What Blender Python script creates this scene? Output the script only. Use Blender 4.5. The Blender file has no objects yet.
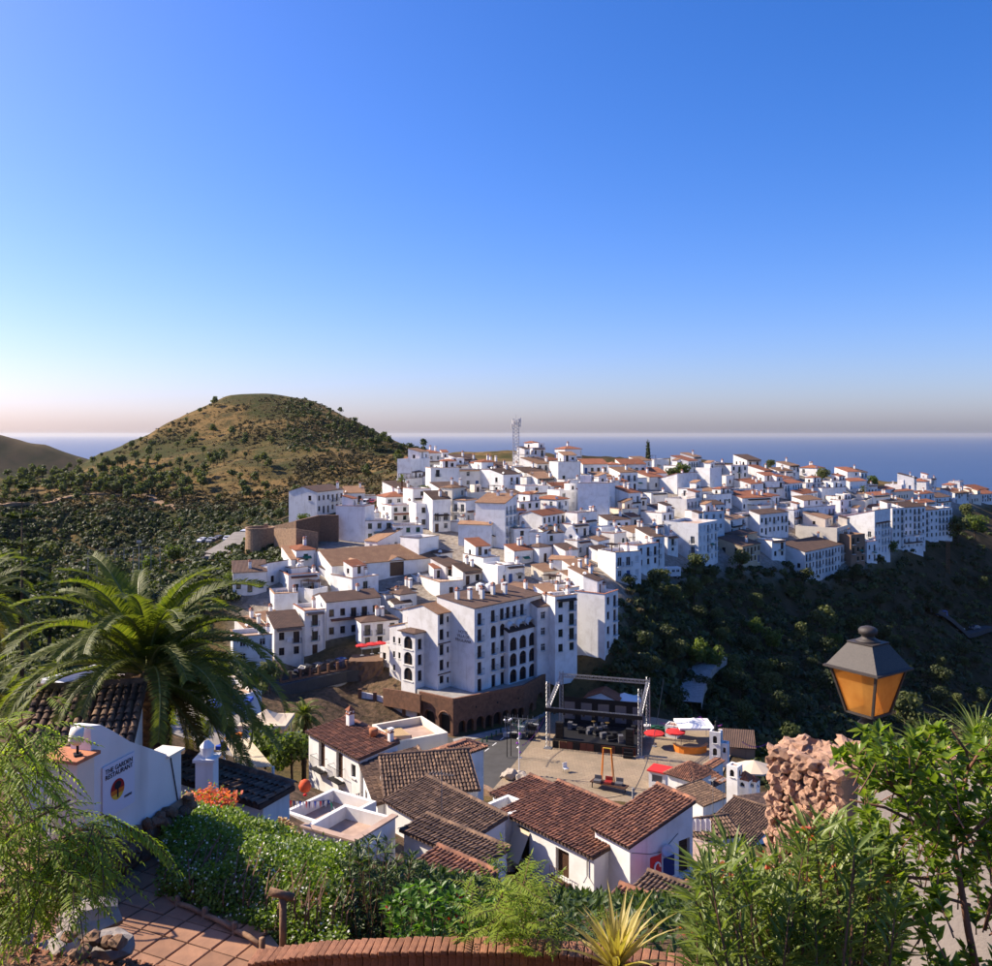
import bpy, bmesh, math, random
import numpy as np
from mathutils import Vector, Matrix
R = math.radians
random.seed(7); rng = np.random.default_rng(7)
SC = bpy.context.scene
COL = SC.collection
# ---------------------------------------------------------------- camera, sky, sun, exposure
HC, HY, FPX = 34.0, 434.0, 900.0          # eye height above the square, level line row, focal length in photo pixels
cam = bpy.data.cameras.new('camera'); cam_ob = bpy.data.objects.new('camera', cam); COL.objects.link(cam_ob)
cam_ob.location = (0, 0, HC); cam_ob.rotation_euler = (R(90), 0, 0)
cam.sensor_width = 36; cam.lens = 36*FPX/992; cam.shift_y = -(483-HY)/992
cam.clip_start = .1; cam.clip_end = 300000
SC.camera = cam_ob
SUN_AZ = math.atan2(-.95, .30); SUN_EL = R(37)
wd = bpy.data.worlds.new('World'); SC.world = wd; wd.use_nodes = True
nt = wd.node_tree; nt.nodes.clear()
sky = nt.nodes.new('ShaderNodeTexSky'); sky.sky_type = 'NISHITA'; sky.sun_disc = False
sky.sun_elevation = SUN_EL; sky.sun_rotation = SUN_AZ
sky.altitude = 300; sky.air_density = 1.0; sky.dust_density = 1.6; sky.ozone_density = 6.0
bg = nt.nodes.new('ShaderNodeBackground'); bg.inputs[1].default_value = .098
wo = nt.nodes.new('ShaderNodeOutputWorld')
hs = nt.nodes.new('ShaderNodeHueSaturation'); hs.inputs['Saturation'].default_value = 1.25
tint = nt.nodes.new('ShaderNodeMix'); tint.data_type = 'RGBA'; tint.blend_type = 'MULTIPLY'; tint.inputs[0].default_value = 1; tint.inputs[7].default_value = (1.0, .888, 1.04, 1)
nt.links.new(sky.outputs[0], tint.inputs[6]); nt.links.new(tint.outputs[2], hs.inputs['Color']); nt.links.new(hs.outputs[0], bg.inputs[0]); nt.links.new(bg.outputs[0], wo.inputs[0])
sl = bpy.data.lights.new('sun', 'SUN'); sl.energy = 4.6; sl.angle = R(.5); sl.color = (1, .86, .68)
so = bpy.data.objects.new('sun', sl); COL.objects.link(so)
SDIR = Vector((math.sin(SUN_AZ)*math.cos(SUN_EL), math.cos(SUN_AZ)*math.cos(SUN_EL), math.sin(SUN_EL)))
so.rotation_euler = SDIR.to_track_quat('Z', 'Y').to_euler(); so.location = (-60, -20, 90)
vs = SC.view_settings; vs.view_transform = 'Standard'; vs.look = 'None'; vs.exposure = 1.04; vs.gamma = 1
SC.cycles.use_denoising = True; SC.cycles.max_bounces = 6; SC.cycles.diffuse_bounces = 3
SC.cycles.glossy_bounces = 2; SC.cycles.transmission_bounces = 4; SC.cycles.transparent_max_bounces = 6
SC.cycles.volume_bounces = 0; SC.cycles.caustics_reflective = False; SC.cycles.caustics_refractive = False

# ---------------------------------------------------------------- helpers
def P(px, py, d): return Vector(((px-496)/FPX*d, d, HC-(py-HY)/FPX*d))     # a photo pixel at a distance in metres
def G(px, py, z): return P(px, py, (HC-z)*FPX/(py-HY))                      # a photo pixel on level z

class MB:
    def __init__(s): s.v=[]; s.f=[]; s.m=[]
    def add(s, vs, fs, m=0):
        o=len(s.v); s.v.extend([tuple(p) for p in vs]); s.f.extend([tuple(i+o for i in f) for f in fs]); s.m.extend([m]*len(fs))
    def quad(s,a,b,c,d,m=0): s.add([a,b,c,d],[(0,1,2,3)],m)
    def box(s, x0,x1,y0,y1,z0,z1, m=0):
        s.add([(x0,y0,z0),(x1,y0,z0),(x1,y1,z0),(x0,y1,z0),(x0,y0,z1),(x1,y0,z1),(x1,y1,z1),(x0,y1,z1)],
              [(0,3,2,1),(4,5,6,7),(0,1,5,4),(1,2,6,5),(2,3,7,6),(3,0,4,7)],m)
    def obox(s, M, sx,sy,sz, m=0):                                            # box centred at matrix M
        vs=[M@Vector((x*sx/2,y*sy/2,z*sz/2)) for z in(-1,1) for x,y in((-1,-1),(1,-1),(1,1),(-1,1))]
        s.add(vs,[(0,3,2,1),(4,5,6,7),(0,1,5,4),(1,2,6,5),(2,3,7,6),(3,0,4,7)],m)
    def bar(s, a, b, r, m=0, n=4, r2=None): s.tube([a,b],[r,r if r2 is None else r2],m,n)
    def tube(s, pts, rad, m=0, n=6, cap=True):
        pts=[Vector(p) for p in pts]; k=len(pts)
        if not hasattr(rad,'__len__'): rad=[rad]*k
        vs=[]; ref=None
        for i,p in enumerate(pts):
            t=(pts[min(i+1,k-1)]-pts[max(i-1,0)]).normalized()
            if ref is None: ref=Vector((0,0,1)) if abs(t.z)<.9 else Vector((1,0,0))
            a=t.cross(ref).normalized(); b=a.cross(t).normalized(); ref=b
            for j in range(n):
                w=2*math.pi*(j+.5)/n; vs.append(p+(a*math.cos(w)+b*math.sin(w))*rad[i])
        fs=[(i*n+j,i*n+(j+1)%n,(i+1)*n+(j+1)%n,(i+1)*n+j) for i in range(k-1) for j in range(n)]
        if cap: fs+=[tuple(range(n-1,-1,-1)),tuple((k-1)*n+j for j in range(n))]
        s.add(vs,fs,m)
    def lathe(s, prof, n=12, m=0, c=(0,0,0), a0=0, sx=1, sy=1):               # prof: (r,z)
        vs=[(c[0]+sx*r*math.cos(a0+2*math.pi*j/n),c[1]+sy*r*math.sin(a0+2*math.pi*j/n),c[2]+z) for r,z in prof for j in range(n)]
        k=len(prof)
        fs=[(i*n+j,i*n+(j+1)%n,(i+1)*n+(j+1)%n,(i+1)*n+j) for i in range(k-1) for j in range(n)]
        fs+=[tuple(range(n-1,-1,-1)),tuple((k-1)*n+j for j in range(n))]
        s.add(vs,fs,m)
    def prism(s, poly, z0, z1, m=0):                                          # vertical prism over a counter-clockwise polygon
        n=len(poly); vs=[(p[0],p[1],z0) for p in poly]+[(p[0],p[1],z1) for p in poly]
        s.add(vs,[tuple(range(n-1,-1,-1)),tuple(range(n,2*n))]+[(i,(i+1)%n,n+(i+1)%n,n+i) for i in range(n)],m)
    def mesh(s, name, mats, smooth=False):
        me=bpy.data.meshes.new(name); me.from_pydata(s.v,[],s.f)
        for x in (mats if isinstance(mats,(list,tuple)) else [mats]): me.materials.append(M[x] if isinstance(x,str) else x)
        if any(s.m): me.polygons.foreach_set('material_index',s.m)
        if smooth: me.polygons.foreach_set('use_smooth',[True]*len(s.f))
        me.update(); return me
    def build(s, name, mats, parent=None, loc=(0,0,0), rz=0, smooth=False):
        return link(name, s.mesh(name,mats,smooth), parent, loc, rz)
def link(name, me, parent=None, loc=(0,0,0), rz=0, scale=None):
    o=bpy.data.objects.new(name,me); COL.objects.link(o); o.parent=parent; o.location=loc
    if rz: o.rotation_euler=(0,0,rz)
    if scale is not None: o.scale=scale
    return o
def tag(o, label=None, cat=None, group=None, kind=None):
    if label: o['label']=label
    if cat: o['category']=cat
    if group: o['group']=group
    if kind: o['kind']=kind
    return o
def thing(name, label, cat, loc=(0,0,0), rz=0, group=None):
    o=bpy.data.objects.new(name,None); o.empty_display_size=.3; COL.objects.link(o); o.location=loc; o.rotation_euler=(0,0,rz)
    return tag(o,label,cat,group)
def copy_tree(o, parent=None):
    c=o.copy(); COL.objects.link(c); c.parent=parent
    for ch in o.children: copy_tree(ch,c)
    return c
def np_mesh(name, v, f, mats, smooth=False, mi=None):                         # numpy verts and same-size faces
    v=np.asarray(v,np.float32).reshape(-1,3); f=np.asarray(f,np.int32); k=f.shape[1]
    me=bpy.data.meshes.new(name); me.vertices.add(len(v)); me.vertices.foreach_set('co',v.ravel())
    me.loops.add(f.size); me.loops.foreach_set('vertex_index',f.ravel())
    me.polygons.add(len(f)); me.polygons.foreach_set('loop_start',np.arange(0,f.size,k,dtype=np.int32))
    for x in (mats if isinstance(mats,(list,tuple)) else [mats]): me.materials.append(M[x] if isinstance(x,str) else x)
    if mi is not None: me.polygons.foreach_set('material_index',np.asarray(mi,np.int32))
    if smooth: me.polygons.foreach_set('use_smooth',np.ones(len(f),bool))
    me.update(calc_edges=True); return me

def lettering(body,size,m,parent,loc,rot,name='lettering',ext=.006,space=1):
    cu=bpy.data.curves.new('t','FONT'); cu.body=body; cu.size=size; cu.extrude=ext; cu.align_x='CENTER'; cu.space_line=space; o=bpy.data.objects.new('t',cu); COL.objects.link(o)
    dg=bpy.context.evaluated_depsgraph_get(); me=bpy.data.meshes.new_from_object(o.evaluated_get(dg)); bpy.data.objects.remove(o); bpy.data.curves.remove(cu)
    me.materials.clear(); me.materials.append(M[m]); q=link(name,me,parent,loc); q.rotation_euler=rot; return q
# ---------------------------------------------------------------- materials
M={}
def nodes(name):
    m=bpy.data.materials.new(name); m.use_nodes=True; t=m.node_tree
    M[name]=m; return m,t,t.nodes['Principled BSDF']
def mixc(t,fac,a,b,kind='MIX'):
    n=t.nodes.new('ShaderNodeMix'); n.data_type='RGBA'; n.blend_type=kind
    for i,x in ((0,fac),(6,a),(7,b)):
        if isinstance(x,(int,float)): n.inputs[i].default_value=x
        elif isinstance(x,tuple): n.inputs[i].default_value=(*x,1)
        else: t.links.new(x,n.inputs[i])
    return n.outputs[2]
def ramp(t,src,a,b):
    n=t.nodes.new('ShaderNodeMapRange'); n.inputs[1].default_value=a; n.inputs[2].default_value=b
    t.links.new(src,n.inputs[0]); return n.outputs[0]
def noise(t,scale,detail=4,coord='Object',rough=.55,vec=None):
    n=t.nodes.new('ShaderNodeTexNoise'); n.inputs['Scale'].default_value=scale; n.inputs['Detail'].default_value=detail; n.inputs['Roughness'].default_value=rough
    if vec is None:
        c=t.nodes.new('ShaderNodeTexCoord'); vec=c.outputs[coord]
    t.links.new(vec,n.inputs['Vector']); return n.outputs['Fac']
def bump(t,b,src,strength,dist=.02):
    n=t.nodes.new('ShaderNodeBump'); n.inputs['Strength'].default_value=strength; n.inputs['Distance'].default_value=dist
    t.links.new(src,n.inputs['Height']); t.links.new(n.outputs[0],b.inputs['Normal'])
def mat(name,c1,c2=None,scale=4,rough=.85,bmp=0,bscale=None,spec=.25,lo=.35,hi=.65,metal=0,obj_var=0,isl_var=None):
    m,t,b=nodes(name); b.inputs['Roughness'].default_value=rough; b.inputs['Specular IOR Level'].default_value=spec; b.inputs['Metallic'].default_value=metal
    col=c1
    if c2 is not None: col=mixc(t,ramp(t,noise(t,scale),lo,hi),c1,c2)
    if isl_var is not None:
        g=t.nodes.new('ShaderNodeNewGeometry'); col=mixc(t,g.outputs['Random Per Island'],col,isl_var)
    if obj_var:
        oi=t.nodes.new('ShaderNodeObjectInfo'); mr=t.nodes.new('ShaderNodeMapRange'); t.links.new(oi.outputs['Random'],mr.inputs[0])
        mr.inputs[3].default_value=1-obj_var; mr.inputs[4].default_value=1
        hs=t.nodes.new('ShaderNodeHueSaturation'); t.links.new(mr.outputs[0],hs.inputs['Value'])
        if isinstance(col,tuple): hs.inputs['Color'].default_value=(*col,1)
        else: t.links.new(col,hs.inputs['Color'])
        col=hs.outputs[0]
    if isinstance(col,tuple): b.inputs['Base Color'].default_value=(*col,1)
    else: t.links.new(col,b.inputs['Base Color'])
    if bmp: bump(t,b,noise(t,bscale or scale*6,5),bmp)
    return m
def leaf(name,c1,c2,trans=.45,rough=.45):
    m,t,b=nodes(name); t.nodes.remove(b)
    g=t.nodes.new('ShaderNodeNewGeometry'); col=mixc(t,g.outputs['Random Per Island'],c1,c2)
    d=t.nodes.new('ShaderNodeBsdfPrincipled'); d.inputs['Roughness'].default_value=rough; d.inputs['Specular IOR Level'].default_value=.3; t.links.new(col,d.inputs['Base Color'])
    tr=t.nodes.new('ShaderNodeBsdfTranslucent'); tc=mixc(t,.55,col,(.55,.75,.05),'MIX'); 
    mu=mixc(t,1.0,col,(1.6,1.75,.6),'MULTIPLY'); t.links.new(mu,tr.inputs[0])
    mx=t.nodes.new('ShaderNodeMixShader'); mx.inputs[0].default_value=trans
    t.links.new(d.outputs[0],mx.inputs[1]); t.links.new(tr.outputs[0],mx.inputs[2])
    t.links.new(mx.outputs[0],t.nodes['Material Output'].inputs[0]); return m
def whitewash(name,c,dirt):
    m,t,b=nodes(name); b.inputs['Roughness'].default_value=.9; b.inputs['Specular IOR Level'].default_value=.15
    n1=noise(t,.55,5); tc=t.nodes.new('ShaderNodeTexCoord'); mp=t.nodes.new('ShaderNodeMapping'); mp.inputs['Scale'].default_value=(.9,.9,.13)
    t.links.new(tc.outputs['Object'],mp.inputs[0]); n2=noise(t,1.6,5,vec=mp.outputs[0])
    c1=mixc(t,ramp(t,n1,.46,.8),c,dirt); c2=mixc(t,ramp(t,n2,.56,.95),c1,tuple(x*.8 for x in dirt))
    oi=t.nodes.new('ShaderNodeObjectInfo'); hs=t.nodes.new('ShaderNodeHueSaturation'); mr=t.nodes.new('ShaderNodeMapRange'); t.links.new(oi.outputs['Random'],mr.inputs[0])
    mr.inputs[3].default_value=.9; mr.inputs[4].default_value=1.02; t.links.new(mr.outputs[0],hs.inputs['Value']); t.links.new(c2,hs.inputs['Color'])
    t.links.new(hs.outputs[0],b.inputs['Base Color']); bump(t,b,noise(t,9,4),.25,.02)
def tilefar(name,c1,c2,c3):                                                  # far tiled roofs: rows of tiles too small to tell apart
    m,t,b=nodes(name); b.inputs['Roughness'].default_value=.9; b.inputs['Specular IOR Level'].default_value=.1
    tc=t.nodes.new('ShaderNodeTexCoord'); uv=tc.outputs['UV']
    w=t.nodes.new('ShaderNodeTexWave'); w.inputs['Scale'].default_value=.318*1/.26*1; w.bands_direction='X'; t.links.new(uv,w.inputs['Vector']); w.inputs['Distortion'].default_value=.4
    n1=noise(t,.7,5); n2=noise(t,5,3)
    oi=t.nodes.new('ShaderNodeObjectInfo')
    col=mixc(t,ramp(t,n1,.35,.65),c1,c2); col=mixc(t,ramp(t,n2,.5,.75),col,c3)
    hs=t.nodes.new('ShaderNodeHueSaturation'); mr=t.nodes.new('ShaderNodeMapRange'); t.links.new(oi.outputs['Random'],mr.inputs[0]); mr.inputs[3].default_value=.7; mr.inputs[4].default_value=1.2
    t.links.new(mr.outputs[0],hs.inputs['Value']); t.links.new(col,hs.inputs['Color'])
    t.links.new(hs.outputs[0],b.inputs['Base Color']); bump(t,b,w.outputs['Fac'],.8,.08)
whitewash('white',(.81,.80,.77),(.60,.57,.52)); whitewash('cream',(.76,.69,.56),(.62,.55,.44)); whitewash('tan',(.52,.42,.28),(.42,.33,.22))
whitewash('old_white',(.72,.70,.66),(.52,.49,.44)); whitewash('brown_plaster',(.30,.19,.12),(.2,.13,.09))
tilefar('tile_red',(.36,.14,.075),(.27,.11,.065),(.17,.085,.055)); tilefar('tile_tan',(.36,.215,.125),(.29,.165,.1),(.19,.12,.08)); tilefar('tile_dark',(.145,.092,.068),(.105,.07,.055),(.075,.055,.045))
mat('barrel_tile',(.42,.19,.105),(.15,.07,.05),scale=2.2,rough=.85,bmp=.3,bscale=14,isl_var=(.13,.066,.046))
mat('barrel_tile_old',(.30,.19,.12),(.11,.07,.05),scale=2.4,rough=.9,bmp=.3,bscale=14,isl_var=(.095,.062,.046))
mat('terrace_floor',(.46,.33,.25),(.36,.25,.19),scale=2)
mat('glass',(.018,.022,.03),rough=.12,spec=.5); mat('frame_white',(.7,.7,.68),rough=.5); mat('wood_brown',(.09,.045,.025),(.06,.03,.018),scale=6,rough=.6)
mat('wood_blue',(.03,.1,.3),rough=.6); mat('wood_green',(.02,.09,.05),rough=.6); mat('iron',(.02,.02,.022),rough=.5,metal=.3)
mat('metal_grey',(.35,.36,.37),rough=.4,metal=.6); mat('dish_white',(.7,.7,.7),rough=.4)
mat('screen_tan',(.5,.4,.26),(.42,.33,.2),scale=8); mat('awning_green',(.03,.16,.1)); mat('clay_pot',(.42,.17,.08),(.34,.13,.06),scale=5)
mat('concrete',(.34,.32,.29),(.24,.22,.2),scale=1.2,bmp=.3); mat('board_wall',(.74,.69,.6),(.58,.52,.44),scale=.8,bmp=.4)
mat('asphalt',(.075,.073,.07),(.06,.058,.055),scale=.6,bmp=.2,bscale=20);  mat('pale_road',(.26,.235,.2),(.2,.18,.155),scale=.5)
mat('stone_wall',(.34,.22,.13),(.22,.14,.09),scale=2.2,bmp=1,bscale=3); mat('brown_stone',(.2,.115,.07),(.13,.08,.05),scale=2.5,bmp=.9,bscale=4)
mat('earth',(.19,.135,.085),(.12,.085,.055),scale=.5,bmp=.5); mat('line_white',(.7,.7,.68)); mat('line_yellow',(.6,.38,.05))

m,t,b=nodes('paving'); b.inputs['Roughness'].default_value=.9; b.inputs['Specular IOR Level'].default_value=.15
tc=t.nodes.new('ShaderNodeTexCoord'); bt=t.nodes.new('ShaderNodeTexBrick'); bt.inputs['Scale'].default_value=.55; bt.inputs['Mortar Size'].default_value=.012; bt.inputs['Color1'].default_value=(.33,.255,.17,1); bt.inputs['Color2'].default_value=(.29,.22,.15,1); bt.inputs['Mortar'].default_value=(.17,.13,.09,1)
t.links.new(tc.outputs['Object'],bt.inputs['Vector']); c=mixc(t,ramp(t,noise(t,.25,6),.45,.7),bt.outputs['Color'],(.2,.16,.11)); c=mixc(t,ramp(t,noise(t,1.7,5),.6,.75),c,(.36,.3,.22)); t.links.new(c,b.inputs['Base Color']); bump(t,b,noise(t,5,4),.2)
# ---------------------------------------------------------------- interpolation of heights and distances
def rbf_fit(pts, vals, lam=0.0):
    pts=np.asarray(pts,float); n=len(pts); A=np.linalg.norm(pts[:,None]-pts[None],axis=2)
    A=-A; A[np.diag_indices(n)]+=lam
    Q=np.hstack([np.ones((n,1)),pts]); Z=np.zeros((3,3))
    K=np.vstack([np.hstack([A,Q]),np.hstack([Q.T,Z])])
    w=np.linalg.lstsq(K,np.concatenate([vals,np.zeros(3)]),rcond=None)[0]
    def ev(q):
        q=np.asarray(q,float).reshape(-1,2); out=np.empty(len(q))
        for i in range(0,len(q),20000):
            c=q[i:i+20000]; out[i:i+20000]=-np.linalg.norm(c[:,None]-pts[None],axis=2)@w[:n]+w[n]+c@w[n+1:]
        return out
    return ev
# photo pixel of ground points -> distance in metres
DA=[(475,700,99),(545,680,107),(620,640,127),(440,735,102),(545,700,115),(300,690,118),(345,692,118),(290,660,123),(345,650,126),(440,640,132),(400,660,122),
(300,640,134),(440,620,146),(530,600,152),(600,610,146),(330,595,165),(420,595,168),(250,610,152),(480,580,174),(560,582,172),(640,582,188),
(270,560,190),(350,545,205),(440,550,207),(520,540,218),(600,545,216),(690,566,236),(650,582,206),(290,525,225),(340,515,232),(420,505,248),(500,500,258),(600,500,268),(700,520,272),(780,560,272),
(410,482,282),(500,477,292),(600,475,302),(700,490,312),(800,520,312),(805,582,270),(850,575,282),(870,560,297),(640,470,335),(760,480,352),(850,500,362),(910,540,346),(950,530,372),
(830,480,384),(930,495,432),(985,497,484),(990,510,452),(640,640,150),(660,600,190),(700,600,216),(750,600,238),(850,600,284),(950,580,332),(690,660,166),(690,700,150),(760,660,206),(850,650,256),
(960,630,312),(985,600,342),(700,740,122),(800,740,146),(780,700,176),(900,700,226),(980,680,266),(640,690,122),(660,660,150),
(260,440,520),(200,440,520),(260,480,400),(330,470,410),(380,465,390),(260,505,320),(200,500,340),(150,500,360),(60,500,340),(0,500,330),(0,476,480),(60,479,470),(130,470,480),
(20,506,332),(100,506,334),(180,508,330),(60,540,322),(150,545,316),(20,556,316),(100,556,314),(205,540,268),(60,575,250),(0,570,246),(150,575,225),(215,560,200),(240,548,210),(40,600,150),(75,590,165),(0,620,130),(120,620,130),(200,610,140),(20,690,75),(60,650,105),(270,650,124),(230,690,96)]
DA=[(a,b,float(np.interp(c,[0,50,99,127,150,175,205,235,270,1000],[0,50,148,168,182,196,214,238,270,1000]))) for a,b,c in DA]
PZ=-15.0
depth_of=rbf_fit([(a,b) for a,b,c in DA],np.array([c for a,b,c in DA],float))
def D(px,py): return float(depth_of([(px,py)])[0])

# ---------------------------------------------------------------- houses read off the photograph: edges left/corner/right, base, eave, turn, roof, openings on the two walls
REG={'A':(220,430,4.83),'B':(390,400,4.83),'C':(560,420,4.83),'D':(740,420,3.937),'E':(220,560,4.83),'F':(380,560,3.815)}
TR='''A 332 468 596 408 300 22 yd 1 8
A 598 598 700 352 305 78 mrt 0 5
A 700 700 792 352 318 78 f 0 6
A 790 792 905 352 312 78 mrt 0 9
A 560 700 712 545 368 14 f 0 0
A 700 702 838 545 440 72 f 0 7
A 838 838 980 560 462 74 f 0 7
A 690 690 770 490 400 70 f 0 6
A 858 905 985 300 235 30 f 0 0
A 905 960 1010 250 170 35 f 0 0
A 730 760 880 600 540 35 mft 2 2
A 876 960 1010 640 550 40 f 0 0
A 365 368 462 650 582 65 hr 0 4
A 60 62 226 790 690 72 mrd 0 7
A 170 228 330 760 668 32 mld 1 5
A 225 330 480 800 700 62 f 3 8
A 300 345 420 720 668 48 f 2 2
A 480 540 640 730 690 36 mrd 0 3
A 255 262 376 900 792 68 f 0 3
A 376 448 520 860 770 35 f 1 3
E 60 62 252 515 372 70 f 0 8
E 70 120 215 400 330 50 mrt 0 4
E 225 240 330 400 320 50 mrt 0 3
E 250 262 405 488 332 64 mrd 0 8 
E 398 408 476 470 246 62 f 0 6
E 450 512 775 385 205 60 yd 2 7
E 660 682 862 432 302 66 hd 0 6
E 822 870 946 260 168 52 hd 2 5
E 812 840 892 275 212 56 yd 3 2
E 770 800 840 240 170 52 f 0 2
E 870 900 960 320 250 45 f 0 3
B 35 100 192 425 285 20 f 0 0
B 185 196 335 455 328 72 f 0 1
B 120 165 188 410 368 30 mft 0 3
B 308 312 442 425 335 74 f 0 4
B 438 442 484 395 300 70 hr 0 4
B 480 484 586 400 335 74 mrd 0 5
B 330 345 420 330 290 74 mrd 0 2
B 210 225 300 310 278 70 f 0 2
B 580 586 622 370 318 66 f 0 0
B 640 650 760 400 352 60 mrd 1 4
B 264 300 366 585 425 34 ht 4 6
B 300 366 424 600 485 36 ht 4 5
B 390 410 480 470 440 60 f 0 3
B 480 500 560 520 440 60 f 0 2
B 560 580 640 500 455 52 mrd 2 4
B 110 125 200 620 500 72 f 0 5
B 195 205 292 640 480 66 mrd 0 5
B 330 490 508 715 604 16 xt 0 3
B 296 330 345 640 590 30 f 1 3
B 412 556 612 720 500 24 mft 0 9
B 598 602 652 720 622 66 f 0 8
B 625 736 846 660 560 34 yr 1 8
B 650 738 748 720 640 20 f 0 0
B 812 816 912 500 438 66 mrr 1 6
B 745 752 838 335 292 66 hr 0 2
B 806 812 922 400 298 70 f 0 3
B 600 652 766 495 415 62 f 1 4
B 768 775 812 490 418 60 f 0 2
B 636 660 700 420 372 50 f 0 3
B 700 712 800 430 380 60 mrt 1 4
B 50 140 236 810 668 38 f 1 1
B 214 240 302 810 742 44 hd 1 5
B 128 240 352 960 880 60 f 0 3
B 196 270 345 870 805 46 mrd 3 7
B 300 352 446 900 830 56 mrd 2 6
B 352 450 530 850 762 58 f 0 2
B 446 520 570 900 800 50 f 0 4
B 540 560 650 890 800 56 f 0 6
B 560 600 690 800 730 56 mrr 0 4
B 690 720 770 790 712 50 hd 0 4
B 768 880 900 830 775 22 xt 0 4
B 540 688 745 985 935 40 mfd 0 4
B 860 940 966 960 850 50 mrt 1 4
B 720 790 880 960 890 50 f 0 4
B 690 740 800 880 830 52 mrt 1 4
B 880 905 970 760 680 45 f 1 4
B 850 905 1000 640 545 45 f 0 3
B 740 760 840 700 645 60 mrd 0 5
B 120 130 250 880 855 66 f 0 0
B 10 30 126 985 925 56 hd 1 3
C 105 110 232 262 214 78 mrr 0 6
C 232 234 300 250 216 78 hr 0 4
C 292 296 416 262 214 78 mrr 0 7
C 86 234 244 500 305 10 f 0 0
C 244 260 330 350 300 60 mrr 1 3
C 410 414 516 305 258 72 mrr 0 4
C 478 566 662 360 285 44 mlr 0 2
C 655 724 782 340 232 44 f 0 1
C 575 600 660 330 292 60 f 0 3
C 506 612 682 480 382 38 f 0 6
C 502 668 762 702 500 38 f 1 9
C 435 442 504 722 566 62 mrd 0 9
C 258 268 392 778 640 64 f 0 8
C 420 470 552 490 432 52 mrd 1 7
C 300 312 432 560 512 60 f 2 6
C 300 350 442 620 545 44 mrt 1 5
C 94 184 238 650 585 34 yt 1 4
C 230 262 320 620 548 44 f 2 4
C 788 882 952 625 556 40 hd 2 7
C 760 882 968 705 612 42 mrd 3 8
C 700 822 894 560 482 40 mrt 0 4
C 668 690 796 462 412 58 mrd 0 5
C 840 892 980 352 304 48 mrr 1 3
C 784 802 842 318 268 52 f 0 2
C 850 880 980 440 378 52 mrr 1 4
C 905 968 1020 475 415 48 f 0 4
C 330 352 420 430 375 56 f 0 5
C 420 440 520 410 352 60 f 1 4
C 240 300 380 480 430 56 f 0 2
C 150 200 300 570 520 56 f 0 4
C 200 230 340 530 485 60 mrd 0 4
C 380 420 500 570 512 56 f 0 5
C 0 20 100 345 290 60 f 0 3
C 0 60 140 570 505 50 f 0 5
C 60 70 136 520 455 62 f 0 4
C 300 330 420 330 282 56 f 0 3
C 150 170 250 300 270 60 mrt 0 3
C 700 740 830 420 360 50 f 1 4
C 790 850 920 380 335 48 f 0 3
C 640 680 760 390 345 52 mrt 0 4
C 340 380 440 650 600 52 f 0 5
C 500 520 570 650 565 50 f 0 3
C 40 60 162 770 710 60 mrt 0 3
C 0 60 162 830 765 52 mrt 2 4
C 820 880 966 520 455 48 f 0 4
C 155 200 262 700 640 50 mrd 1 5
C 0 25 60 700 630 52 mrd 1 3
D 0 42 92 305 252 46 mrr 1 3
D 10 22 126 360 308 60 mrr 0 4
D 36 78 190 455 372 50 mrd 1 8
D 80 84 172 298 242 64 f 0 4
D 134 176 246 312 252 42 mrr 1 4
D 200 246 306 350 292 40 mrr 0 2
D 240 260 320 300 248 50 f 0 3
D 300 322 414 322 268 60 f 0 1
D 340 360 418 290 240 52 f 0 3
D 418 432 498 282 242 56 mrr 0 4
D 440 470 500 300 270 50 f 0 3
D 500 522 592 340 298 52 mrr 0 4
D 590 612 684 318 282 52 hr 0 4
D 540 560 610 300 274 52 mrr 0 3
D 688 706 764 340 292 52 mrr 0 4
D 760 772 832 345 306 54 mrd 0 4
D 720 740 790 310 280 54 f 0 3
D 800 820 862 312 280 54 mrr 0 3
D 840 846 902 328 288 56 mrt 0 4
D 905 910 950 328 294 58 f 0 5
D 948 952 1010 328 292 58 mrr 0 5
D 920 930 980 300 274 56 mrr 0 3
D 148 250 376 420 345 54 f 0 5
D 380 395 440 400 315 52 f 0 5
D 430 494 520 380 318 30 f 0 2
D 254 330 360 420 382 38 f 0 0
D 218 382 436 545 425 36 f 0 8
D 158 256 422 632 520 44 mrd 2 8
D 434 437 492 568 452 58 f 0 4
D 372 530 592 530 398 46 mlr 1 9
D 484 500 540 560 480 52 f 0 7
D 588 600 646 500 348 54 f 0 8
D 640 646 730 490 345 60 mrd 0 9
D 724 728 782 470 355 60 mrd 0 9
D 774 780 836 465 348 58 f 0 9
D 608 640 722 512 462 58 f 0 6
D 560 590 650 360 320 52 mrt 0 3
D 650 680 770 370 330 52 mrr 0 4
D 480 520 600 390 350 50 mrr 0 3
D 340 400 480 440 375 46 f 0 4
D 120 180 260 370 330 50 f 0 3
D 400 440 540 470 400 46 mrr 1 5
F 585 600 690 370 180 58 mrd 0 9
F 655 668 752 372 140 58 f 0 9
F 745 858 908 362 130 34 f 0 9
F 585 640 700 230 130 54 mrt 1 6
F 465 500 590 240 130 52 mrt 0 5
F 660 700 760 200 110 52 f 0 6'''
HOUSES=[]
for ln in TR.split('\n'):
    t=ln.split(); ox,oy,s=REG[t[0]]; xl,xc,xr,yb,yt=[float(x) for x in t[1:6]]
    HOUSES.append(dict(reg=t[0],xl=ox+xl/s,xc=ox+xc/s,xr=ox+xr/s,yb=oy+yb/s,yt=oy+yt/s,a=R(float(t[6])),roof=t[7],fd=int(t[8]),rd=int(t[9])))
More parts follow.
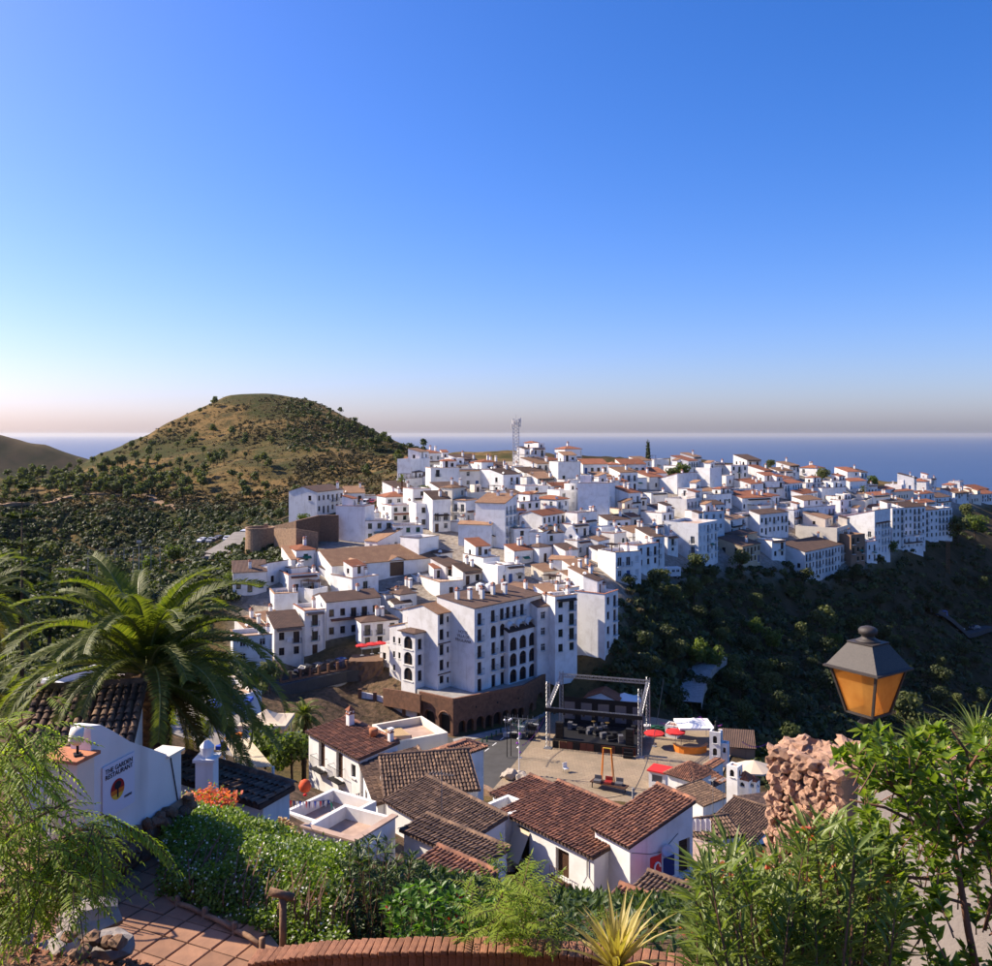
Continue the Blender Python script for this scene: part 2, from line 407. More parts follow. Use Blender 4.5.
for h in HOUSES:
    d=D(h['xc'],h['yb']); h['d']=d; c=P(h['xc'],h['yb'],d); a=h['a']; h['c']=c
    if h['xc']-h['xl']<3.2: L1=random.uniform(6,8)
    else:
        k=(h['xl']-496)/FPX; L1=(c.x-k*c.y)/(math.cos(a)+k*math.sin(a))
    if h['xr']-h['xc']<3.2: L2=random.uniform(6,8)
    else:
        k=(h['xr']-496)/FPX; L2=(k*c.y-c.x)/(math.sin(a)-k*math.cos(a))
    h['L1']=min(max(L1,4),26); h['L2']=min(max(L2,4),30); h['h']=(h['yb']-h['yt'])/FPX*d
    u1=Vector((-math.cos(a),math.sin(a),0)); u2=Vector((math.sin(a),math.cos(a),0))
    h['ctr']=c+u1*h['L1']/2+u2*h['L2']/2
# houses that fill the lanes between, smaller than the ones above
VPOLY=[(255,655),(300,640),(420,600),(600,600),(612,585),(690,560),(790,560),(850,560),(905,530),(985,497),(985,492),(900,487),(820,478),(700,468),(600,464),(420,466),(400,500),(350,530),(300,560),(255,590)]
def inside(x,y,poly):
    r=False; j=len(poly)-1
    for i in range(len(poly)):
        (xi,yi),(xj,yj)=poly[i],poly[j]
        if (yi>y)!=(yj>y) and x<(xj-xi)*(y-yi)/(yj-yi)+xi: r=not r
        j=i
    return r
fr=random.Random(3)
cand=[(fr.uniform(250,990),fr.uniform(462,650)) for _ in range(2600)]
nfill=0
for px,py in cand:
    if nfill>=85 or not inside(px,py,VPOLY) or (315<px<445 and 540<py<600) or (380<px<560 and py>600): continue
    d=D(px,py); c=P(px,py,d); a=R(fr.uniform(34,64)); L1=fr.uniform(5,8); L2=fr.uniform(5.5,9)
    u1=Vector((-math.cos(a),math.sin(a),0)); u2=Vector((math.sin(a),math.cos(a),0)); ctr=c+u1*L1/2+u2*L2/2
    if min(((h['ctr']-ctr).to_2d().length-(h['L1']+h['L2'])*.22) for h in HOUSES)<5.2: continue
    nfill+=1
    HOUSES.append(dict(reg='Z',xc=px,yb=py,d=d,c=c,a=a,L1=L1,L2=L2,h=fr.uniform(4.2,6.4),ctr=ctr,roof=fr.choice(['f','f','f','f','f','mrr','mrd','mrt','hr','f']),fd=fr.randint(0,3),rd=fr.randint(3,7)))
print('houses',len(HOUSES),'fill',nfill)
# ---------------------------------------------------------------- ground heights
TA=[]
for px,py,d in DA:
    p=P(px,py,d); TA.append((p.x,p.y,p.z))
for h in HOUSES: TA.append((h['ctr'].x,h['ctr'].y,h['c'].z+.3)); TA.append((h['c'].x,h['c'].y,h['c'].z+.2))
for px,py,d in [(95,471,560),(130,455,560),(180,421,610),(210,403,640),(228,395,650),(245,394,655),(260,394,655),(275,394,655),(292,396,652),(300,399,650),(320,408,630),(340,419,600),(380,436,540),(420,452,480),(300,425,560),(340,445,500),(230,425,580),
   (0,600,140),(20,720,60),(100,700,60),(60,780,35),(240,760,56),(345,802,60),(300,850,38),(440,880,42),(560,895,46),(640,910,46),(500,850,52),(700,850,66),(770,832,76),(620,800,112),(760,760,125),(430,770,118),(690,815,95),
   (400,920,22),(600,945,18),(750,920,24),(850,900,20),(330,930,16),(160,800,30),(60,930,8.2),(0,930,8)]:
    p=P(px,py,d); TA.append((p.x,p.y,p.z))
for px in range(440,720,40):
    for py in (725,745,765,790): p=G(px,py,PZ-.2); TA.append((p.x,p.y,p.z))
for px,py,z in [(300,712,-12.6),(345,700,-12.5),(400,712,-13.5),(360,730,-14),(310,690,-8.6),(340,678,-8.6),(290,672,-8.4),(420,728,-15),(480,690,-9.6),(520,682,-9.6),(560,668,-9.6),(430,690,-9.8),(575,668,-7.2),(590,664,-6.8),(603,660,-6.4),(618,652,-6.2),(626,656,-8),(600,672,-9),(560,690,-11)]: p=G(px,py,z); TA.append((p.x,p.y,p.z))
TA+=[(-178,700,62),(-160,730,58),(-195,690,60),(-150,690,60),(-3,11.5,27.3),(-5,12,27.3),(-2.5,10.3,27.3),(-5.5,10,27.6),(0,0,31.6),(-3,4,31.3),(3,3.5,31.0),(0,6,29.6),(3,7,29.6),(5,6,30.2),(6,9,29.5),(9,12,27),(8,4,31),(-8,4,31.5),(-12,14,27),(-14,24,24),
 (-6,22,22.5),(0,10.5,27.4),(2,10.5,27.3),(-2.6,12.8,26.6),(0,13,25.2),(3,13,25),(20,25,18),(40,40,6),(70,60,-14),(60,20,6),(110,60,-26),(100,140,-34),(160,200,-48),(45,70,-6),(26,60,4),(36,95,-14),(50,130,-19),(60,100,-22),(-30,110,-8),(0,75,2),(12,75,0),(-18,75,4),
 (-60,40,22),(-60,90,8),(-110,60,24),(-140,140,12),(-200,240,2),(-40,75,10),(-25,80,3),(-260,400,10),(-330,520,0),(-420,330,-4),(-400,650,-25),(-330,720,-20),(-300,560,-2),(-520,560,-30),
 (220,260,-50),(300,400,-40),(240,330,-34),(330,520,-25),(0,520,5),(120,560,-5),(260,640,-20),(-60,640,20),(-100,760,10),(0,900,-60),(300,900,-70),(600,800,-70),(-300,1100,-60),(-700,900,-70),(500,300,-30),(-700,400,-20),(700,1500,-150),(-700,1800,-120),(0,2500,-200),(1500,2500,-220),(-1500,2500,-180),(0,4000,-290),(2000,4200,-300),(-2500,4200,-300),(0,5500,-330),(3500,5500,-340),(-4000,5500,-340),(0,-30,34),(40,-30,32),(-40,-30,36),(-30,0,33),(30,0,26)]
_hz=rbf_fit([(x,y) for x,y,z in TA],np.array([z for x,y,z in TA]),.6)
def vnoise(x,y,seed):
    xi=np.floor(x).astype(np.int64); yi=np.floor(y).astype(np.int64); fx=x-xi; fy=y-yi; fx=fx*fx*(3-2*fx); fy=fy*fy*(3-2*fy)
    def hsh(a,b):
        n=(a*374761393+b*668265263+seed*1274126177)&0xffffffff; n=((n^(n>>13))*1274126177)&0xffffffff; return ((n^(n>>16))&0xffff)/65535.
    return (hsh(xi,yi)*(1-fx)+hsh(xi+1,yi)*fx)*(1-fy)+(hsh(xi,yi+1)*(1-fx)+hsh(xi+1,yi+1)*fx)*fy-.5
def fbm(x,y,s,seed,o=4):
    r=0; a=1
    for i in range(o): r=r+a*vnoise(x/s,y/s,seed+i); a*=.5; s*=.5
    return r
PLAZA=[tuple(G(px,py,PZ).to_2d()) for px,py in [(400,742),(419,729),(453,737),(524,721),(552,710),(640,715),(700,725),(735,745),(715,790),(640,808),(520,810),(480,800),(430,775)]]
def poly_dist(x,y,poly):                                                      # signed distance, inside negative
    best=np.full(x.shape,1e9); ins=np.zeros(x.shape,bool); j=len(poly)-1
    for i in range(len(poly)):
        (ax,ay),(bx,by)=poly[j],poly[i]; ex,ey=bx-ax,by-ay; t=np.clip(((x-ax)*ex+(y-ay)*ey)/(ex*ex+ey*ey),0,1)
        best=np.minimum(best,np.hypot(x-ax-t*ex,y-ay-t*ey)); c=((ay>y)!=(by>y))&(x<(bx-ax)*(y-ay)/(by-ay+1e-12)+ax); ins^=c; j=i
    return np.where(ins,-best,best)
VW=[tuple(P(px,py,D(px,py)).to_2d()) for px,py in VPOLY]
PATIO=[(-7.5,9.2),(-2.2,9.2),(-1.9,10.2),(-4.2,13.6),(-7.5,14.6)]
def ground(x,y):
    x=np.asarray(x,float).ravel(); y=np.asarray(y,float).ravel()
    z=_hz(np.stack([x,y],1)); r=np.hypot(x,y)
    vd=poly_dist(x,y,VW); amp=np.clip((vd-5)/40,0,1)*np.clip((r-110)/150,0,1)
    pk=np.clip(np.hypot(x+172,y-660)/140,.3,1); z=z+amp*pk*(fbm(x,y,90,5)*7+fbm(x,y,22,9,4)*3.2-np.abs(fbm(x,y,60,33,3))*9)*np.clip(r/450,.3,1.2)
    pd=poly_dist(x,y,PLAZA); w=np.clip(1-pd/6,0,1); z=z*(1-w)+(PZ-.12)*w
    pt=poly_dist(x,y,PATIO); w=np.clip(1-pt/.7,0,1); z=z*(1-w)+27.38*w
    return z
def gz(x,y): return float(ground([x],[y])[0])
def terrain():
    th=np.radians(np.linspace(-62,62,420)); rr=np.concatenate([[2.2],np.geomspace(3,1200,430),np.geomspace(1240,7000,36)])
    X=(rr[:,None]*np.sin(th)[None]).ravel(); Y=(rr[:,None]*np.cos(th)[None]).ravel(); Z=ground(X,Y)
    n,m=len(rr),len(th); i=np.arange((n-1)*m).reshape(n-1,m)[:,:-1].ravel()
    f=np.stack([i,i+1,i+m+1,i+m],1)[:,::-1]
    global GR; GR=(rr,th,Z.reshape(n,m))
    me=np_mesh('ground',np.stack([X,Y,Z],1),f,'ground',True)
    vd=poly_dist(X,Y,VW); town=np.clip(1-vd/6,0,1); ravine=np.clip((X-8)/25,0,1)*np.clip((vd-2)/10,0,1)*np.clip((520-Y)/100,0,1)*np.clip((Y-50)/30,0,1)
    shade=np.clip((330-Y)/30,0,1)*np.clip((Y-150)/40,0,1)*np.clip((-30-X)/30,0,1)  # shade of the left valley side, painted into the ground colour
    near=np.clip((70-np.hypot(X,Y))/15,0,1)
    near=np.maximum(near,np.clip(1-poly_dist(X,Y,[tuple(G(a,b,-13).to_2d()) for a,b in((262,712),(345,690),(420,700),(450,735),(400,760),(300,770))])/6,0,1)*.9)
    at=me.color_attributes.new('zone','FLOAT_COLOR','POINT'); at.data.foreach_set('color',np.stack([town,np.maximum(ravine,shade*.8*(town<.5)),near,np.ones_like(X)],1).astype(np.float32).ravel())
    o=link('ground',me); tag(o,kind='structure'); return o
m,t,b=nodes('ground'); b.inputs['Roughness'].default_value=1; b.inputs['Specular IOR Level'].default_value=.05
at=t.nodes.new('ShaderNodeAttribute'); at.attribute_name='zone'; sp=t.nodes.new('ShaderNodeSeparateColor'); t.links.new(at.outputs['Color'],sp.inputs[0])
n1=noise(t,.016,7,rough=.62); n2=noise(t,.13,6,rough=.65); n3=noise(t,1.1,5)
hill=mixc(t,ramp(t,n1,.44,.56),(.05,.054,.019),(.2,.128,.05)); hill=mixc(t,ramp(t,n2,.46,.62),hill,(.075,.062,.026)); hill=mixc(t,ramp(t,n3,.5,.78),hill,(.045,.042,.02))
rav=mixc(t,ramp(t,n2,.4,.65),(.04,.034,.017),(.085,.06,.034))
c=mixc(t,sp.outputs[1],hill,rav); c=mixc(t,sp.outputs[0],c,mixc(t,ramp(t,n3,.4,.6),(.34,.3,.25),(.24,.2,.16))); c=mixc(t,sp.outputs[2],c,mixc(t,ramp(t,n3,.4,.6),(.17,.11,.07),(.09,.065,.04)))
t.links.new(c,b.inputs['Base Color']); bump(t,b,noise(t,.6,8,rough=.7),1,.6)
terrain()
def hit(px,py):
    """where the view through a photo pixel first meets the ground"""
    rr,th,Z=GR; a=math.atan((px-496)/FPX); j=min(max(int(round((a-th[0])/(th[1]-th[0]))),0),len(th)-1)
    yy=rr*math.cos(a); pys=HY+(HC-Z[:,j])/yy*FPX; k=np.nonzero((pys<=py)&(yy>60))[0]
    if len(k)==0: return None
    i=max(k[0],1); f=(pys[i-1]-py)/max(pys[i-1]-pys[i],1e-6); d=yy[i-1]+(yy[i]-yy[i-1])*min(max(f,0),1)
    x=(px-496)/FPX*d; z=Z[i-1,j]+(Z[i,j]-Z[i-1,j])*min(max(f,0),1); return Vector((x,d,z))
# far hill to the west
def far_hill():
    xs=np.linspace(-1500,-420,140); ys=np.linspace(1250,1800,40); X,Y=np.meshgrid(xs,ys)
    crest=np.interp(xs,[-1500,-1050,-827,-760,-700,-640,-560,-420],[86,62,38,22,2,-20,-60,-120])
    prof=np.interp(ys,[1250,1500,1800],[-1,0,-1]); Z=crest[None]+np.where(prof<0,prof,0)[:,None]*130+fbm(X.ravel(),Y.ravel(),120,21).reshape(X.shape)*22
    m=len(xs); n=len(ys); i=np.arange((n-1)*m).reshape(n-1,m)[:,:-1].ravel()
    me=np_mesh('hill',np.stack([X.ravel(),Y.ravel(),Z.ravel()],1),np.stack([i,i+1,i+m+1,i+m],1),'hill_far',True); tag(link('hill',me),kind='structure')
mat('hill_far',(.045,.05,.025),(.11,.08,.045),scale=.02,rough=1,bmp=1,bscale=.09,spec=.05)
far_hill()
# the sea
m,t,b=nodes('sea'); b.inputs['Base Color'].default_value=(.02,.05,.13,1); b.inputs['Roughness'].default_value=.42; b.inputs['Specular IOR Level'].default_value=.35
mp=t.nodes.new('ShaderNodeMapping'); mp.inputs['Scale'].default_value=(.0006,.004,1); tc=t.nodes.new('ShaderNodeTexCoord'); t.links.new(tc.outputs['Object'],mp.inputs[0])
n1=noise(t,1,5,vec=mp.outputs[0]); t.links.new(mixc(t,ramp(t,n1,.35,.7),(.018,.05,.125),(.03,.068,.155)),b.inputs['Base Color'])
bump(t,b,noise(t,.02,6),1,6)
mb=MB(); ys=[2800,6000,12000,25000,60000,120000]
for i in range(len(ys)-1): mb.quad((-130000,ys[i],-266),(130000,ys[i],-266),(130000,ys[i+1],-266),(-130000,ys[i+1],-266))
tag(mb.build('sea','sea'),kind='structure')
# ---------------------------------------------------------------- houses
_sh={}
def shared(key,fn):
    if key not in _sh: _sh[key]=fn()
    return _sh[key]
def unit_window(frame,style):
    def mk():
        mb=MB(); f=.07; y0=.02                                                # unit 1 x 1, front toward -y, set back in the opening
        mb.quad((-.5,.05,0),(.5,.05,0),(.5,.05,1),(-.5,.05,1),1)
        for x0,x1,z0,z1 in ((-.5,-.5+f,0,1),(.5-f,.5,0,1),(-.5+f,.5-f,0,f),(-.5+f,.5-f,1-f,1)): mb.box(x0,x1,y0,.06,z0,z1,0)
        if style in('w','d'): mb.box(-.03,.03,y0+.004,.056,f,1-f,0)
        if style=='w': mb.box(-.5+f,.5-f,y0+.006,.054,.62,.66,0)
        if style=='s':                                                          # closed slatted shutters
            for i in range(10): mb.box(-.44,.44,y0+.002,.045,f+.086*i,f+.086*i+.07,0)
        if style in('w','s'): mb.box(-.62,.62,-.27,-.165,-.09,-.01,2)
        if style=='w' and frame!='frame_white':
            for i in range(5): mb.box(-.4+i*.2-.012,-.4+i*.2+.012,-.07,-.045,0,1,3)
        return mb.mesh('window',[frame,'glass','old_white','iron'])
    return shared(('win',frame,style),mk)
def unit_balcony():
    def mk():
        mb=MB(); mb.box(-.5,.5,-1,.0,-.12,0,0)
        for i in range(9): mb.bar((-.48+i*.12,-.96,0),(-.48+i*.12,-.96,.95),.012,1,3)
        for y in(-.66,-.33):
            for x in(-.48,.48): mb.bar((x,y,0),(x,y,.95),.012,1,3)
        mb.tube([(-.48,0,.95),(-.48,-.96,.95),(.48,-.96,.95),(.48,0,.95)],.022,1,4); return mb.mesh('balcony',['white','iron'])
    return shared('balc',mk)
def unit_chimney(k):
    def mk():
        mb=MB(); mb.box(-.3,.3,-.3,.3,-.8,.9,0); mb.box(-.37,.37,-.37,.37,.9,.98,1)
        for x in(-.22,.22):
            for y in(-.22,.22): mb.box(x-.06,x+.06,y-.06,y+.06,.98,1.2,0)
        if k==0: mb.add([(-.4,-.4,1.2),(.4,-.4,1.2),(.4,.4,1.2),(-.4,.4,1.2),(0,0,1.55)],[(0,1,4),(1,2,4),(2,3,4),(3,0,4),(3,2,1,0)],1)
        else: mb.box(-.36,.36,-.36,.36,1.2,1.3,0)
        return mb.mesh('chimney',['white','tile_red'])
    return shared(('chim',k),mk)
def unit_antenna():
    def mk():
        mb=MB(); mb.bar((0,0,-.4),(0,0,2.4),.025,0,4); mb.bar((-.7,0,2.2),(.7,0,2.2),.018,0,3)
        for i in range(8): mb.bar((-.6+i*.17,-.3+.02*i,2.2),(-.6+i*.17,.3-.02*i,2.2),.012,0,3)
        return mb.mesh('antenna','metal_grey')
    return shared('ant',mk)
def unit_dish():
    def mk():
        mb=MB(); mb.lathe([(.02,.0),(.25,.03),(.42,.12),(.43,.14),(.25,.06),(.02,.03)],14); mb.bar((0,0,.03),(0,0,.4),.015,0,3)
        me=mb.mesh('satellite_dish','dish_white',True); me.transform(Matrix.Rotation(R(65),4,'X')@Matrix.Identity(4)); return me
    return shared('dish',mk)
def unit_tank():
    def mk():
        mb=MB(); mb.lathe([(.5,0),(.55,.1),(.55,1),(.45,1.15),(.2,1.25),(.2,1.32),(.05,1.33)],14); return mb.mesh('water_tank','dish_white',True)
    return shared('tank',mk)
def wall_panel(mb,o,u,L,z0,z1,ops,n,rev=.2,m=0):
    """a wall from o along u with real openings; ops: (s0,s1,z0,z1,arched); n outward"""
    o=Vector(o); u=Vector(u); n=Vector(n); pt=lambda s,z,k=0: o+u*s+Vector((0,0,z-o.z))-n*k
    xs=sorted({0,L,*[q[0] for q in ops],*[q[1] for q in ops]}); zs=sorted({z0,z1,*[q[2] for q in ops],*[q[3] for q in ops]})
    for i in range(len(xs)-1):
        for j in range(len(zs)-1):
            cx=(xs[i]+xs[i+1])/2; cz=(zs[j]+zs[j+1])/2
            if any(q[0]<cx<q[1] and q[2]<cz<q[3] for q in ops): continue
            mb.quad(pt(xs[i],zs[j]),pt(xs[i+1],zs[j]),pt(xs[i+1],zs[j+1]),pt(xs[i],zs[j+1]),m)
    for s0,s1,b,tp,ar in ops:
        if ar:
            r=(s1-s0)/2; k=8; c=(s0+s1)/2; arc=[(c-r*math.cos(math.pi*i/k),tp-r+r*math.sin(math.pi*i/k)) for i in range(k+1)]
            for i in range(k):
                (xa,za),(xb,zb)=arc[i],arc[i+1]; mb.quad(pt(xa,za),pt(xb,zb),pt(xb,tp),pt(xa,tp),m); mb.quad(pt(xa,za),pt(xa,za,rev),pt(xb,zb,rev),pt(xb,zb),m)
            tp2=tp-r
        else: tp2=tp; mb.quad(pt(s0,tp),pt(s0,tp,rev),pt(s1,tp,rev),pt(s1,tp),m)
        mb.quad(pt(s0,b),pt(s1,b),pt(s1,b,rev),pt(s0,b,rev),m)
        mb.quad(pt(s0,b),pt(s0,b,rev),pt(s0,tp2,rev),pt(s0,tp2),m); mb.quad(pt(s1,b),pt(s1,tp2),pt(s1,tp2,rev),pt(s1,b,rev),m)
def barrel(quads,m,root,pitch=.215,tl=.4,rad=.088,name='roof_tiles'):
    """rows of overlapping half-round clay tiles laid up each slope"""
    V=[];F=[];off=0; rg=np.random.default_rng(4); S=5
    for q in quads:
        q=[Vector(p) for p in q]; ex=(q[1]-q[0]).normalized(); n=(q[1]-q[0]).cross(q[-1]-q[0]).normalized(); ey=n.cross(ex)
        pl=[((p-q[0]).dot(ex),(p-q[0]).dot(ey)) for p in q]; xs=[p[0] for p in pl]; x=min(xs)+pitch*.5
        while x<max(xs)-.02:
            ys=[]
            for i in range(len(pl)):
                (xa,ya),(xb,yb)=pl[i],pl[(i+1)%len(pl)]
                if (xa-x)*(xb-x)<0: ys.append(ya+(yb-ya)*(x-xa)/(xb-xa))
            if len(ys)>=2:
                y0,y1=min(ys)-.06,max(ys); k=max(1,int((y1-y0)/(tl*.82)))
                for j in range(k):
                    a=y0+j*(y1-y0)/k; b=min(a+tl,y1+.02); jx=rg.normal(0,.008); jz=rg.normal(0,.006); tw=rg.normal(0,.012)
                    for (yy,r,zz,dx) in((a,rad*1.1,.045,-tw),(b,rad*.86,.012,tw)):
                        for s_ in range(S):
                            w=math.pi*s_/(S-1); p=q[0]+ex*(x+jx+dx-math.cos(w)*r)+ey*yy+n*(zz+jz+math.sin(w)*r*.85-.01); V.append((p.x,p.y,p.z))
                    F+=[(off+i,off+i+1,off+S+i+1,off+S+i) for i in range(S-1)]; off+=2*S
            x+=pitch
        # ridge caps along the top edge
        if len(q)==4 and (q[2]-q[3]).length>.5:
            L=(q[2]-q[3]).length; u=(q[2]-q[3]).normalized(); k=int(L/.36)
            for j in range(k):
                for (s0,r) in((j*L/k,.12),((j+1)*L/k+.03,.1)):
                    for s_ in range(S): w=math.pi*s_/(S-1); p=q[3]+u*s0+ey*(math.cos(w)*r)+Vector((0,0,math.sin(w)*r+.03)); V.append((p.x,p.y,p.z))
                F+=[(off+i,off+i+1,off+S+i+1,off+S+i) for i in range(S-1)]; off+=2*S
    o=link(name,np_mesh(name,V,F,m,True),root); o['kind']='stuff'; return o
def roof_mesh(name,quads,tile,th=.14):
    """each quad eave-left, eave-right, ridge-right, ridge-left; UV x runs along the eave in metres so that tile rows follow the slope"""
    v=[];f=[];uv=[];up=Vector((0,0,1))
    for q in quads:
        q=[Vector(p) for p in q]; n=(q[1]-q[0]).cross(q[-1]-q[0]).normalized(); ex=(q[1]-q[0]).normalized(); ey=n.cross(ex)
        o=len(v); k=len(q); v+=[p+n*.0 for p in q]+[p-n*th for p in q]
        fs=[tuple(range(o,o+k)),tuple(range(o+2*k-1,o+k-1,-1))]+[(o+i,o+k+i,o+k+(i+1)%k,o+(i+1)%k) for i in range(k)]
        for fc in fs:
            f.append(fc)
            for i in fc: d=v[i]-q[0]; uv.append((d.dot(ex),d.dot(ey)))
    me=bpy.data.meshes.new(name); me.from_pydata([tuple(p) for p in v],[],f); me.materials.append(M[tile])
    ul=me.uv_layers.new(name='UVMap'); ul.data.foreach_set('uv',[c for p in uv for c in p]); me.update(); return me
def block(root,rd_,x0,y0,z0,w,dp,h,roof='f',ops_f=(),ops_r=(),ops_l=(),wallmat='white',deep=5.0,parapet=.75,frame='wood_brown',pitch=.30,cap=None,over=.25,name='wall',tiles=None):
    """one volume of a house in the root's frame; ops: (s, z, w, h, style) centre/bottom; styles w d s a(arch) o(open) g(garage)"""
    x1=x0+w; y1=y0+dp; zt=z0+h; mb=MB(); T={'r':'tile_red','t':'tile_tan','d':'tile_dark'}
    conv=lambda ops:[(s-ww/2,s+ww/2,z0+z,z0+z+hh,st in 'ao' and st=='a') for s,z,ww,hh,st in ops]
    hf=hr=hl=hb=zt; k=roof[:-1] if roof!='f' else 'f'; tile=T.get(roof[-1],'tile_red')
    wall_panel(mb,(x0,y0,z0),(1,0,0),w,z0-deep,zt,conv(ops_f),(0,-1,0)); wall_panel(mb,(x1,y0,z0),(0,1,0),dp,z0-deep,zt,conv(ops_r),(1,0,0))
    wall_panel(mb,(x0,y1,z0),(0,-1,0),dp,z0-deep,zt,conv(ops_l),(-1,0,0)); wall_panel(mb,(x1,y1,z0),(-1,0,0),w,z0-deep,zt,[],(0,1,0))
    e=over; q=[]
    if k=='f':
        t_=.22; zi=zt-parapet
        mb.quad((x0,y0,zt),(x1,y0,zt),(x1-t_,y0+t_,zt),(x0+t_,y0+t_,zt)); mb.quad((x1,y0,zt),(x1,y1,zt),(x1-t_,y1-t_,zt),(x1-t_,y0+t_,zt))
        mb.quad((x1,y1,zt),(x0,y1,zt),(x0+t_,y1-t_,zt),(x1-t_,y1-t_,zt)); mb.quad((x0,y1,zt),(x0,y0,zt),(x0+t_,y0+t_,zt),(x0+t_,y1-t_,zt))
        a=[(x0+t_,y0+t_),(x1-t_,y0+t_),(x1-t_,y1-t_),(x0+t_,y1-t_)]
        for i in range(4): p,r_=a[i],a[(i+1)%4]; mb.quad((*r_,zi),(*p,zi),(*p,zt),(*r_,zt))
        fl=MB(); fl.quad(*[(*p,zi) for p in a]); fl.build('terrace_floor','terrace_floor',root)
        if cap:
            cb=MB(); cb.box(x0-.1,x1+.1,y0-.1,y0+.26,zt+.003,zt+.09); cb.box(x1-.26,x1+.1,y0+.26,y1+.1,zt+.003,zt+.09); cb.build('coping',cap,root)
    elif k=='x':
        rz=dp/2*pitch; ym=(y0+y1)/2
        mb.add([(x1,y0,zt),(x1,y1,zt),(x1,ym,zt+rz)],[(0,1,2)]); mb.add([(x0,y0,zt),(x0,y1,zt),(x0,ym,zt+rz)],[(0,2,1)])
        q=[[(x0-.15,y0-e,zt-e*pitch+.14),(x1+.15,y0-e,zt-e*pitch+.14),(x1+.15,ym,zt+rz+.14),(x0-.15,ym,zt+rz+.14)],[(x1+.15,y1+e,zt-e*pitch+.14),(x0-.15,y1+e,zt-e*pitch+.14),(x0-.15,ym,zt+rz+.14),(x1+.15,ym,zt+rz+.14)]]
    elif k=='y':
        rz=w/2*pitch; xm=(x0+x1)/2
        mb.add([(x0,y0,zt),(x1,y0,zt),(xm,y0,zt+rz)],[(0,1,2)]); mb.add([(x0,y1,zt),(x1,y1,zt),(xm,y1,zt+rz)],[(0,2,1)])
        q=[[(x1+e,y0-.15,zt-e*pitch+.14),(x1+e,y1+.15,zt-e*pitch+.14),(xm,y1+.15,zt+rz+.14),(xm,y0-.15,zt+rz+.14)],[(x0-e,y1+.15,zt-e*pitch+.14),(x0-e,y0-.15,zt-e*pitch+.14),(xm,y0-.15,zt+rz+.14),(xm,y1+.15,zt+rz+.14)]]
    elif k in('mr','ml','mf'):
        p_=pitch*.85
        if k=='mf':
            rz=dp*p_; mb.add([(x1,y0,zt),(x1,y1,zt),(x1,y1,zt+rz)],[(0,1,2)]); mb.add([(x0,y0,zt),(x0,y1,zt),(x0,y1,zt+rz)],[(0,2,1)]); mb.quad((x1,y1,zt),(x0,y1,zt),(x0,y1,zt+rz),(x1,y1,zt+rz))
            q=[[(x0-.12,y0-e,zt-e*p_+.14),(x1+.12,y0-e,zt-e*p_+.14),(x1+.12,y1+.1,zt+rz+.1*p_+.14),(x0-.12,y1+.1,zt+rz+.1*p_+.14)]]
        elif k=='mr':
            rz=w*p_; mb.add([(x0,y0,zt),(x1,y0,zt),(x0,y0,zt+rz)],[(0,1,2)]); mb.add([(x0,y1,zt),(x1,y1,zt),(x0,y1,zt+rz)],[(0,2,1)]); mb.quad((x0,y1,zt),(x0,y0,zt),(x0,y0,zt+rz),(x0,y1,zt+rz))
            q=[[(x1+e,y0-.12,zt-e*p_+.14),(x1+e,y1+.12,zt-e*p_+.14),(x0-.1,y1+.12,zt+rz+.1*p_+.14),(x0-.1,y0-.12,zt+rz+.1*p_+.14)]]
        else:
            rz=w*p_; mb.add([(x0,y0,zt),(x1,y0,zt),(x1,y0,zt+rz)],[(0,1,2)]); mb.add([(x0,y1,zt),(x1,y1,zt),(x1,y1,zt+rz)],[(0,2,1)]); mb.quad((x1,y0,zt),(x1,y1,zt),(x1,y1,zt+rz),(x1,y0,zt+rz))
            q=[[(x0-e,y1+.12,zt-e*p_+.14),(x0-e,y0-.12,zt-e*p_+.14),(x1+.1,y0-.12,zt+rz+.1*p_+.14),(x1+.1,y1+.12,zt+rz+.1*p_+.14)]]
    elif k=='h':
        s=min(w,dp)/2; rz=s*pitch; zz=zt-e*pitch+.14
        A_,B_,C_,D_=(x0-e,y0-e,zz),(x1+e,y0-e,zz),(x1+e,y1+e,zz),(x0-e,y1+e,zz)
        if w>=dp: R1=(x0+s,(y0+y1)/2,zt+rz+.14); R2=(x1-s,(y0+y1)/2,zt+rz+.14); q=[[A_,B_,R2,R1],[C_,D_,R1,R2],[B_,C_,R2],[D_,A_,R1]]
        else: R1=((x0+x1)/2,y0+s,zt+rz+.14); R2=((x0+x1)/2,y1-s,zt+rz+.14); q=[[B_,C_,R2,R1],[D_,A_,R1,R2],[A_,B_,R1],[C_,D_,R2]]
    wo_=mb.build(name,wallmat,root)
    if q: ro=link('roof',roof_mesh('roof',q,tile if not tiles else 'tile_dark'),root)
    if q and tiles: barrel(q,tiles,ro)
    for ops,org,ang,un in ((ops_f,(x0,y0),0,(1,0)),(ops_r,(x1,y0),R(90),(0,1)),(ops_l,(x0,y1),R(-90),(0,-1))):
        for s,z,ww,hh,st in ops:
            if st=='o': continue
            nrm=(math.sin(ang),-math.cos(ang)); px=org[0]+un[0]*s-nrm[0]*.17; py=org[1]+un[1]*s-nrm[1]*.17
            fr_,sty=(frame,'w')
            if st=='d': sty='d'
            if st=='s': sty='s'
            if st=='g': fr_,sty='wood_brown','s'
            if st=='b': fr_,sty='wood_blue','s'
            nm='door' if st in 'dgb' and z<.3 else ('shutter' if st=='s' else 'window')
            link(nm,unit_window(fr_,sty),root,(px,py,z0+z),ang,(ww-.004,1,hh-.004 if st!='a' else hh))
            if st=='d' and z>1.5: link('balcony',unit_balcony(),root,(org[0]+un[0]*s,org[1]+un[1]*s,z0+z-.01),ang,(ww+.5,.55,1))
    return zt
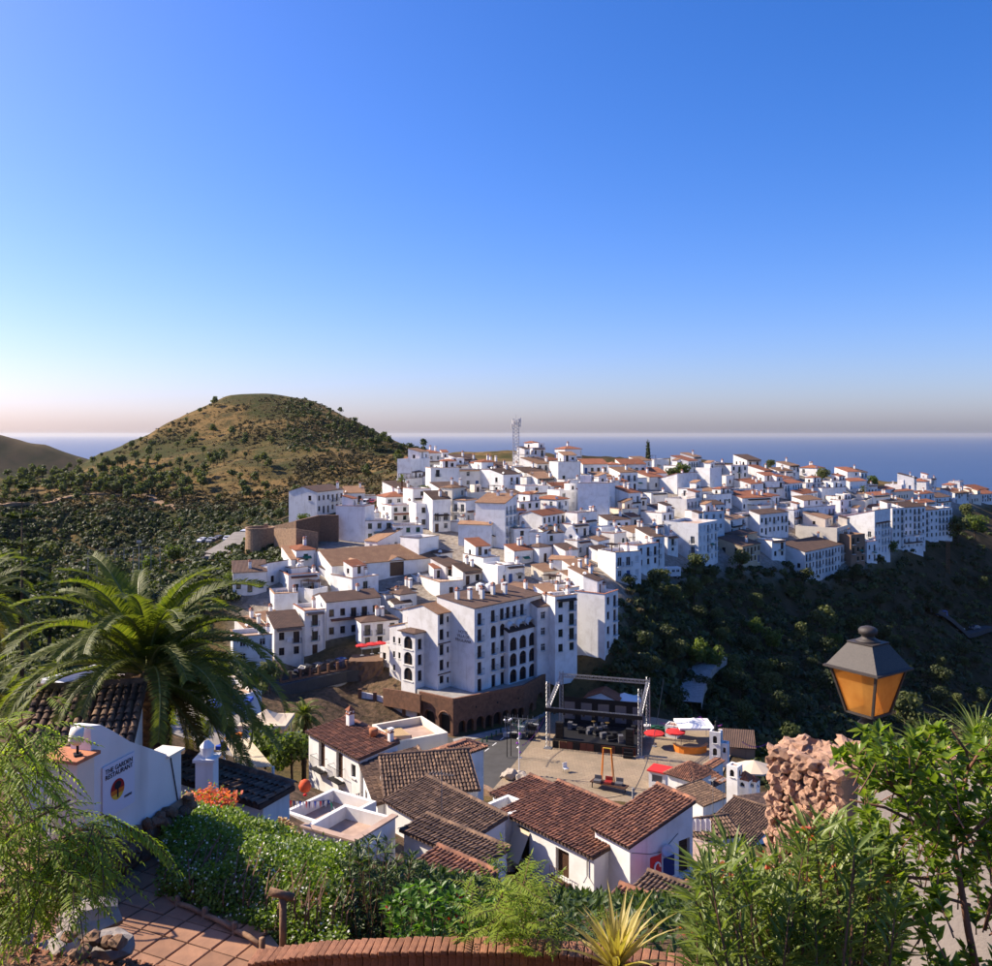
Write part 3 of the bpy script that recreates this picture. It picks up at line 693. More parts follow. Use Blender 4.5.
def auto_ops(rg,L,h,dens,big=False):
    ops=[]; n=max(1,int(round(h/2.8)))
    if dens<=0: return ops
    fh=h/n; c=max(1,int(L/2.2)) if dens>=4 else max(1,int(L/3.4)); sp=L/c
    colst=[rg.choice('wdddsw') for _ in range(c)]
    for f in range(n):
        for i in range(c):
            if rg.random()>dens/6.2: continue
            st=colst[i]; s=sp*(i+.5)
            if f==0 and rg.random()<.25: ops.append((s,.06,1.0,min(2.1,fh-.5),rg.choice('ddgb'))); continue
            if fh<2.0: ops.append((s,f*fh+.5,.8,fh-.9 if fh>1.5 else .6,'w')); continue
            if st=='d' and f>0 and sp>1.9: ops.append((s,f*fh+.12,1.15,min(2.1,fh-.4),'d'))
            else: ops.append((s,f*fh+.85,1.0 if sp>1.6 else .7,min(1.4,fh-1.1) if fh>2.2 else .8,'w' if st!='s' else 's'))
    return ops
LM=[('the radio mast',P(516,464,296)),('the cypress',P(648,470,330)),('the bell gable',P(571,548,214)),('the long tiled hall',P(380,590,176)),('the round stone bastion',P(265,548,205)),('the tan hip-roofed house',P(735,548,248)),
    ('the crest tree clump',P(680,478,320)),('the arcaded hotel',P(500,640,104)),('the sunken road',P(225,550,205)),('the brick arcade',P(470,715,103)),('the camper on the slope',P(671,572,226)),('the ridge-end agaves',P(840,468,390)),('the ravine power pole',P(948,560,345))]
NUM=['no','single','two','three','four','five','six','seven','eight','nine','ten','eleven','twelve']
def house_label(h,nw,nb,extras):
    n=max(1,int(round(h['h']/2.8))); st=NUM[n] if n>1 else 'one'
    rf={'f':'flat-roofed'}.get(h['roof']) or {'r':'red','t':'tan','d':'dark'}[h['roof'][-1]]+'-tiled '+{'x':'gabled','y':'gabled','m':'lean-to','h':'hipped'}[h['roof'][0]]
    lm=sorted(LM,key=lambda q:(q[1]-h['ctr']).length)[0]; dv=lm[1]-h['ctr']; dist=dv.length
    rel='beside' if dist<16 else ('uphill of' if h['ctr'].z>lm[1].z+3 else 'downhill of' if h['ctr'].z<lm[1].z-3 else 'level with')
    sz='narrow' if max(h['L1'],h['L2'])<6.5 else 'broad' if max(h['L1'],h['L2'])>11 else 'small' if h['h']<4.6 else 'mid-sized'
    nt_=f'{NUM[nw]} window{"s" if nw>1 else ""}' if 0<nw<13 else ('blank walls' if nw==0 else 'many windows')
    ex=f', {extras[0]}' if extras else ''
    lb=f'{sz} {st}-storey white {rf} house, {nt_}{ex}, {rel} {lm[0]}'
    return lb if len(lb.split())<=16 else f'{st}-storey white {rf} house, {nt_}{ex if len(lb.split())<18 else ""}, {rel} {lm[0]}'
def make_house(h,i):
    rg=random.Random(100+i); wall='white'
    if h['reg']=='C' and 780<h['xc'] : pass
    tint=h.get('mat') or ('old_white' if rg.random()<.12 else 'cream' if rg.random()<.06 else 'white')
    if h['reg']!='Z':
        if abs(h['xc']-(560+882/4.83))<.2: tint='tan'
        if abs(h['xc']-(740+437/3.937))<.2: tint='brown_plaster'
        if abs(h['xc']-(740+382/3.937))<1 or abs(h['xc']-(740+494/3.937))<1: tint='cream'
    z=h['c'].z; u=h['ctr']; L1,L2,H=h['L1'],h['L2'],h['h']
    t=thing('house','','house',(u.x,u.y,z),-h['a'])
    of=auto_ops(rg,L1,H-.3,h['fd']); orr=auto_ops(rg,L2,H-.3,h['rd'])
    cap=rg.choice([None,'tile_red','tile_tan','tile_dark','tile_red']) if h['roof']=='f' else None
    ztop=block(t,rg,-L1/2,-L2/2,0,L1,L2,H,h['roof'],of,orr,(),tint,cap=cap,frame=rg.choice(['wood_brown','wood_brown','frame_white','wood_green']))
    ex=[]; fl=h['roof']=='f'
    if fl and L1>5 and L2>5 and rg.random()<.42:
        w,d_,hh=rg.uniform(2.2,3),rg.uniform(2.2,3.2),rg.uniform(1.9,2.4); sx=rg.choice([-1,1])
        bx=-L1/2+.3 if sx<0 else L1/2-w-.3
        block(t,rg,bx,L2/2-d_-.3,ztop-.75,w,d_,hh+.3,rg.choice(['mrr','mrd','mft','f']),(),[(d_/2,.1,.8,1.7,'d')],(),tint,deep=.0,parapet=.15,name='roof_hut'); ex.append('rooftop hut')
    if fl and max(L1,L2)>7.5 and rg.random()<.5 and H>4:                       # a set-back upper room
        w=L1*rg.uniform(.4,.6) if L1>6 else L1-.5; d_=L2*rg.uniform(.4,.6) if L2>6 else L2-.5; hh=rg.uniform(2.3,2.8)
        block(t,rg,-L1/2+.24,L2/2-d_-.24,ztop-.74,w,d_,hh,rg.choice(['mrr','mrd','mrt','hr','f']),[(w*.5,.75,.9,1.1,'w')] if w>2.5 else (),[(d_*.3,.72,.9,1.9,'d'),(d_*.72,.9,.9,1.1,'w')] if d_>3.4 else [(d_*.5,.72,.9,1.8,'d')],(),tint,deep=0,parapet=.25,name='penthouse'); ex.insert(0,'set-back upper room')
    if fl and rg.random()<.4:                                                  # iron rail on the terrace edge
        rl=MB(); n_=int(L2/.35)
        for q in range(n_+1): rl.bar((L1/2-.1,-L2/2+.1+q*(L2-.2)/n_,ztop),(L1/2-.1,-L2/2+.1+q*(L2-.2)/n_,ztop+.55),.02,0,3)
        rl.bar((L1/2-.1,-L2/2+.1,ztop+.55),(L1/2-.1,L2/2-.1,ztop+.55),.03,0,4); rl.build('terrace_rail','iron',t)
    if h['rd']>2 and rg.random()<.35:                                          # tiled canopy strip over the openings
        zc=H*rg.choice([.5,.92]) if H>4.5 else H*.85; y0_,y1_=-L2/2+L2*.08,L2/2-L2*.08
        link('canopy',roof_mesh('canopy',[[(L1/2+.75,y0_,zc),(L1/2+.75,y1_,zc),(L1/2+.01,y1_,zc+.32),(L1/2+.01,y0_,zc+.32)]],rg.choice(['tile_dark','tile_red','tile_tan']),.1),t)
    if rg.random()<.5:
        dp_=MB(); dp_.tube([(L1/2+.07,L2/2-.3,H-.8),(L1/2+.07,L2/2-.3,-1)],.05,0,5); dp_.build('drainpipe',rg.choice(['metal_grey','frame_white']),t)
    if rg.random()<.25:
        ac=MB(); ac.box(L1/2+.01,L1/2+.35,-.4,.4,H*.55,H*.55+.6); ac.build('air_conditioner','dish_white',t)
    if rg.random()<.2 and h['rd']>2:
        aw=MB(); y_=rg.uniform(-L2/4,L2/4); aw.quad((L1/2+1.0,y_-.9,H*.42),(L1/2+1.0,y_+.9,H*.42),(L1/2+.02,y_+.9,H*.42+.5),(L1/2+.02,y_-.9,H*.42+.5)); aw.build('awning',rg.choice(['awning_green','screen_tan','screen_tan']),t)
    nch=rg.choice([0,1,1,2])
    for j in range(nch):
        x=rg.uniform(-L1/2+.6,L1/2-.6); y=rg.uniform(0,L2/2-.6)
        k=h['roof'][0]; zz=ztop+.1 if fl else ztop+.5+(abs(L1)*.12 if k=='m' else .6)
        if k=='m' and h['roof'][1]=='r': zz=ztop+(L1/2-x)*.255+.5
        if fl: y=L2/2-.4; zz=ztop-.1
        link('chimney',unit_chimney(j%2),t,(x,y,zz))
    if nch==2: ex.append('twin chimneys')
    if rg.random()<.35:
        link('antenna',unit_antenna(),t,(rg.uniform(-L1/2+.5,L1/2-.5),L2/2-.35,ztop+(.1 if fl else .7)),rg.uniform(0,3)); ex.append('aerial')
    if rg.random()<.14: link('satellite_dish',unit_dish(),t,(L1/2-.5,-L2/2+.6,ztop+.35),rg.uniform(-.5,1)); ex.append('dish')
    if fl and rg.random()<.13: link('water_tank',unit_tank(),t,(rg.uniform(-L1/4,L1/4),L2/4,ztop-.75)); ex.insert(0,'water tank')
    if fl and rg.random()<.12:
        pg=MB(); hx=min(3.2,L1-1)
        for x in(-hx/2,hx/2):
            for y in(-L2/2+.4,-L2/2+2.4): pg.bar((x,y,ztop-.75),(x,y,ztop+1.35),.07,0,4)
        for q in range(9): pg.bar((-hx/2-.2+q*(hx+.4)/8,-L2/2+.2,ztop+1.4),(-hx/2-.2+q*(hx+.4)/8,-L2/2+2.7,ztop+1.4),.05,0,4)
        pg.build('pergola','wood_brown',t); ex.insert(0,'pergola')
    h['nw']=len(of)+len(orr); h['ex']=ex; h['ob']=t; t['label']=house_label(h,len(of)+len(orr),0,ex); t['group']='white houses of the hill village'
    if tint=='tan': t['label']='tan plaster house with '+{'h':'dark hipped roof beside the ravine slope','m':'dark lean-to roof on the ravine slope','f':'flat roof near the ravine slope'}[h['roof'][0]]+f', {len(of)+len(orr)} openings'
    if tint=='brown_plaster': t['label']=f'bare brown brick house squeezed between white houses above the ravine, {len(of)+len(orr)} openings'
    return t
# camper and bell gable handled with the landmarks
for i,h in enumerate(HOUSES): make_house(h,i)
# ---------------------------------------------------------------- square, road, retaining walls
def sheet(name,pix,z,m,z0=.6):
    mb=MB(); pts=[G(px,py,z) for px,py in pix]
    a=sum(pts[i].x*pts[(i+1)%len(pts)].y-pts[(i+1)%len(pts)].x*pts[i].y for i in range(len(pts)))
    if a<0: pts=pts[::-1]
    mb.prism([(p.x,p.y) for p in pts],z-z0,z); return tag(mb.build(name,m),kind='structure')
sheet('town_square',[(552,713),(640,715),(700,725),(735,745),(715,790),(640,808),(520,810),(484,799),(505,775),(535,737)],PZ+.1,'paving')
sheet('road',[(395,743),(419,729.5),(453,738),(524,722),(550,710),(560,708),(552,713),(536,737),(506,775),(485,799),(470,797),(425,775)],PZ,'asphalt')
sheet('pavement',[(453,739),(524,723),(550,709),(550,711.5),(525,727),(455,744)],PZ+.12,'concrete',.5)
mb=MB()
for (a,b),(c,d) in (((456,744.6),(526,727.6)),((526,727.6),(551,712))):
    p,q=G(a,b,PZ+.012),G(c,d,PZ+.012); n=(q-p).normalized().cross(Vector((0,0,1)))*.16; mb.quad(p,p+n,q+n,q)
tag(mb.build('kerb_line','line_yellow'),kind='structure')
mb=MB()
for i in range(9):
    p,q=G(462+i*7.6,768-i*5.6,PZ+.008),G(466+i*7.6,765-i*5.6,PZ+.008); n=(q-p).normalized().cross(Vector((0,0,1)))*.07; mb.quad(p-n,p+n,q+n,q-n)
tag(mb.build('lane_marking','line_white'),kind='structure')
# ---------------------------------------------------------------- brick arcade under the hotel terrace
def arcade():
    p0,p1,p2,p3=[G(px,py,PZ) for px,py in((419,727.5),(453,736),(524,720.5),(546,707))]
    t=thing('brick_arcade','long brown brick arcade wall with round arches under the hotel terrace','arcade wall',p1)
    H=5.7
    for k,(a,b,ops) in enumerate(((p0,p1,[(.32,2.2,3.4),(.76,2.3,3.6)]),(p1,p2,[(.12,1.3,2.2),(.235,1.3,2.2),(.37,1.4,2.3),(.49,1.3,2.2),(.61,1.5,2.4),(.73,1.3,2.4),(.85,1.4,2.4),(.95,1.3,2.3)]),(p2,p3,[(.3,1.4,2.4),(.68,2.4,3.3)]))):
        L=(b-a).length; u=(b-a).normalized(); n=u.cross(Vector((0,0,1))); mb=MB()
        wall_panel(mb,a-p1,u,L,-.4,H,[(s*L-w/2,s*L+w/2,.02,hh,True) for s,w,hh in ops],n,.7)
        top=[(0,H),(L,H)]; A=a-p1; B=b-p1; back=-n*.7
        mb.quad(A+Vector((0,0,H)),B+Vector((0,0,H)),B+back+Vector((0,0,H)),A+back+Vector((0,0,H)))
        mb.build('wall','brick_far',t)
        for s,w,hh in ops:
            c=A+u*(s*L)-n*.66; q=MB(); q.quad(c-u*w/2,c+u*w/2,c+u*w/2+Vector((0,0,hh)),c-u*w/2+Vector((0,0,hh)),0); q.build('gate_panel','iron',t)
            ar=MB(); pts=[A+u*(s*L+math.cos(math.pi*i/8)*(w/2+.12))+Vector((0,0,hh-w/2+math.sin(math.pi*i/8)*(w/2+.12)))+n*.03 for i in range(9)]; ar.tube(pts,.13,0,4); ar.build('arch_ring','arch_brick',t)
        cp=MB(); cp.tube([A+Vector((0,0,H+.1))-n*.2,B+Vector((0,0,H+.1))-n*.2],.3,0,4); cp.build('coping','arch_brick',t)
    for k in range(3):
        c=(p1-p1)+(p2-p1)*(.3+.3*k); lp=MB(); lp.bar(c+Vector((.2,-.4,4)),c+Vector((.2,-.4,4.3)),.12,0,5); lp.build('wall_lamp','iron',t)
mat('brick_far',(.20,.10,.06),(.12,.065,.042),scale=1.6,bmp=.8,bscale=7); mat('arch_brick',(.24,.115,.065),(.15,.075,.05),scale=4,bmp=.5)
arcade()
# ---------------------------------------------------------------- hotel
def hotel():
    c=P(474.4,699,151.2); c.z=-9.5; a=R(42); t=thing('hotel','large white arched hotel with balconies standing above the brown brick arcade','hotel',c,-a)
    rg=random.Random(5); st=2.78
    def sx(px,x=0):                                                         # facade position of a photo column
        X=(px-496)/FPX; cx,cy=c.x+math.cos(a)*x,c.y-math.sin(a)*x
        return (X*cy-cx)/(math.sin(a)-X*math.cos(a))
    cols=[479.6,493.5,502.5]; top=[sx(p) for p in (479.6,493,502,508,514.5,522)]
    ops=[(sx(p),f*st+.1 if f else .05,1.0,2.05,'d' if f else 'd') for p in cols for f in range(4)]+[(s,4*st+.1,1.0,2.0,'d') for s in top]
    ops=[o if not(abs(o[1]-3*st-.1)<.2 and o[0]>3) else (o[0],o[1],1.35,2.1,'a') for o in ops]
    Ly=sx(541)
    block(t,rg,-9,0,0,9,Ly,14.2,'mrd',[(8,1.2,.0001,.0001,'o')] if 0 else (),ops,(),'white',deep=.4,pitch=.12,over=.35)
    # bay with three tiers of arches
    y0,y1=sx(508.5,1.1),sx(537,1.1); L=y1-y0
    ab=[(L*(i+.5)/3,f*st+.15,L/3-.75,2.35,'a') for i in range(3) for f in range(3)]
    block(t,rg,0,y0,0,1.1,L,9.1,'mrd',(),ab,(),'white',deep=.4,pitch=.5,name='arch_bay')
    for i in range(3):
        mb=MB(); pts=[Vector((.1,y0+L*(i+.5)/3+math.cos(q*math.pi/6)*.95,9.9+math.sin(q*math.pi/6)*.95)) for q in range(7)]
        for q in range(6): mb.quad(pts[q],pts[q+1],pts[q+1]+Vector((.9,0,-.4)),pts[q]+Vector((.9,0,-.4)))
        mb.build('vault','white',t)
    # lower wing toward the ravine
    yl=sx(545); y2=sx(566,1.5)
    block(t,rg,-6.5,Ly+.02,0,8,y2-Ly,6.2,'f',(),[((y2-Ly)*(i+.5)/4,f*2.8+.8,.8,1.3,'w') for i in range(4) for f in range(2)],(),'white',deep=8)
    # set-back middle, with the name painted on the side wall
    block(t,rg,-13.3,-3.0,0,7.6,8,12.9,'yt',(),[(.9,f*2.6+.6+(0 if f else .4),.95,1.8 if f else 1.3,'w') for f in range(5)]+[(2.4,f*2.6+.8,.5,1.0,'w') for f in range(5)],(),'white',deep=7,pitch=.3)
    mb=MB()
    for f in (1,3): mb.box(-5.72,-5.6,-3.0,-.02,f*2.6-.12,f*2.6+.05)
    mb.build('string_course','tile_dark',t)
    block(t,rg,-12.5,-5.2,0,3.5,2.18,9.6,'hd',[(1.75,f*2.7+1.2,2.1,2.2,'a') for f in range(3)],[(1.1,f*2.7+1.2,.9,1.8,'w') for f in range(3)],(),'white',deep=8,over=.5,name='tower')
    block(t,rg,-15.9,-1.8,0,2.58,6,12.2,'mlt',[(1.7,9.6,1.0,1.5,'w')],(),(),'white',deep=8)
    block(t,rg,-18.5,-2.6,0,4.2,6.5,9.0,'mlt',[(1.2,6.2,.6,1.1,'w'),(2.6,6.2,.6,1.1,'w'),(1.2,3.6,.6,1.1,'w'),(2.6,3.6,.6,1.1,'w'),(1.2,1.2,.6,1.1,'w')],(),(),'white',deep=8)
    block(t,rg,-22.4,-1.5,0,3.88,7,5.2,'f',[(1.2,2.4,.9,1.2,'w'),(2.9,.3,.9,2.0,'d')],(),(),'white',deep=8)
    for i in range(7): link('chimney',unit_chimney(i%2),t,(-5.5+(i%3)*1.1,1.5+i*2.0,15.5))
    for i in range(2): link('water_tank',unit_tank(),t,(-7+i*1.4,9+i,15.2),0,(1.5,1.5,1.1))
    lettering('HOTEL\nVILLA DE\nFRIGILIANA',.72,'wood_brown',t,(-2.6,-.03,9.6),(R(90),0,0))
hotel()
q_=[G(px,py,PZ) for px,py in((419,727.5),(453,736),(524,720.5),(546,707))]; bk=[Vector((0,.5,0))+p for p in q_]
mb=MB(); mb.prism([(p.x,p.y) for p in bk]+[(14,176),(-4,172),(-14,168),(-13.4,153)],-12,-9.45); tag(mb.build('hotel_forecourt','concrete'),kind='structure')
# ---------------------------------------------------------------- long tiled hall
def hall():
    px,py=331.8,590.5; d=D(px,py); c=P(px,py,d); a=R(58); k=(441-496)/FPX; L2=(k*c.y-c.x)/(math.sin(a)-k*math.cos(a)); H=(590.5-566)/FPX*d
    u=thing('tiled_hall','long white hall with broad tan tiled gable roof and two tall grilled openings','hall',c,-a)
    block(u,random,-15,0,0,15,L2,H,'yt',[(4,.6,1.2,1.6,'w')],[(L2*.2,H*.35,L2*.13,H*.6,'s'),(L2*.58,H*.35,L2*.13,H*.6,'s')],(),'white',pitch=.34,frame='wood_brown')
    for s in(.2,.58):
        m=MB(); y=L2*s; w=L2*.085; m.add([(.06,y-w,H-.05),(.06,y+w,H-.05),(.06,y,H+.8),(-2,y-w,H+.4),(-2,y+w,H+.4),(-2.4,y,H+.95)],[(0,1,2)],0)
        m.add([(.3,y-w*1.2,H-.1),(.3,y,H+.95),(-2.6,y,H+1.1),(-2.6,y-w*1.2,H+.55)],[(0,1,2,3)],1); m.add([(.3,y,H+.95),(.3,y+w*1.2,H-.1),(-2.6,y+w*1.2,H+.55),(-2.6,y,H+1.1)],[(0,1,2,3)],1); m.build('dormer',['white','tile_tan'],u)
hall()
# ---------------------------------------------------------------- round bastion, stone walls and the sunken road
def bastion():
    c=P(260,551,D(260,551)); r=14/FPX*c.y; h=24/FPX*c.y
    t=thing('stone_bastion','round ochre stone bastion above the sunken road','bastion',c)
    mb=MB(); mb.lathe([(r*1.05,-4),(r,h-.3),(r*1.03,h-.3),(r*1.03,h),(r*.9,h),(r*.9,h-.6),(.1,h-.6)],28); mb.build('wall','stone_wall',t,smooth=False)
    mb=MB(); mb.box(r*.3,r*.55,-.3,.3,h-.6,h+.8); mb.build('post','stone_wall',t)
bastion()
def stone_wall(label,pts,hs,m='stone_wall',w=.8,name='stone_wall',cap=None):
    b=pts[0]; t=thing(name,label,'stone wall',b)
    for i in range(len(pts)-1):
        a,c=pts[i]-b,pts[i+1]-b; u=(c-a); u.z=0; n=u.normalized().cross(Vector((0,0,1)))*-w; mb=MB()
        tops=(hs[i],hs[i+1]); lo=-3
        v=[a+Vector((0,0,lo)),c+Vector((0,0,lo)),c+n+Vector((0,0,lo)),a+n+Vector((0,0,lo)),a+Vector((0,0,tops[0])),c+Vector((0,0,tops[1])),c+n+Vector((0,0,tops[1])),a+n+Vector((0,0,tops[0]))]
        mb.add(v,[(0,3,2,1),(4,5,6,7),(0,1,5,4),(1,2,6,5),(2,3,7,6),(3,0,4,7)]); mb.build('wall',m,t)
    return t
def gp(px,py): return P(px,py,D(px,py))
stone_wall('stepped ochre stone wall joining the round bastion',[gp(274,551),gp(296,553),gp(318,548)],[5.2,5.5,3.6])
stone_wall('dark rubble stone wall under the gabled white house',[gp(296,540),gp(320,536),gp(338,536)],[4.5,5.0,5.0],'brown_stone')
stone_wall('stone retaining wall topped with dry grass beside the bastion',[gp(262,538),gp(300,530)],[2.5,2.5])
def ribbon(name,pix,w,m,lift=.12,kind='structure'):
    pts=[gp(*p) for p in pix]; mb=MB(); n=len(pts); L=[]
    fine=[]
    for i in range(n-1):
        for k in range(8): fine.append(pts[i].lerp(pts[i+1],k/8))
    fine.append(pts[-1])
    for i,p in enumerate(fine):
        u=(fine[min(i+1,len(fine)-1)]-fine[max(i-1,0)]); u.z=0; s=u.normalized().cross(Vector((0,0,1)))*w/2
        zz=max(gz(p.x,p.y),gz((p+s).x,(p+s).y),gz((p-s).x,(p-s).y))+lift; L.append((Vector(((p-s).x,(p-s).y,zz)),Vector(((p+s).x,(p+s).y,zz))))
    for i in range(len(L)-1):
        (a,b),(c,d)=L[i],L[i+1]; mb.quad(a,b,d,c)
        for q,r_ in((a,c),(d,b)): mb.quad(q,r_,r_-Vector((0,0,1.5)),q-Vector((0,0,1.5)))
    return tag(mb.build(name,m),kind=kind)
ribbon('sunken_road',[(203,566),(215,558),(228,550),(238,543),(246,536)],6,'pale_road')
ribbon('ravine_road',[(688,722),(692,702),(700,688),(716,676)],5,'concrete',.1)
ribbon('valley_road',[(925,634),(945,633),(965,632),(990,631)],3.4,'asphalt',.05)
mat('earth_light',(.3,.19,.1),(.22,.14,.08),scale=.4)
ribbon('hill_track',[(0,499),(60,497),(130,497),(180,503)],4,'earth_light',.4)
# retaining wall of the village road
def retaining():
    a,b=G(281,683,-8.5),G(347,669.5,-8.5); a.z=b.z=-8.5
    t=thing('retaining_wall','tall pale board-marked concrete retaining wall below the village road','retaining wall',a)
    u=(b-a); L=u.length; u.normalize(); n=u.cross(Vector((0,0,1))); mb=MB(); rows=[-6,-3.6,-2.7,-1.8,-.9,0]
    for i in range(len(rows)-1):
        o=n*(.012*(i%2)); A=o+Vector((0,0,rows[i])); B=u*L+o+Vector((0,0,rows[i])); C=u*L+o+Vector((0,0,rows[i+1]-.02)); E=o+Vector((0,0,rows[i+1]-.02)); mb.quad(A,B,C,E)
        mb.quad(E,C,C-o-n*.03+Vector((0,0,.02)),E-o-n*.03+Vector((0,0,.02)))
    mb.add([Vector((0,0,-6))-n*.05,u*L+Vector((0,0,-6))-n*.05,u*L-n*.05,-n*.05,-n*.6,u*L-n*.6],[(0,1,2,3),(3,2,5,4)]); mb.build('wall','board_wall',t)
    cp=MB(); cp.obox(Matrix.Translation(u*L/2-n*.2+Vector((0,0,.14)))@Matrix.Rotation(math.atan2(u.y,u.x),4,'Z'),L,.7,.25); cp.build('coping','brick_far',t)
    for i in range(8):
        p=MB(); p.obox(Matrix.Translation(u*(L*i/7)-n*.2+Vector((0,0,.9)))@Matrix.Rotation(math.atan2(u.y,u.x),4,'Z'),.4,.4,1.5); p.build('post','brick_far',t)
    for i in range(7):
        p=MB(); s0=L*i/7+.2; s1=L*(i+1)/7-.2
        for k in range(11): x=s0+(s1-s0)*k/10; p.bar(u*x-n*.2+Vector((0,0,.26)),u*x-n*.2+Vector((0,0,1.5)),.03,0,3)
        for z in(.4,1.5): p.bar(u*s0-n*.2+Vector((0,0,z)),u*s1-n*.2+Vector((0,0,z)),.04,0,3)
        p.build('railing','iron',t)
retaining()
sheet('village_road',[(262,690),(347,671),(385,668),(380,660),(345,662),(262,675)],-8.55,'asphalt',2)
rock=thing('rock_outcrop','cut brown earth and rock face holding up the cafe terrace','rock',G(365,692,-12.5))
mb=MB(); base=G(365,692,-12.5); rg=random.Random(9)
for i in range(11):
    for j in range(9):
        pass
gx=[[Vector(((i-5)*.62,-(math.sin(j/8*1.5))*.2+rg.uniform(-.22,.22)+ (0.35*abs(i-5)/5)**2*4,-1+j*.82)) for i in range(11)] for j in range(9)]
for j in range(8):
    for i in range(10): mb.quad(gx[j][i],gx[j][i+1],gx[j+1][i+1],gx[j+1][i])
for i in range(10): mb.quad(gx[8][i],gx[8][i+1],gx[8][i+1]+Vector((0,5,0)),gx[8][i]+Vector((0,5,0)))
for j in range(8): mb.quad(gx[j][10],gx[j][10]+Vector((0,5,0)),gx[j+1][10]+Vector((0,5,0)),gx[j+1][10]); mb.quad(gx[j][0]+Vector((0,5,0)),gx[j][0],gx[j+1][0],gx[j+1][0]+Vector((0,5,0)))
mb.build('rock_face','brown_stone',rock)
def parapet(label,pix,zs,hh,m,name='parapet_wall',posts=None):
    pts=[G(px,py,z) for (px,py),z in zip(pix,zs)]; t=thing(name,label,'wall',pts[0]); b=pts[0]
    for i in range(len(pts)-1):
        a,c=pts[i]-b,pts[i+1]-b; u=c-a; u.z=0; n=-u.normalized().cross(Vector((0,0,1)))*.3; mb=MB(); lo=Vector((0,0,-2)); up=Vector((0,0,hh))
        mb.add([a+lo,c+lo,c+n+lo,a+n+lo,a+up,c+up,c+n+up,a+n+up],[(0,3,2,1),(4,5,6,7),(0,1,5,4),(1,2,6,5),(2,3,7,6),(3,0,4,7)]); mb.build('wall',m,t)
    if posts:
        for i,p in enumerate(pts):
            q=MB(); q.box(p.x-b.x-.3,p.x-b.x+.3,p.y-b.y-.35,p.y-b.y+.25,-2,p.z-b.z+hh+.5); q.build('pilaster',posts,t)
    return t
parapet('low white stepped wall with brick pilasters below the hotel forecourt',[(360,701),(375,704),(391,709),(404,715),(419,722)],[-12.4,-12.8,-13.2,-13.8,-14.5],1.6,'white',posts='brick_far')
parapet('brown brick terrace wall in front of the hotel tower',[(383,694),(402,697),(420,701)],[-10.6,-10.3,-10.2],1.0,'brick_far')
# ---------------------------------------------------------------- mast, bell gable
def truss(mb,a,b,w=.4,n=10,r=.035,m=0):
    a=Vector(a); b=Vector(b); u=(b-a).normalized(); s=u.cross(Vector((0,0,1)) if abs(u.z)<.9 else Vector((1,0,0))).normalized()*w/2; q=u.cross(s).normalized()*w/2
    co=[s+q,s-q,-s-q,-s+q]
    for c in co: mb.bar(a+c,b+c,r,m,4)
    for i in range(n):
        p0=a.lerp(b,i/n); p1=a.lerp(b,(i+1)/n)
        for k in range(4): mb.bar(p0+co[k],p1+co[(k+1)%4],r*.6,m,3); mb.bar(p0+co[k],p0+co[(k+1)%4],r*.6,m,3)
def mast():
    c=gp(516,470); t=thing('radio_mast','tall lattice radio mast rising over the village crest','mast',c); h=(470-419)/FPX*c.y
    mb=MB(); truss(mb,(0,0,-1),(0,0,h),2.0,16,.15); mb.build('lattice','metal_white',t)
    for i in range(9):
        a=i*2.4; m=MB(); z=h-.3-.5*(i%5); m.box(-.2,.2,-.15,.15,z-.9,z+.7); m.build('panel_aerial','metal_white',t,(math.cos(a)*1.5,math.sin(a)*1.5,0),a)
    m=MB(); m.bar((0,0,h),(0,0,h+1.6),.05,0,4); m.build('lightning_rod','metal_white',t)
mat('metal_white',(.6,.58,.55),rough=.5); mast()
def bell_gable():
    c=gp(571,549); t=thing('bell_gable','white curved bell gable with round opening among the rooftops','bell gable',c,R(-30))
    w=1.9; prof=[(-w*1.6,-3),(w*1.6,-3),(w*1.6,1.2),(w*1.2,1.5),(w,2.2),(w,3.4),(w*.75,3.7),(w*.6,4.5),(w*.3,5.2),(0,5.5),(-w*.3,5.2),(-w*.6,4.5),(-w*.75,3.7),(-w,3.4),(-w,2.2),(-w*1.2,1.5),(-w*1.6,1.2)]
    bm=bmesh.new(); k=16; out=[bm.verts.new((x,-.35,z)) for x,z in prof]; hole=[bm.verts.new((.62*math.cos(2*math.pi*i/k),-.35,3+.62*math.sin(2*math.pi*i/k))) for i in range(k)]
    es=[bm.edges.new((out[i],out[(i+1)%len(out)])) for i in range(len(out))]+[bm.edges.new((hole[i],hole[(i+1)%k])) for i in range(k)]
    bmesh.ops.triangle_fill(bm,edges=es,use_beauty=True); r_=bmesh.ops.extrude_face_region(bm,geom=bm.faces[:]); bmesh.ops.translate(bm,verts=[v for v in r_['geom'] if isinstance(v,bmesh.types.BMVert)],vec=(0,.7,0)); bmesh.ops.recalc_face_normals(bm,faces=bm.faces)
    me=bpy.data.meshes.new('wall'); bm.to_mesh(me); bm.free(); me.materials.append(M['white']); link('wall',me,t)
    b=MB(); b.lathe([(.05,.5),(.15,.45),(.22,.1),(.35,0)],12,0,(0,0,2.75)); b.build('bell','iron',t,smooth=True)
    for x in(-w,w):
        f=MB(); f.lathe([(.18,0),(.2,.3),(.08,.4),(.16,.6),(.02,.8)],8,0,(x*1.1,0,3.3 if 0 else 2.2)); f.build('finial','white',t,smooth=True)
bell_gable()
mat('brass',(.5,.33,.1),rough=.3,metal=.8)
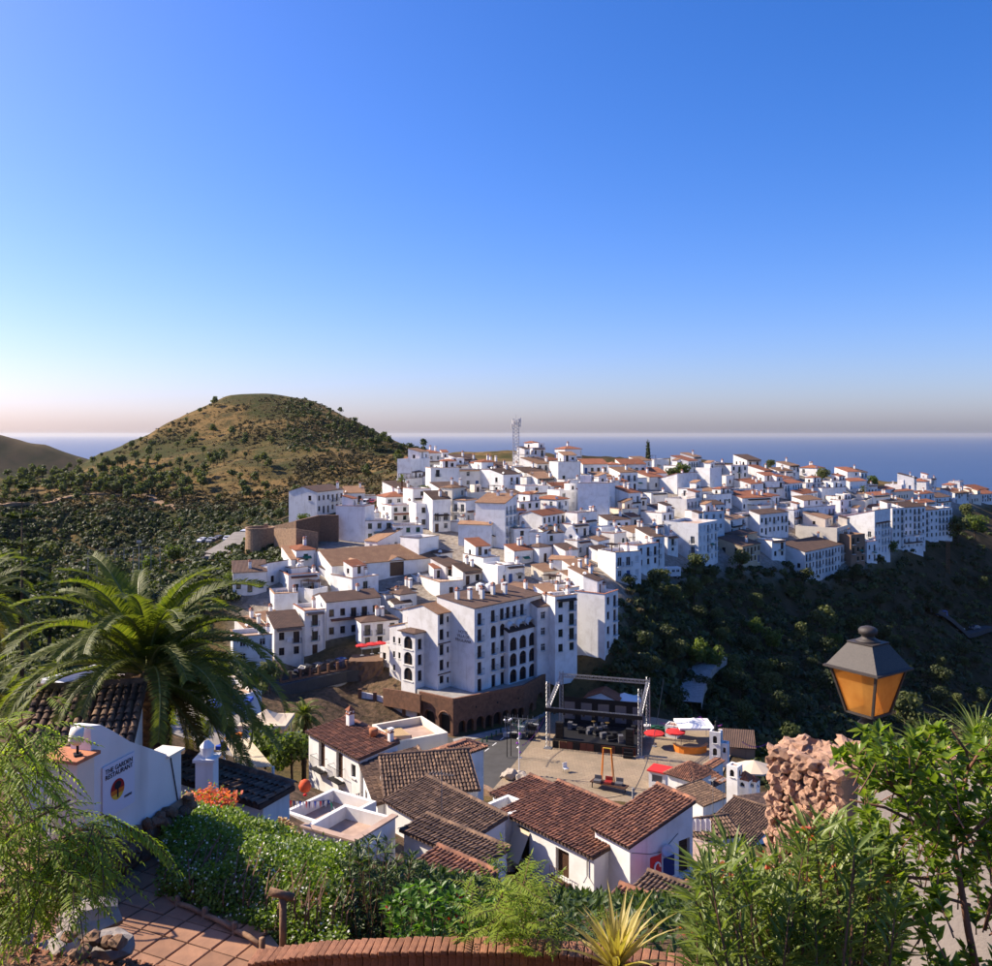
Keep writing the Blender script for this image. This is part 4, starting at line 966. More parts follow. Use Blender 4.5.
# ---------------------------------------------------------------- vehicles
def car_mesh(kind):
    def mk():
        W=.88; prof={'car':[(-2.0,.25),(-2.02,.7),(-1.75,.92),(-1.1,.98),(-.6,1.42),(.75,1.45),(1.45,1.0),(2.0,.9),(2.05,.3)],'van':[(-2.2,.25),(-2.22,.8),(-1.95,1.05),(-1.4,1.85),(2.2,1.9),(2.25,.3)]}[kind]
        mb=MB(); n=len(prof); L=[(x,-W if z<1 else -W*.84,z) for x,z in prof]; Rr=[(x,-y,z) for x,y,z in L]
        mb.add(L+Rr,[tuple(range(n)),tuple(range(2*n-1,n-1,-1))]+[(i,n+i,n+(i+1)%n,(i+1)%n) for i in range(n)]); return mb.mesh('body','car_white')
    return shared(('car',kind),mk)
def car_glass(kind):
    def mk():
        mb=MB()
        if kind=='car':
            for s in(-1,1):
                y=s*.80; q=[(-.98,y*1.03,.99),(1.2,y*1.03,1.0),(.7,y*.945,1.38),(-.58,y*.945,1.36)]; mb.add(q if s<0 else q[::-1],[(0,1,2,3)])
            mb.quad((-1.12,-.68,1.0),(-1.12,.68,1.0),(-.68,.62,1.38),(-.68,-.62,1.38)); mb.quad((1.42,.66,1.05),(1.42,-.66,1.05),(.86,-.6,1.42),(.86,.6,1.42))
        else:
            for s in(-1,1):
                y=s*.79; q=[(-1.5,y*1.02,1.15),(1.9,y*1.02,1.15),(1.9,y*.97,1.7),(-1.35,y*.97,1.7)]; mb.add(q if s<0 else q[::-1],[(0,1,2,3)])
            mb.quad((-1.93,-.7,1.12),(-1.93,.7,1.12),(-1.47,.64,1.78),(-1.47,-.64,1.78)); mb.quad((2.26,.66,1.1),(2.26,-.66,1.1),(2.23,-.6,1.75),(2.23,.6,1.75))
        return mb.mesh('window','glass')
    return shared(('cg',kind),mk)
def wheel_mesh():
    def mk():
        mb=MB(); mb.lathe([(.31,-.1),(.33,-.06),(.33,.06),(.31,.1)],14); me=mb.mesh('wheel','tyre'); me.transform(Matrix.Rotation(R(90),4,'X')); return me
    return shared('wheel',mk)
def rim_mesh():
    def mk():
        mb=MB(); mb.lathe([(.2,.1),(.2,.115),(.05,.12)],10); mb.lathe([(.05,-.12),(.2,-.115),(.2,-.1)],10); me=mb.mesh('rim','metal_grey'); me.transform(Matrix.Rotation(R(90),4,'X')); return me
    return shared('rim',mk)
mat('tyre',(.015,.015,.015),rough=.8)
for n_,c_ in (('white',(.7,.7,.7)),('silver',(.4,.41,.42)),('dark',(.03,.033,.04)),('red',(.3,.03,.025)),('blue',(.04,.09,.25)),('grey',(.12,.12,.13))): mat('car_'+n_,c_,rough=.25,spec=.5)
mat('lamp_red',(.3,.01,.01),rough=.3); mat('lamp_white',(.75,.75,.72),rough=.2)
def car(loc,rz,paint,label,kind='car',group=None):
    t=thing('parked_car' if kind=='car' else 'parked_van',label,'car' if kind=='car' else 'van',loc,rz,group)
    b=link('body',car_mesh(kind).copy(),t); b.data.materials[0]=M['car_'+paint]; link('window',car_glass(kind),t)
    for x in(-1.3,1.3):
        for y in(-.8,.8): link('rim',rim_mesh(),link('wheel',wheel_mesh(),t,(x,y,.33)))
    for y in(-.62,.62):
        m=MB(); m.box(-2.06,-1.99,y-.17,y+.17,.62,.78); m.build('headlight','lamp_white',t); m=MB(); m.box(2.0,2.08,y-.14,y+.14,.66,.84); m.build('tail_light','lamp_red',t)
    return t
def on(px,py,dz=0):
    p=gp(px,py); p.z=gz(p.x,p.y)+dz; return p
cs=[(203,533,'white','white car at the far end of the lay-by row','car'),(211,532.5,'silver','silver car parked second in the lay-by row','car'),(219,532,'dark','dark car between silver and white cars in the lay-by','car'),(227,531,'white','white car parked fourth in the lay-by row','car'),(236,530,'grey','grey car parked beside the white van','car'),(244,531,'white','white van at the bastion end of the lay-by','van'),(234,541,'silver','silver car standing on the sunken road','car'),
 (373,505,'red','red car in front of the garages','car'),(383,505,'white','white car in front of the garages','car'),(393,505.5,'dark','dark car in front of the garages','car'),(403,507,'grey','grey car near the round bush by the garages','car'),(365,506,'white','white van in front of the garages','van'),(412,509,'red','red car beside the round bush','car')]
for px,py,pt_,lb,kd in cs: car(on(px,py,.25),R(random.uniform(60,115)),pt_,lb,kd)
for i,(px,py,pt_) in enumerate([(306,673,'dark'),(318,671,'grey'),(330,668,'dark'),(341,666,'blue')]):
    p=G(px,py,-8.5); car(p,R(48),pt_,['black car behind the railing, first from the fenced end','grey car behind the retaining wall railing','black car behind the railing beside the grey car','dark blue car by the cafe terrace rock'][i])
car(on(958,630,.35),R(10),'white','white car on the shaded valley road'); car(on(940,633,.35),R(5),'blue','blue van on the shaded valley road','van'); car(on(975,629,.35),R(20),'grey','grey car on the valley road next to a white one')
# camper on the slope
c=gp(671,577); c.z=gz(c.x,c.y)
t=thing('camper','white camper van parked on the dark slope below the tall white house','camper',c,R(12))
mb=MB(); mb.add([(-2.6,-1,.5),(2.2,-1,.5),(2.2,-1,2.7),(-1.9,-1,2.7),(-2.6,-1,1.6)]+[(-2.6,1,.5),(2.2,1,.5),(2.2,1,2.7),(-1.9,1,2.7),(-2.6,1,1.6)],[(0,1,2,3,4),(9,8,7,6,5),(0,5,6,1),(1,6,7,2),(2,7,8,3),(3,8,9,4),(4,9,5,0)]); mb.build('body','car_white',t)
for x in(-1.2,.2,1.4): link('window',unit_window('frame_white','w'),t,(x,-1.07,1.55),0,(.9,1,.7))
for x in(-1.6,1.3):
    for y in(-.9,.9): link('rim',rim_mesh(),link('wheel',wheel_mesh(),t,(x,y,.33)))
# ---------------------------------------------------------------- stage
def stage():
    A=G(548,748,PZ+.1); B=G(640,757.5,PZ+.1); u=(B-A); L=u.length; rz=math.atan2(u.y,u.x)
    t=thing('concert_stage','open-air concert stage with black deck and silver lattice truss frame on the square','stage',A,rz); Dp=9.5
    mb=MB(); mb.box(.6,L-.6,.4,Dp,1.15,1.35); mb.build('deck','stage_black',t)
    for i in range(12):
        m=MB(); w=(L-1.2)/12; m.box(.6+i*w+.03,.6+(i+1)*w-.03,.36,.42,.02,1.13); m.build('skirt_panel','rust_cloth' if i%3 else 'stage_black',t)
    for i in range(6):
        for y in(3,6,9): m=MB(); m.bar((1+i*(L-2)/5,y,0),(1+i*(L-2)/5,y,1.15),.05,0,4); m.build('deck_leg','metal_grey',t)
    for x in(0,L):
        for y in(0,Dp):
            m=MB(); truss(m,(x,y,0),(x,y,10.3 if y<1 else 9.6),.55,16,.045); m.box(x-.6,x+.6,y-.6,y+.6,0,.1); m.build('tower','truss_metal',t)
    m=MB(); truss(m,(0,Dp,8.9),(L,Dp,8.9),.5,22,.045); m.build('truss','truss_metal',t)
    for x in(0,L): m=MB(); truss(m,(x,0,6.3),(x,Dp,8.9),.45,14,.04); m.build('truss','truss_metal',t)
    m=MB(); truss(m,(-.3,0,6.1),(L+.3,0,6.1),.45,22,.04,0); m.box(-.4,L+.4,-.32,-.24,5.75,6.35,1); m.build('lighting_truss',['truss_metal','stage_black'],t)
    for i in range(9): m=MB(); x=1+i*(L-2)/8; m.lathe([(.1,.3),(.16,.25),(.2,0)],8,0,(x,.1,5.4)); m.bar((x,.1,5.7),(x,.1,5.95),.03,0,4); m.build('spotlight','stage_black',t)
    for i in range(3): m=MB(); m.box(L-2.4,L-1,-.05-.35*(2-i)-.35,-.05-.35*(2-i),.05,.4*(i+1)); m.build('step','stage_black',t)
    m=MB(); m.box(.6,L-.6,Dp-.5,Dp-.42,1.35,5.6); m.build('backdrop','stage_black',t)
    for i in range(5): m=MB(); x=1.5+i*(L-3)/4; m.box(x-.9,x+.9,Dp-.56,Dp-.51,2.0,4.8); m.build('backdrop_panel','car_grey',t)
    return t,rz,A,L,Dp
mat('stage_black',(.012,.012,.013),rough=.6); mat('rust_cloth',(.14,.05,.03)); mat('truss_metal',(.42,.42,.42),rough=.4,metal=.7)
ST,srz,SA,SL,SD=stage()
def sl_(x,y,z=0): return SA+Matrix.Rotation(srz,3,'Z')@Vector((x,y,z))
def speaker(x,y,n,lb):
    t=thing('speaker_stack',lb,'speakers',sl_(x,y,1.35),srz)
    for i in range(n):
        m=MB(); m.box(-.6,.6,-.4,.4,.62*i+.01,.62*i+.6); m.build('cabinet','stage_black',t); g=MB(); g.box(-.52,.52,-.43,-.405,.62*i+.06,.62*i+.55); g.build('grille','iron',t)
speaker(1.6,1.2,4,'tall black speaker stack at the truss end by the equipment scaffold'); speaker(SL-1.7,1.2,4,'tall black speaker stack at the stage steps end'); speaker(4.6,4.5,1,'low black speaker cabinet beside the drum riser'); speaker(SL-5,4.4,1,'low black speaker cabinet in the middle of the deck')
t=thing('drum_kit','dark drum kit on a riser at the centre of the stage','drum kit',sl_(SL/2,6,1.35),srz)
m=MB(); m.box(-1.5,1.5,-1,1,.01,.4); m.build('riser','stage_black',t)
for x,y,z,r in((0,-.3,.45,.5),(-.8,0,.8,.3),(.8,0,.7,.35),(.3,.1,1.0,.25)): m=MB(); m.lathe([(r,0),(r,.4)],14,0,(x,y,z)); m.build('drum','car_grey',t)
for x in(-1.1,1.1): m=MB(); m.lathe([(.02,.04),(.38,0)],14,0,(x,.1,1.5)); m.bar((x,.1,.4),(x,.1,1.52),.02,0,4); m.build('cymbal','brass',t)
# scaffold and crates beside the stage
rg=random.Random(12)
t=thing('equipment_scaffold','pile of scaffold bars and flight cases beside the stage','scaffold',sl_(-5.5,4,0),srz)
for i in range(7): m=MB(); x=-2.6+i*.85; m.bar((x,0,0),(x,0,3+rg.uniform(-.6,.8)),.05,0,4); m.bar((x,1.5,0),(x,1.5,3),.05,0,4); m.bar((x,0,2.2),(x,1.5,2.2),.04,0,4); m.build('upright','truss_metal',t)
for z in(1,2,2.9): m=MB(); m.bar((-2.8,0,z),(2.8,0,z),.05,0,4); m.bar((-2.8,0,z),(2.8,1.5,z-.8),.03,0,4); m.build('rail','truss_metal',t)
for i in range(14): m=MB(); x,y,z=rg.uniform(-2.8,2.8),rg.uniform(-1.8,.9),rg.choice([0,.7,1.4]); m.box(x-.5,x+.5,y-.35,y+.35,z+.01,z+.66); m.build('case',rg.choice(['stage_black','car_grey','car_silver']),t)
def parasol(p,r,h,m,lb,name='parasol',ribs=8,group=None,drop=.22):
    t=thing(name,lb,'parasol',p,rg.uniform(0,1),group)
    b=MB(); b.bar((0,0,0),(0,0,h+.12),.035,0,6); b.box(-.3,.3,-.3,.3,0,.08); b.build('pole','metal_grey',t)
    for i in range(ribs):
        a,c=2*math.pi*i/ribs,2*math.pi*(i+1)/ribs; q=MB(); A=(r*math.cos(a),r*math.sin(a),h-r*drop); B=(r*math.cos(c),r*math.sin(c),h-r*drop); md=(.5*(A[0]+B[0])*.6,.5*(A[1]+B[1])*.6,h-r*drop*.55); 
        q.add([(0,0,h),A,B,(A[0],A[1],A[2]-.18),(B[0],B[1],B[2]-.18)],[(0,1,2),(1,3,4,2)]); q.build('panel',m,t)
    return t
for n_,c_ in (('red',(.55,.03,.03)),('white',(.75,.74,.72)),('cream',(.62,.5,.36)),('blue',(.03,.08,.4)),('green',(.02,.2,.12)),('purple',(.25,.04,.4)),('orange',(.65,.2,.03)),('navy',(.02,.03,.12)),('pink',(.6,.2,.25)),('yellow',(.6,.42,.04))): mat('cloth_'+n_,c_,rough=.9)
parasol(sl_(SL+1.5,5.5),1.6,2.5,'cloth_red','red parasol beside the stage steps, next to the truss'); parasol(sl_(SL+4.6,7.2),1.6,2.5,'cloth_red','red parasol behind the green bins')
for i,(px,py) in enumerate([(362,655.5),(372,654),(380,653)]): p=G(px,py,-5.6); parasol(p,1.15,2.2,'cloth_red',['red cafe parasol at the wall end of the terrace','red cafe parasol in the middle of the terrace row','red cafe parasol at the hotel end of the terrace'][i],drop=.3)
tr=MB(); a=G(366,662,-7.6); tr.box(-5,6,-.3,3,-2.5,0); tag(tr.build('cafe_terrace','concrete',None,a),kind='structure')
for i in range(12):
    x,y=1.5+(SL-3)*((i*.37)%1),1.5+6*((i*.61)%1); t=thing('flight_case',['black flight case with silver edges on the stage deck','grey flight case on the stage deck'][i%2],'case',sl_(x,y,1.36),srz+i,['black flight cases on stage','grey flight cases on stage'][i%2]); m=MB(); m.box(-.5,.5,-.35,.35,0,.55+.3*(i%3)); m.build('body',['stage_black','car_grey'][i%2],t); m=MB(); m.box(-.52,.52,-.37,.37,.25,.3); m.build('edging','metal_grey',t)
# huts and tents around the square
def tent(px,py,w,d,h,m,lb,name='market_tent',cat='tent',peak=.9,z=PZ+.1,rz=0):
    p=G(px,py,z); t=thing(name,lb,cat,p,rz)
    for x in(-w/2,w/2):
        for y in(0,d): b=MB(); b.bar((x,y,0),(x,y,h),.05,0,5); b.build('pole','metal_grey',t)
    q=MB(); e=.25; c=[(-w/2-e,-e,h),(w/2+e,-e,h),(w/2+e,d+e,h),(-w/2-e,d+e,h)]; top=(0,d/2,h+peak); mids=[]
    for i in range(4):
        A,B=Vector(c[i]),Vector(c[(i+1)%4]); T=Vector(top); ra=[A.lerp(T,k/5)-Vector((0,0,peak*.45*math.sin(math.pi*k/5)*.6)) for k in range(6)]; rb=[B.lerp(T,k/5)-Vector((0,0,peak*.45*math.sin(math.pi*k/5)*.6)) for k in range(6)]
        for k in range(5): q.quad(ra[k],rb[k],rb[k+1],ra[k+1])
        q.quad(A-Vector((0,0,.3)),B-Vector((0,0,.3)),B,A)
    q.build('canopy',m,t); return t
tent(697,745,5,4.5,2.7,'cloth_white','white peaked market tent beside the fairground tower'); tent(626,716,5,4,2.6,'cloth_white','white tent roof behind the stage')
tent(675,690,5,4,2.4,'cloth_blue','dark blue tent on the shaded track beyond the stage',z=-19); tent(680,683,2.6,2.6,2.2,'cloth_white','small white tent beside the dark blue one',z=-19.5,peak=2.2)
t=thing('bar_counter','curved orange wooden bar counter under the white market tent','counter',G(690,750,PZ+.1))
m=MB(); pts=[(2.6*math.cos(R(k)),2.0*math.sin(R(k))) for k in range(180,361,20)]
for i in range(len(pts)-1): m.add([(*pts[i],0),(*pts[i+1],0),(*pts[i+1],1.1),(*pts[i],1.1)],[(0,1,2,3)])
m.build('front','cloth_orange',t); m=MB(); 
for i in range(len(pts)-1): m.add([(pts[i][0]*1.08,pts[i][1]*1.08,1.12),(pts[i+1][0]*1.08,pts[i+1][1]*1.08,1.12),(pts[i+1][0]*.85,pts[i+1][1]*.85,1.12),(pts[i][0]*.85,pts[i][1]*.85,1.12)],[(0,1,2,3)])
m.build('top','wood_brown',t)
def hut(px,py,z,w,d,h,roof,wall,lb,name='kiosk',cat='kiosk',a=30,ops=(),opr=(),tile=None):
    t=thing(name,lb,cat,G(px,py,z),R(-a)); block(t,rg,-w/2,0,0,w,d,h,roof,ops,opr,(),wall,deep=.3,parapet=.1,pitch=.4,over=.2); return t
k=hut(657,789,PZ+.1,2.4,2.4,2.3,'f','cloth_white','small white kiosk with flat red roof on the square',ops=[(1.2,.9,1.5,1.0,'o')]); m=MB(); m.box(-1.4,1.4,-.25,2.6,2.31,2.5); m.build('roof','cloth_red',k); m=MB(); m.box(-.75,.75,.2,.25,.9,1.9); m.build('serving_hatch','car_grey',k)
hut(601,716,PZ+.1,6,5,2.8,'yr','white','small house with red tiled gable roof behind the stage','kiosk_house','house',a=20,ops=[(2,.1,1,2,'d')])
hut(671,738,PZ+.1,2,2,2.0,'f','cloth_white','white box stall with dark hatch at the back of the square',ops=[(1,.8,1.2,.8,'w')])
for i,(px,py,m_,lb) in enumerate([(655,734,'wood_green','green wheeled bin by the red parasol'),(659,735,'wood_green','green wheeled bin second from the red parasol'),(664,735.5,'wood_green','green wheeled bin beside the white box stall'),(647,733,'cloth_white','white wheeled bin under the red parasol')]):
    t=thing('waste_bin',lb,'bin',G(px,py,PZ+.1)); m=MB(); m.add([(-.5,-.4,.1),(.5,-.4,.1),(.5,.4,.1),(-.5,.4,.1),(-.62,-.5,1.2),(.62,-.5,1.2),(.62,.5,1.2),(-.62,.5,1.2)],[(3,2,1,0),(0,1,5,4),(1,2,6,5),(2,3,7,6),(3,0,4,7)]); m.build('body',m_,t); m=MB(); m.box(-.66,.66,-.55,.52,1.21,1.3); m.build('lid',m_,t)
    for x in(-.4,.4): m=MB(); m.lathe([(.1,-.04),(.1,.04)],8); o=m.build('wheel','tyre',t,(x,-.3,.1)); o.rotation_euler=(0,R(90),0)
for i in range(9):
    p=G(464+i*4.6,757-i*3.0,PZ); t=tag(MB().build('bollard','iron',None,p),'short green-grey bollard in the row along the road edge','bollard','bollards along the road')
    m=MB(); m.lathe([(.14,0),(.12,.1),(.1,.75),(.14,.8),(.14,.88),(.04,.95)],10); t.data=m.mesh('bollard','wood_green',True)
# fairground tower with figures and garlands
t=thing('fair_tower','white fairground tower with arched windows and dark rooftop figure','tower',G(716,764,PZ+.1),R(-25))
block(t,rg,-.8,-.8,0,1.6,1.6,5.0,'f',[(.8,3.3,.6,1.1,'a'),(.8,1.5,.6,1.1,'a')],[(.8,3.3,.6,1.1,'a'),(.8,1.5,.6,1.1,'a')],(),'white',deep=.2,parapet=.5)
block(t,rg,.81,-.5,0,1.0,1.3,3.4,'f',[(.5,2,.4,.8,'a')],(),(),'white',deep=.2,parapet=.4)
m=MB(); m.lathe([(.3,0),(.34,.6),(.2,1.1),(.12,1.25),(.2,1.45),(.16,1.65),(.03,1.75)],10,0,(0,0,4.7)); m.build('rooftop_figure','iron',t,smooth=True)
def garland(a,b,sag,cols,n,lb,name='bunting',cat='bunting',size=.3,group=None):
    t=thing(name,lb,cat,a); pts=[(b-a)*(i/n)-Vector((0,0,sag*4*(i/n)*(1-i/n))) for i in range(n+1)]
    m=MB(); m.tube(pts,.012,0,3); m.build('cord','iron',t)
    for c_ in sorted(set(cols)):
        m=MB()
        for i in range(n):
            if cols[i%len(cols)]!=c_: continue
            p=pts[i].lerp(pts[i+1],.5); u=(pts[i+1]-pts[i])*.38
            m.add([p-u,p+u,p-Vector((0,0,size))],[(0,1,2)])
        m.build('pennants',c_,t)
    return t
for i,(x0,y0,x1,y1,z0,z1) in enumerate([(660,722,700,716,-12,-12),(700,716,722,724,-11.5,-12),(708,728,742,745,-11.5,-13.5),(545,716,522,745,-11,-12),(742,741,768,742,-12.5,-12.5)]):
    garland(G(x0,y0,z0),G(x1,y1,z1),.7,['cloth_purple','cloth_purple','cloth_pink'],26,['purple paper garland strung behind the bins','purple garland between tents and fair tower','purple garland running down from the fair tower','purple garland tied to the pole at the square corner','purple garland near the cream umbrella'][i],'garland','garland',.32)
# decorated pole and planter at the square corner
t=thing('festival_pole','purple and white decorated festival pole at the corner of the square','pole',G(519,774,PZ+.1))
m=MB(); m.tube([(0,0,0),(0,0,7.8)],[.09,.05],0,8); m.build('pole','cloth_white',t)
for i in range(5): m=MB(); a=i*1.26; m.tube([(0,0,6.2),(math.cos(a)*.7,math.sin(a)*.7,6.9),(math.cos(a)*1.3,math.sin(a)*1.3,7.6)],[.05,.04,.02],0,4); m.build('branch','wood_green',t)
for i in range(6): m=MB(); m.lathe([(.03,0),(.2,.15),(.03,.32)],8,0,(math.cos(i*1.05)*.25,math.sin(i*1.05)*.25,2.2+i*.7)); m.build('rosette','cloth_purple' if i%2 else 'cloth_white',t)
for j,(px,py) in enumerate([(507,757),(511,756)]):
    t=thing('lamp_post',['slim double-globe lamp post at the square edge','slim lamp post beside the double-globe one'][j],'lamp post',G(px,py,PZ+.1)); m=MB(); m.tube([(0,0,0),(0,0,5.5)],[.07,.04],0,6); m.build('post','iron',t)
    for s in((-.35,.35) if j==0 else (0,)): m=MB(); m.lathe([(.03,-.18),(.15,-.1),(.18,0),(.15,.1),(.03,.18)],10,0,(s,0,5.6)); m.bar((0,0,5.3),(s,0,5.42),.03,0,4); m.build('globe','dish_white',t,smooth=True)
# seesaw-like ride and odd items on the square
t=thing('fair_ride','small fairground seesaw ride with yellow frame and dark seats','ride',G(607,786,PZ+.1),R(-20))
for x in(-.9,.9):
    m=MB(); m.bar((x,0,0),(x*.6,0,5.2),.07,0,5); m.bar((x,.9,0),(x*.6,.3,5.2),.07,0,5); m.build('upright','cloth_orange',t)
m=MB(); m.bar((-.6,.1,5.2),(.6,.1,5.2),.08,0,5); m.build('crossbar','cloth_yellow',t)
m=MB(); m.obox(Matrix.Translation((.6,-1.2,.85))@Matrix.Rotation(R(-12),4,'Z'),5.2,1.5,.14); m.build('platform','wood_brown',t)
for i in range(3): m=MB(); x=-1+i*1.5; m.box(x-.5,x+.5,-1.8,-.9,.93,1.25); m.box(x-.5,x+.5,-.98,-.86,1.25,1.75); m.build('seat','car_grey' if i!=1 else 'car_red',t)
for x in(-1.8,2.8): m=MB(); m.bar((x,-1.2,0),(x,-1.2,.8),.08,0,5); m.build('leg','iron',t)
t=thing('folding_chair','pale folding chair standing alone on the square','chair',G(566,772,PZ+.1),R(30))
m=MB(); m.box(-.35,.35,-.3,.3,.5,.58); m.build('seat','dish_white',t); m=MB(); m.box(-.35,.35,.27,.33,.6,1.3); m.build('backrest','dish_white',t)
for x in(-.3,.3):
    for y in(-.25,.27): m=MB(); m.bar((x,y,0),(x,y,.5),.03,0,4); m.build('leg','metal_grey',t)
for i in range(4):
    p=sl_(SL+1.0+i*1.9,-2.0-i*.25); t=thing('crowd_barrier','steel crowd barrier in the row beside the stage steps','barrier',p,srz,'crowd barriers')
    m=MB(); m.tube([(0,0,.1),(0,0,1.1),(1.8,0,1.1),(1.8,0,.1)],.03,0,4); m.bar((0,0,.25),(1.8,0,.25),.03,0,4); m.build('frame','truss_metal',t); m=MB()
    for k in range(1,12): m.bar((k*.15,0,.25),(k*.15,0,1.1),.015,0,3)
    m.build('bars','truss_metal',t)
    for x in(.2,1.6): m=MB(); m.bar((x,-.3,.04),(x,.3,.04),.03,0,4); m.build('foot','truss_metal',t)
# low dark shed roof beyond the tower
k=hut(738,762,PZ-1,5,4,2.2,'mfd','brown_plaster','dark flat-pitched shed roof beyond the fair tower','shed','shed',a=12)
mat('lantern_red',(.6,.09,.03),rough=.8)
mat('straw',(.55,.38,.18),(.42,.28,.13),scale=9); mat('straw_pale',(.62,.52,.36),(.5,.4,.26),scale=12); mat('cloth_maroon',(.14,.015,.02))
# ---------------------------------------------------------------- near houses with clay tile roofs
def near(xl,xc,xr,yb,yt,d,a,roof,lb,L1=None,L2=None,pitch=.2,ops_f=(),ops_r=(),tiles='barrel_tile',wall='white',name='house',cat='house',deep=4,par=.6,frame='wood_brown',over=.22,cap=None):
    a=R(a); top=P(xc,yt,d); h=(yb-yt)/FPX*d; c=top-Vector((0,0,h))
    if L1 is None: k=(xl-496)/FPX; L1=(c.x-k*c.y)/(math.cos(a)+k*math.sin(a))
    if L2 is None: k=(xr-496)/FPX; L2=(k*c.y-c.x)/(math.sin(a)-k*math.cos(a))
    t=thing(name,lb,cat,c,-a); T=None if roof=='f' else tiles
    of=[(s*L1,z,w,hh,st) for s,z,w,hh,st in ops_f]; orr=[(s*L2,z,w,hh,st) for s,z,w,hh,st in ops_r]
    block(t,random,-L1,0,0,L1,L2,h,roof,of,orr,(),wall,deep=deep,pitch=pitch,tiles=T,parapet=par,frame=frame,over=over,cap=cap)
    t['dims']=(L1,L2,h); return t,L1,L2,h
def awn(t,x,z,w,m='cloth_cream'):
    mb=MB(); 
    for k in range(5): mb.quad((x-w/2,-.03-.16*k,z-.28*k),(x+w/2,-.03-.16*k,z-.28*k),(x+w/2,-.19-.16*k,z-.28*k-.28),(x-w/2,-.19-.16*k,z-.28*k-.28))
    mb.build('roller_blind',m,t)
A,L1,L2,h=near(502,594,640,955,858,43.5,50,'mfr','white house with broad red-brown tile roof and a roller blind over its window',L2=4.2,pitch=.13,ops_f=[(.25,2.7,1.0,1.75,'w'),(.68,2.9,.95,1.4,'s'),(.2,.2,1.1,1.9,'g'),(.5,.3,.7,.9,'w')])
awn(A,-L1*.75,h-.32,1.15)
for s,zz in((.25,2.68),(.68,2.85)):
    m=MB()
    for k in range(8): m.bar((-L1+s*L1-.62+k*.178,-.28,zz),(-L1+s*L1-.62+k*.178,-.28,zz+.55),.012,0,3)
    m.bar((-L1+s*L1-.65,-.28,zz+.55),(-L1+s*L1+.65,-.28,zz+.55),.016,0,4); m.box(-L1+s*L1-.66,-L1+s*L1+.66,-.3,-.01,zz-.06,zz); m.build('balcony',['wood_brown'],A)
m=MB(); m.tube([(-.4,-.06,h-.1),(-.4,-.06,h-1.0),(-.2,-.5,h-1.1)],.035,0,6); m.build('drainpipe','metal_grey',A)
W,w1,w2,wh=near(595,630,684,950,847,43,54,'mfr','narrow white wing with ribbed tile roof, wall dish and hanging red towel',L2=4.4,pitch=.27,ops_r=[(.86,2.6,.8,1.7,'s')])
link('satellite_dish',unit_dish(),W,(.25,w2*.52,wh-.75),R(60),(.8,.8,.8)); m=MB(); m.bar((0,w2*.52,wh-.8),(.25,w2*.52,wh-.75),.02,0,4); m.build('dish_arm','metal_grey',W)
m=MB(); m.tube([(.02,.1,wh-.3),(.02,w2*.3,wh-.7),(.02,w2*.5,wh-.8),(.02,w2*.75,wh-.2)],.012,0,4); m.build('cable','iron',W)
near(493,517,556,900,806,51,50,'mfr','small white house with bright red tile slope behind the larger tiled roof',L2=2.9,pitch=.1,ops_f=[(.4,4.1,.6,.7,'w')])
B,b1,b2,bh=near(386.5,464,500,940,845,45,50,'mfd','white house with wide dark ribbed tile roof and a rooftop aerial',L2=2.7,pitch=.24,tiles='barrel_tile_old',ops_f=[(.72,2.5,.6,.75,'w'),(.9,2.6,.7,1.0,'w')])
o=link('antenna',unit_antenna(),B,(-b1*.42,b2*.3,bh+.3),.6)
m=MB(); m.box(-b1*.22,-b1*.1,-.35,-.02,2.3,2.75); m.build('air_conditioner','dish_white',B)
near(382,385,478,860,797,52,78,'mrd','long narrow white house with one dark tile slope edged by white parapets',L1=3.4,tiles='barrel_tile_old',pitch=.34)
C,c1,c2,ch=near(308.8,360,392,820,760,58,50,'mfr','white corner house with red tiled roof, shuttered balconies and a rooftop straw awning',L2=2.9,pitch=.16,ops_f=[(.27,1.95,.85,1.75,'s'),(.62,1.9,.85,1.75,'s'),(.88,2.5,.55,.85,'w'),(.66,.0,.8,1.3,'s'),(.9,-.4+.4,.6,1.0,'w')],deep=5)
for s in(.27,.62):
    m=MB(); x0=-c1+s*c1
    for k in range(10): m.bar((x0-.7+k*.155,-.5,1.9),(x0-.7+k*.155,-.5,2.75),.012,0,3)
    m.tube([(x0-.7,0,2.75),(x0-.7,-.5,2.75),(x0+.7,-.5,2.75),(x0+.7,0,2.75)],.016,0,4); m.box(x0-.72,x0+.72,-.52,-.01,1.8,1.88); m.build('balcony','iron',C)
link('chimney',unit_chimney(0),C,(-c1*.75,c2*.8,ch+.5),0,(.7,.7,.9)); link('chimney',unit_chimney(1),C,(-.4,c2*.9,ch+.5),0,(.5,.5,.7))
m=MB(); m.lathe([(.22,0),(.3,.3),(.32,.5),(.26,.55)],12,0,(-c1*.3,c2*.8,ch+.5)); m.build('flower_pot','clay_pot',C,smooth=True)
near(362,377.6,420,850,805,52,74,'mfd','long old house with mossy brown tile roof running behind the lane wall',L2=3.6,tiles='barrel_tile_old',pitch=.18,ops_f=[(.3,.4,.8,1.2,'w'),(.7,.3,.8,1.3,'w')])
# roof terrace awning of straw
t=thing('straw_awning','slanted straw mat awning on the roof terrace of the corner house','awning',P(392,752,60))
a_=[P(365,730,66)-P(392,752,60),P(397,724.5,68)-P(392,752,60),P(411,735,63)-P(392,752,60),P(380,737,61)-P(392,752,60)]
m=MB(); n_=16
for i in range(n_):
    f0,f1=i/n_,(i+.82)/n_; m.quad(a_[3].lerp(a_[2],f0),a_[3].lerp(a_[2],f1),a_[0].lerp(a_[1],f1),a_[0].lerp(a_[1],f0))
m.build('straw_mat','straw',t)

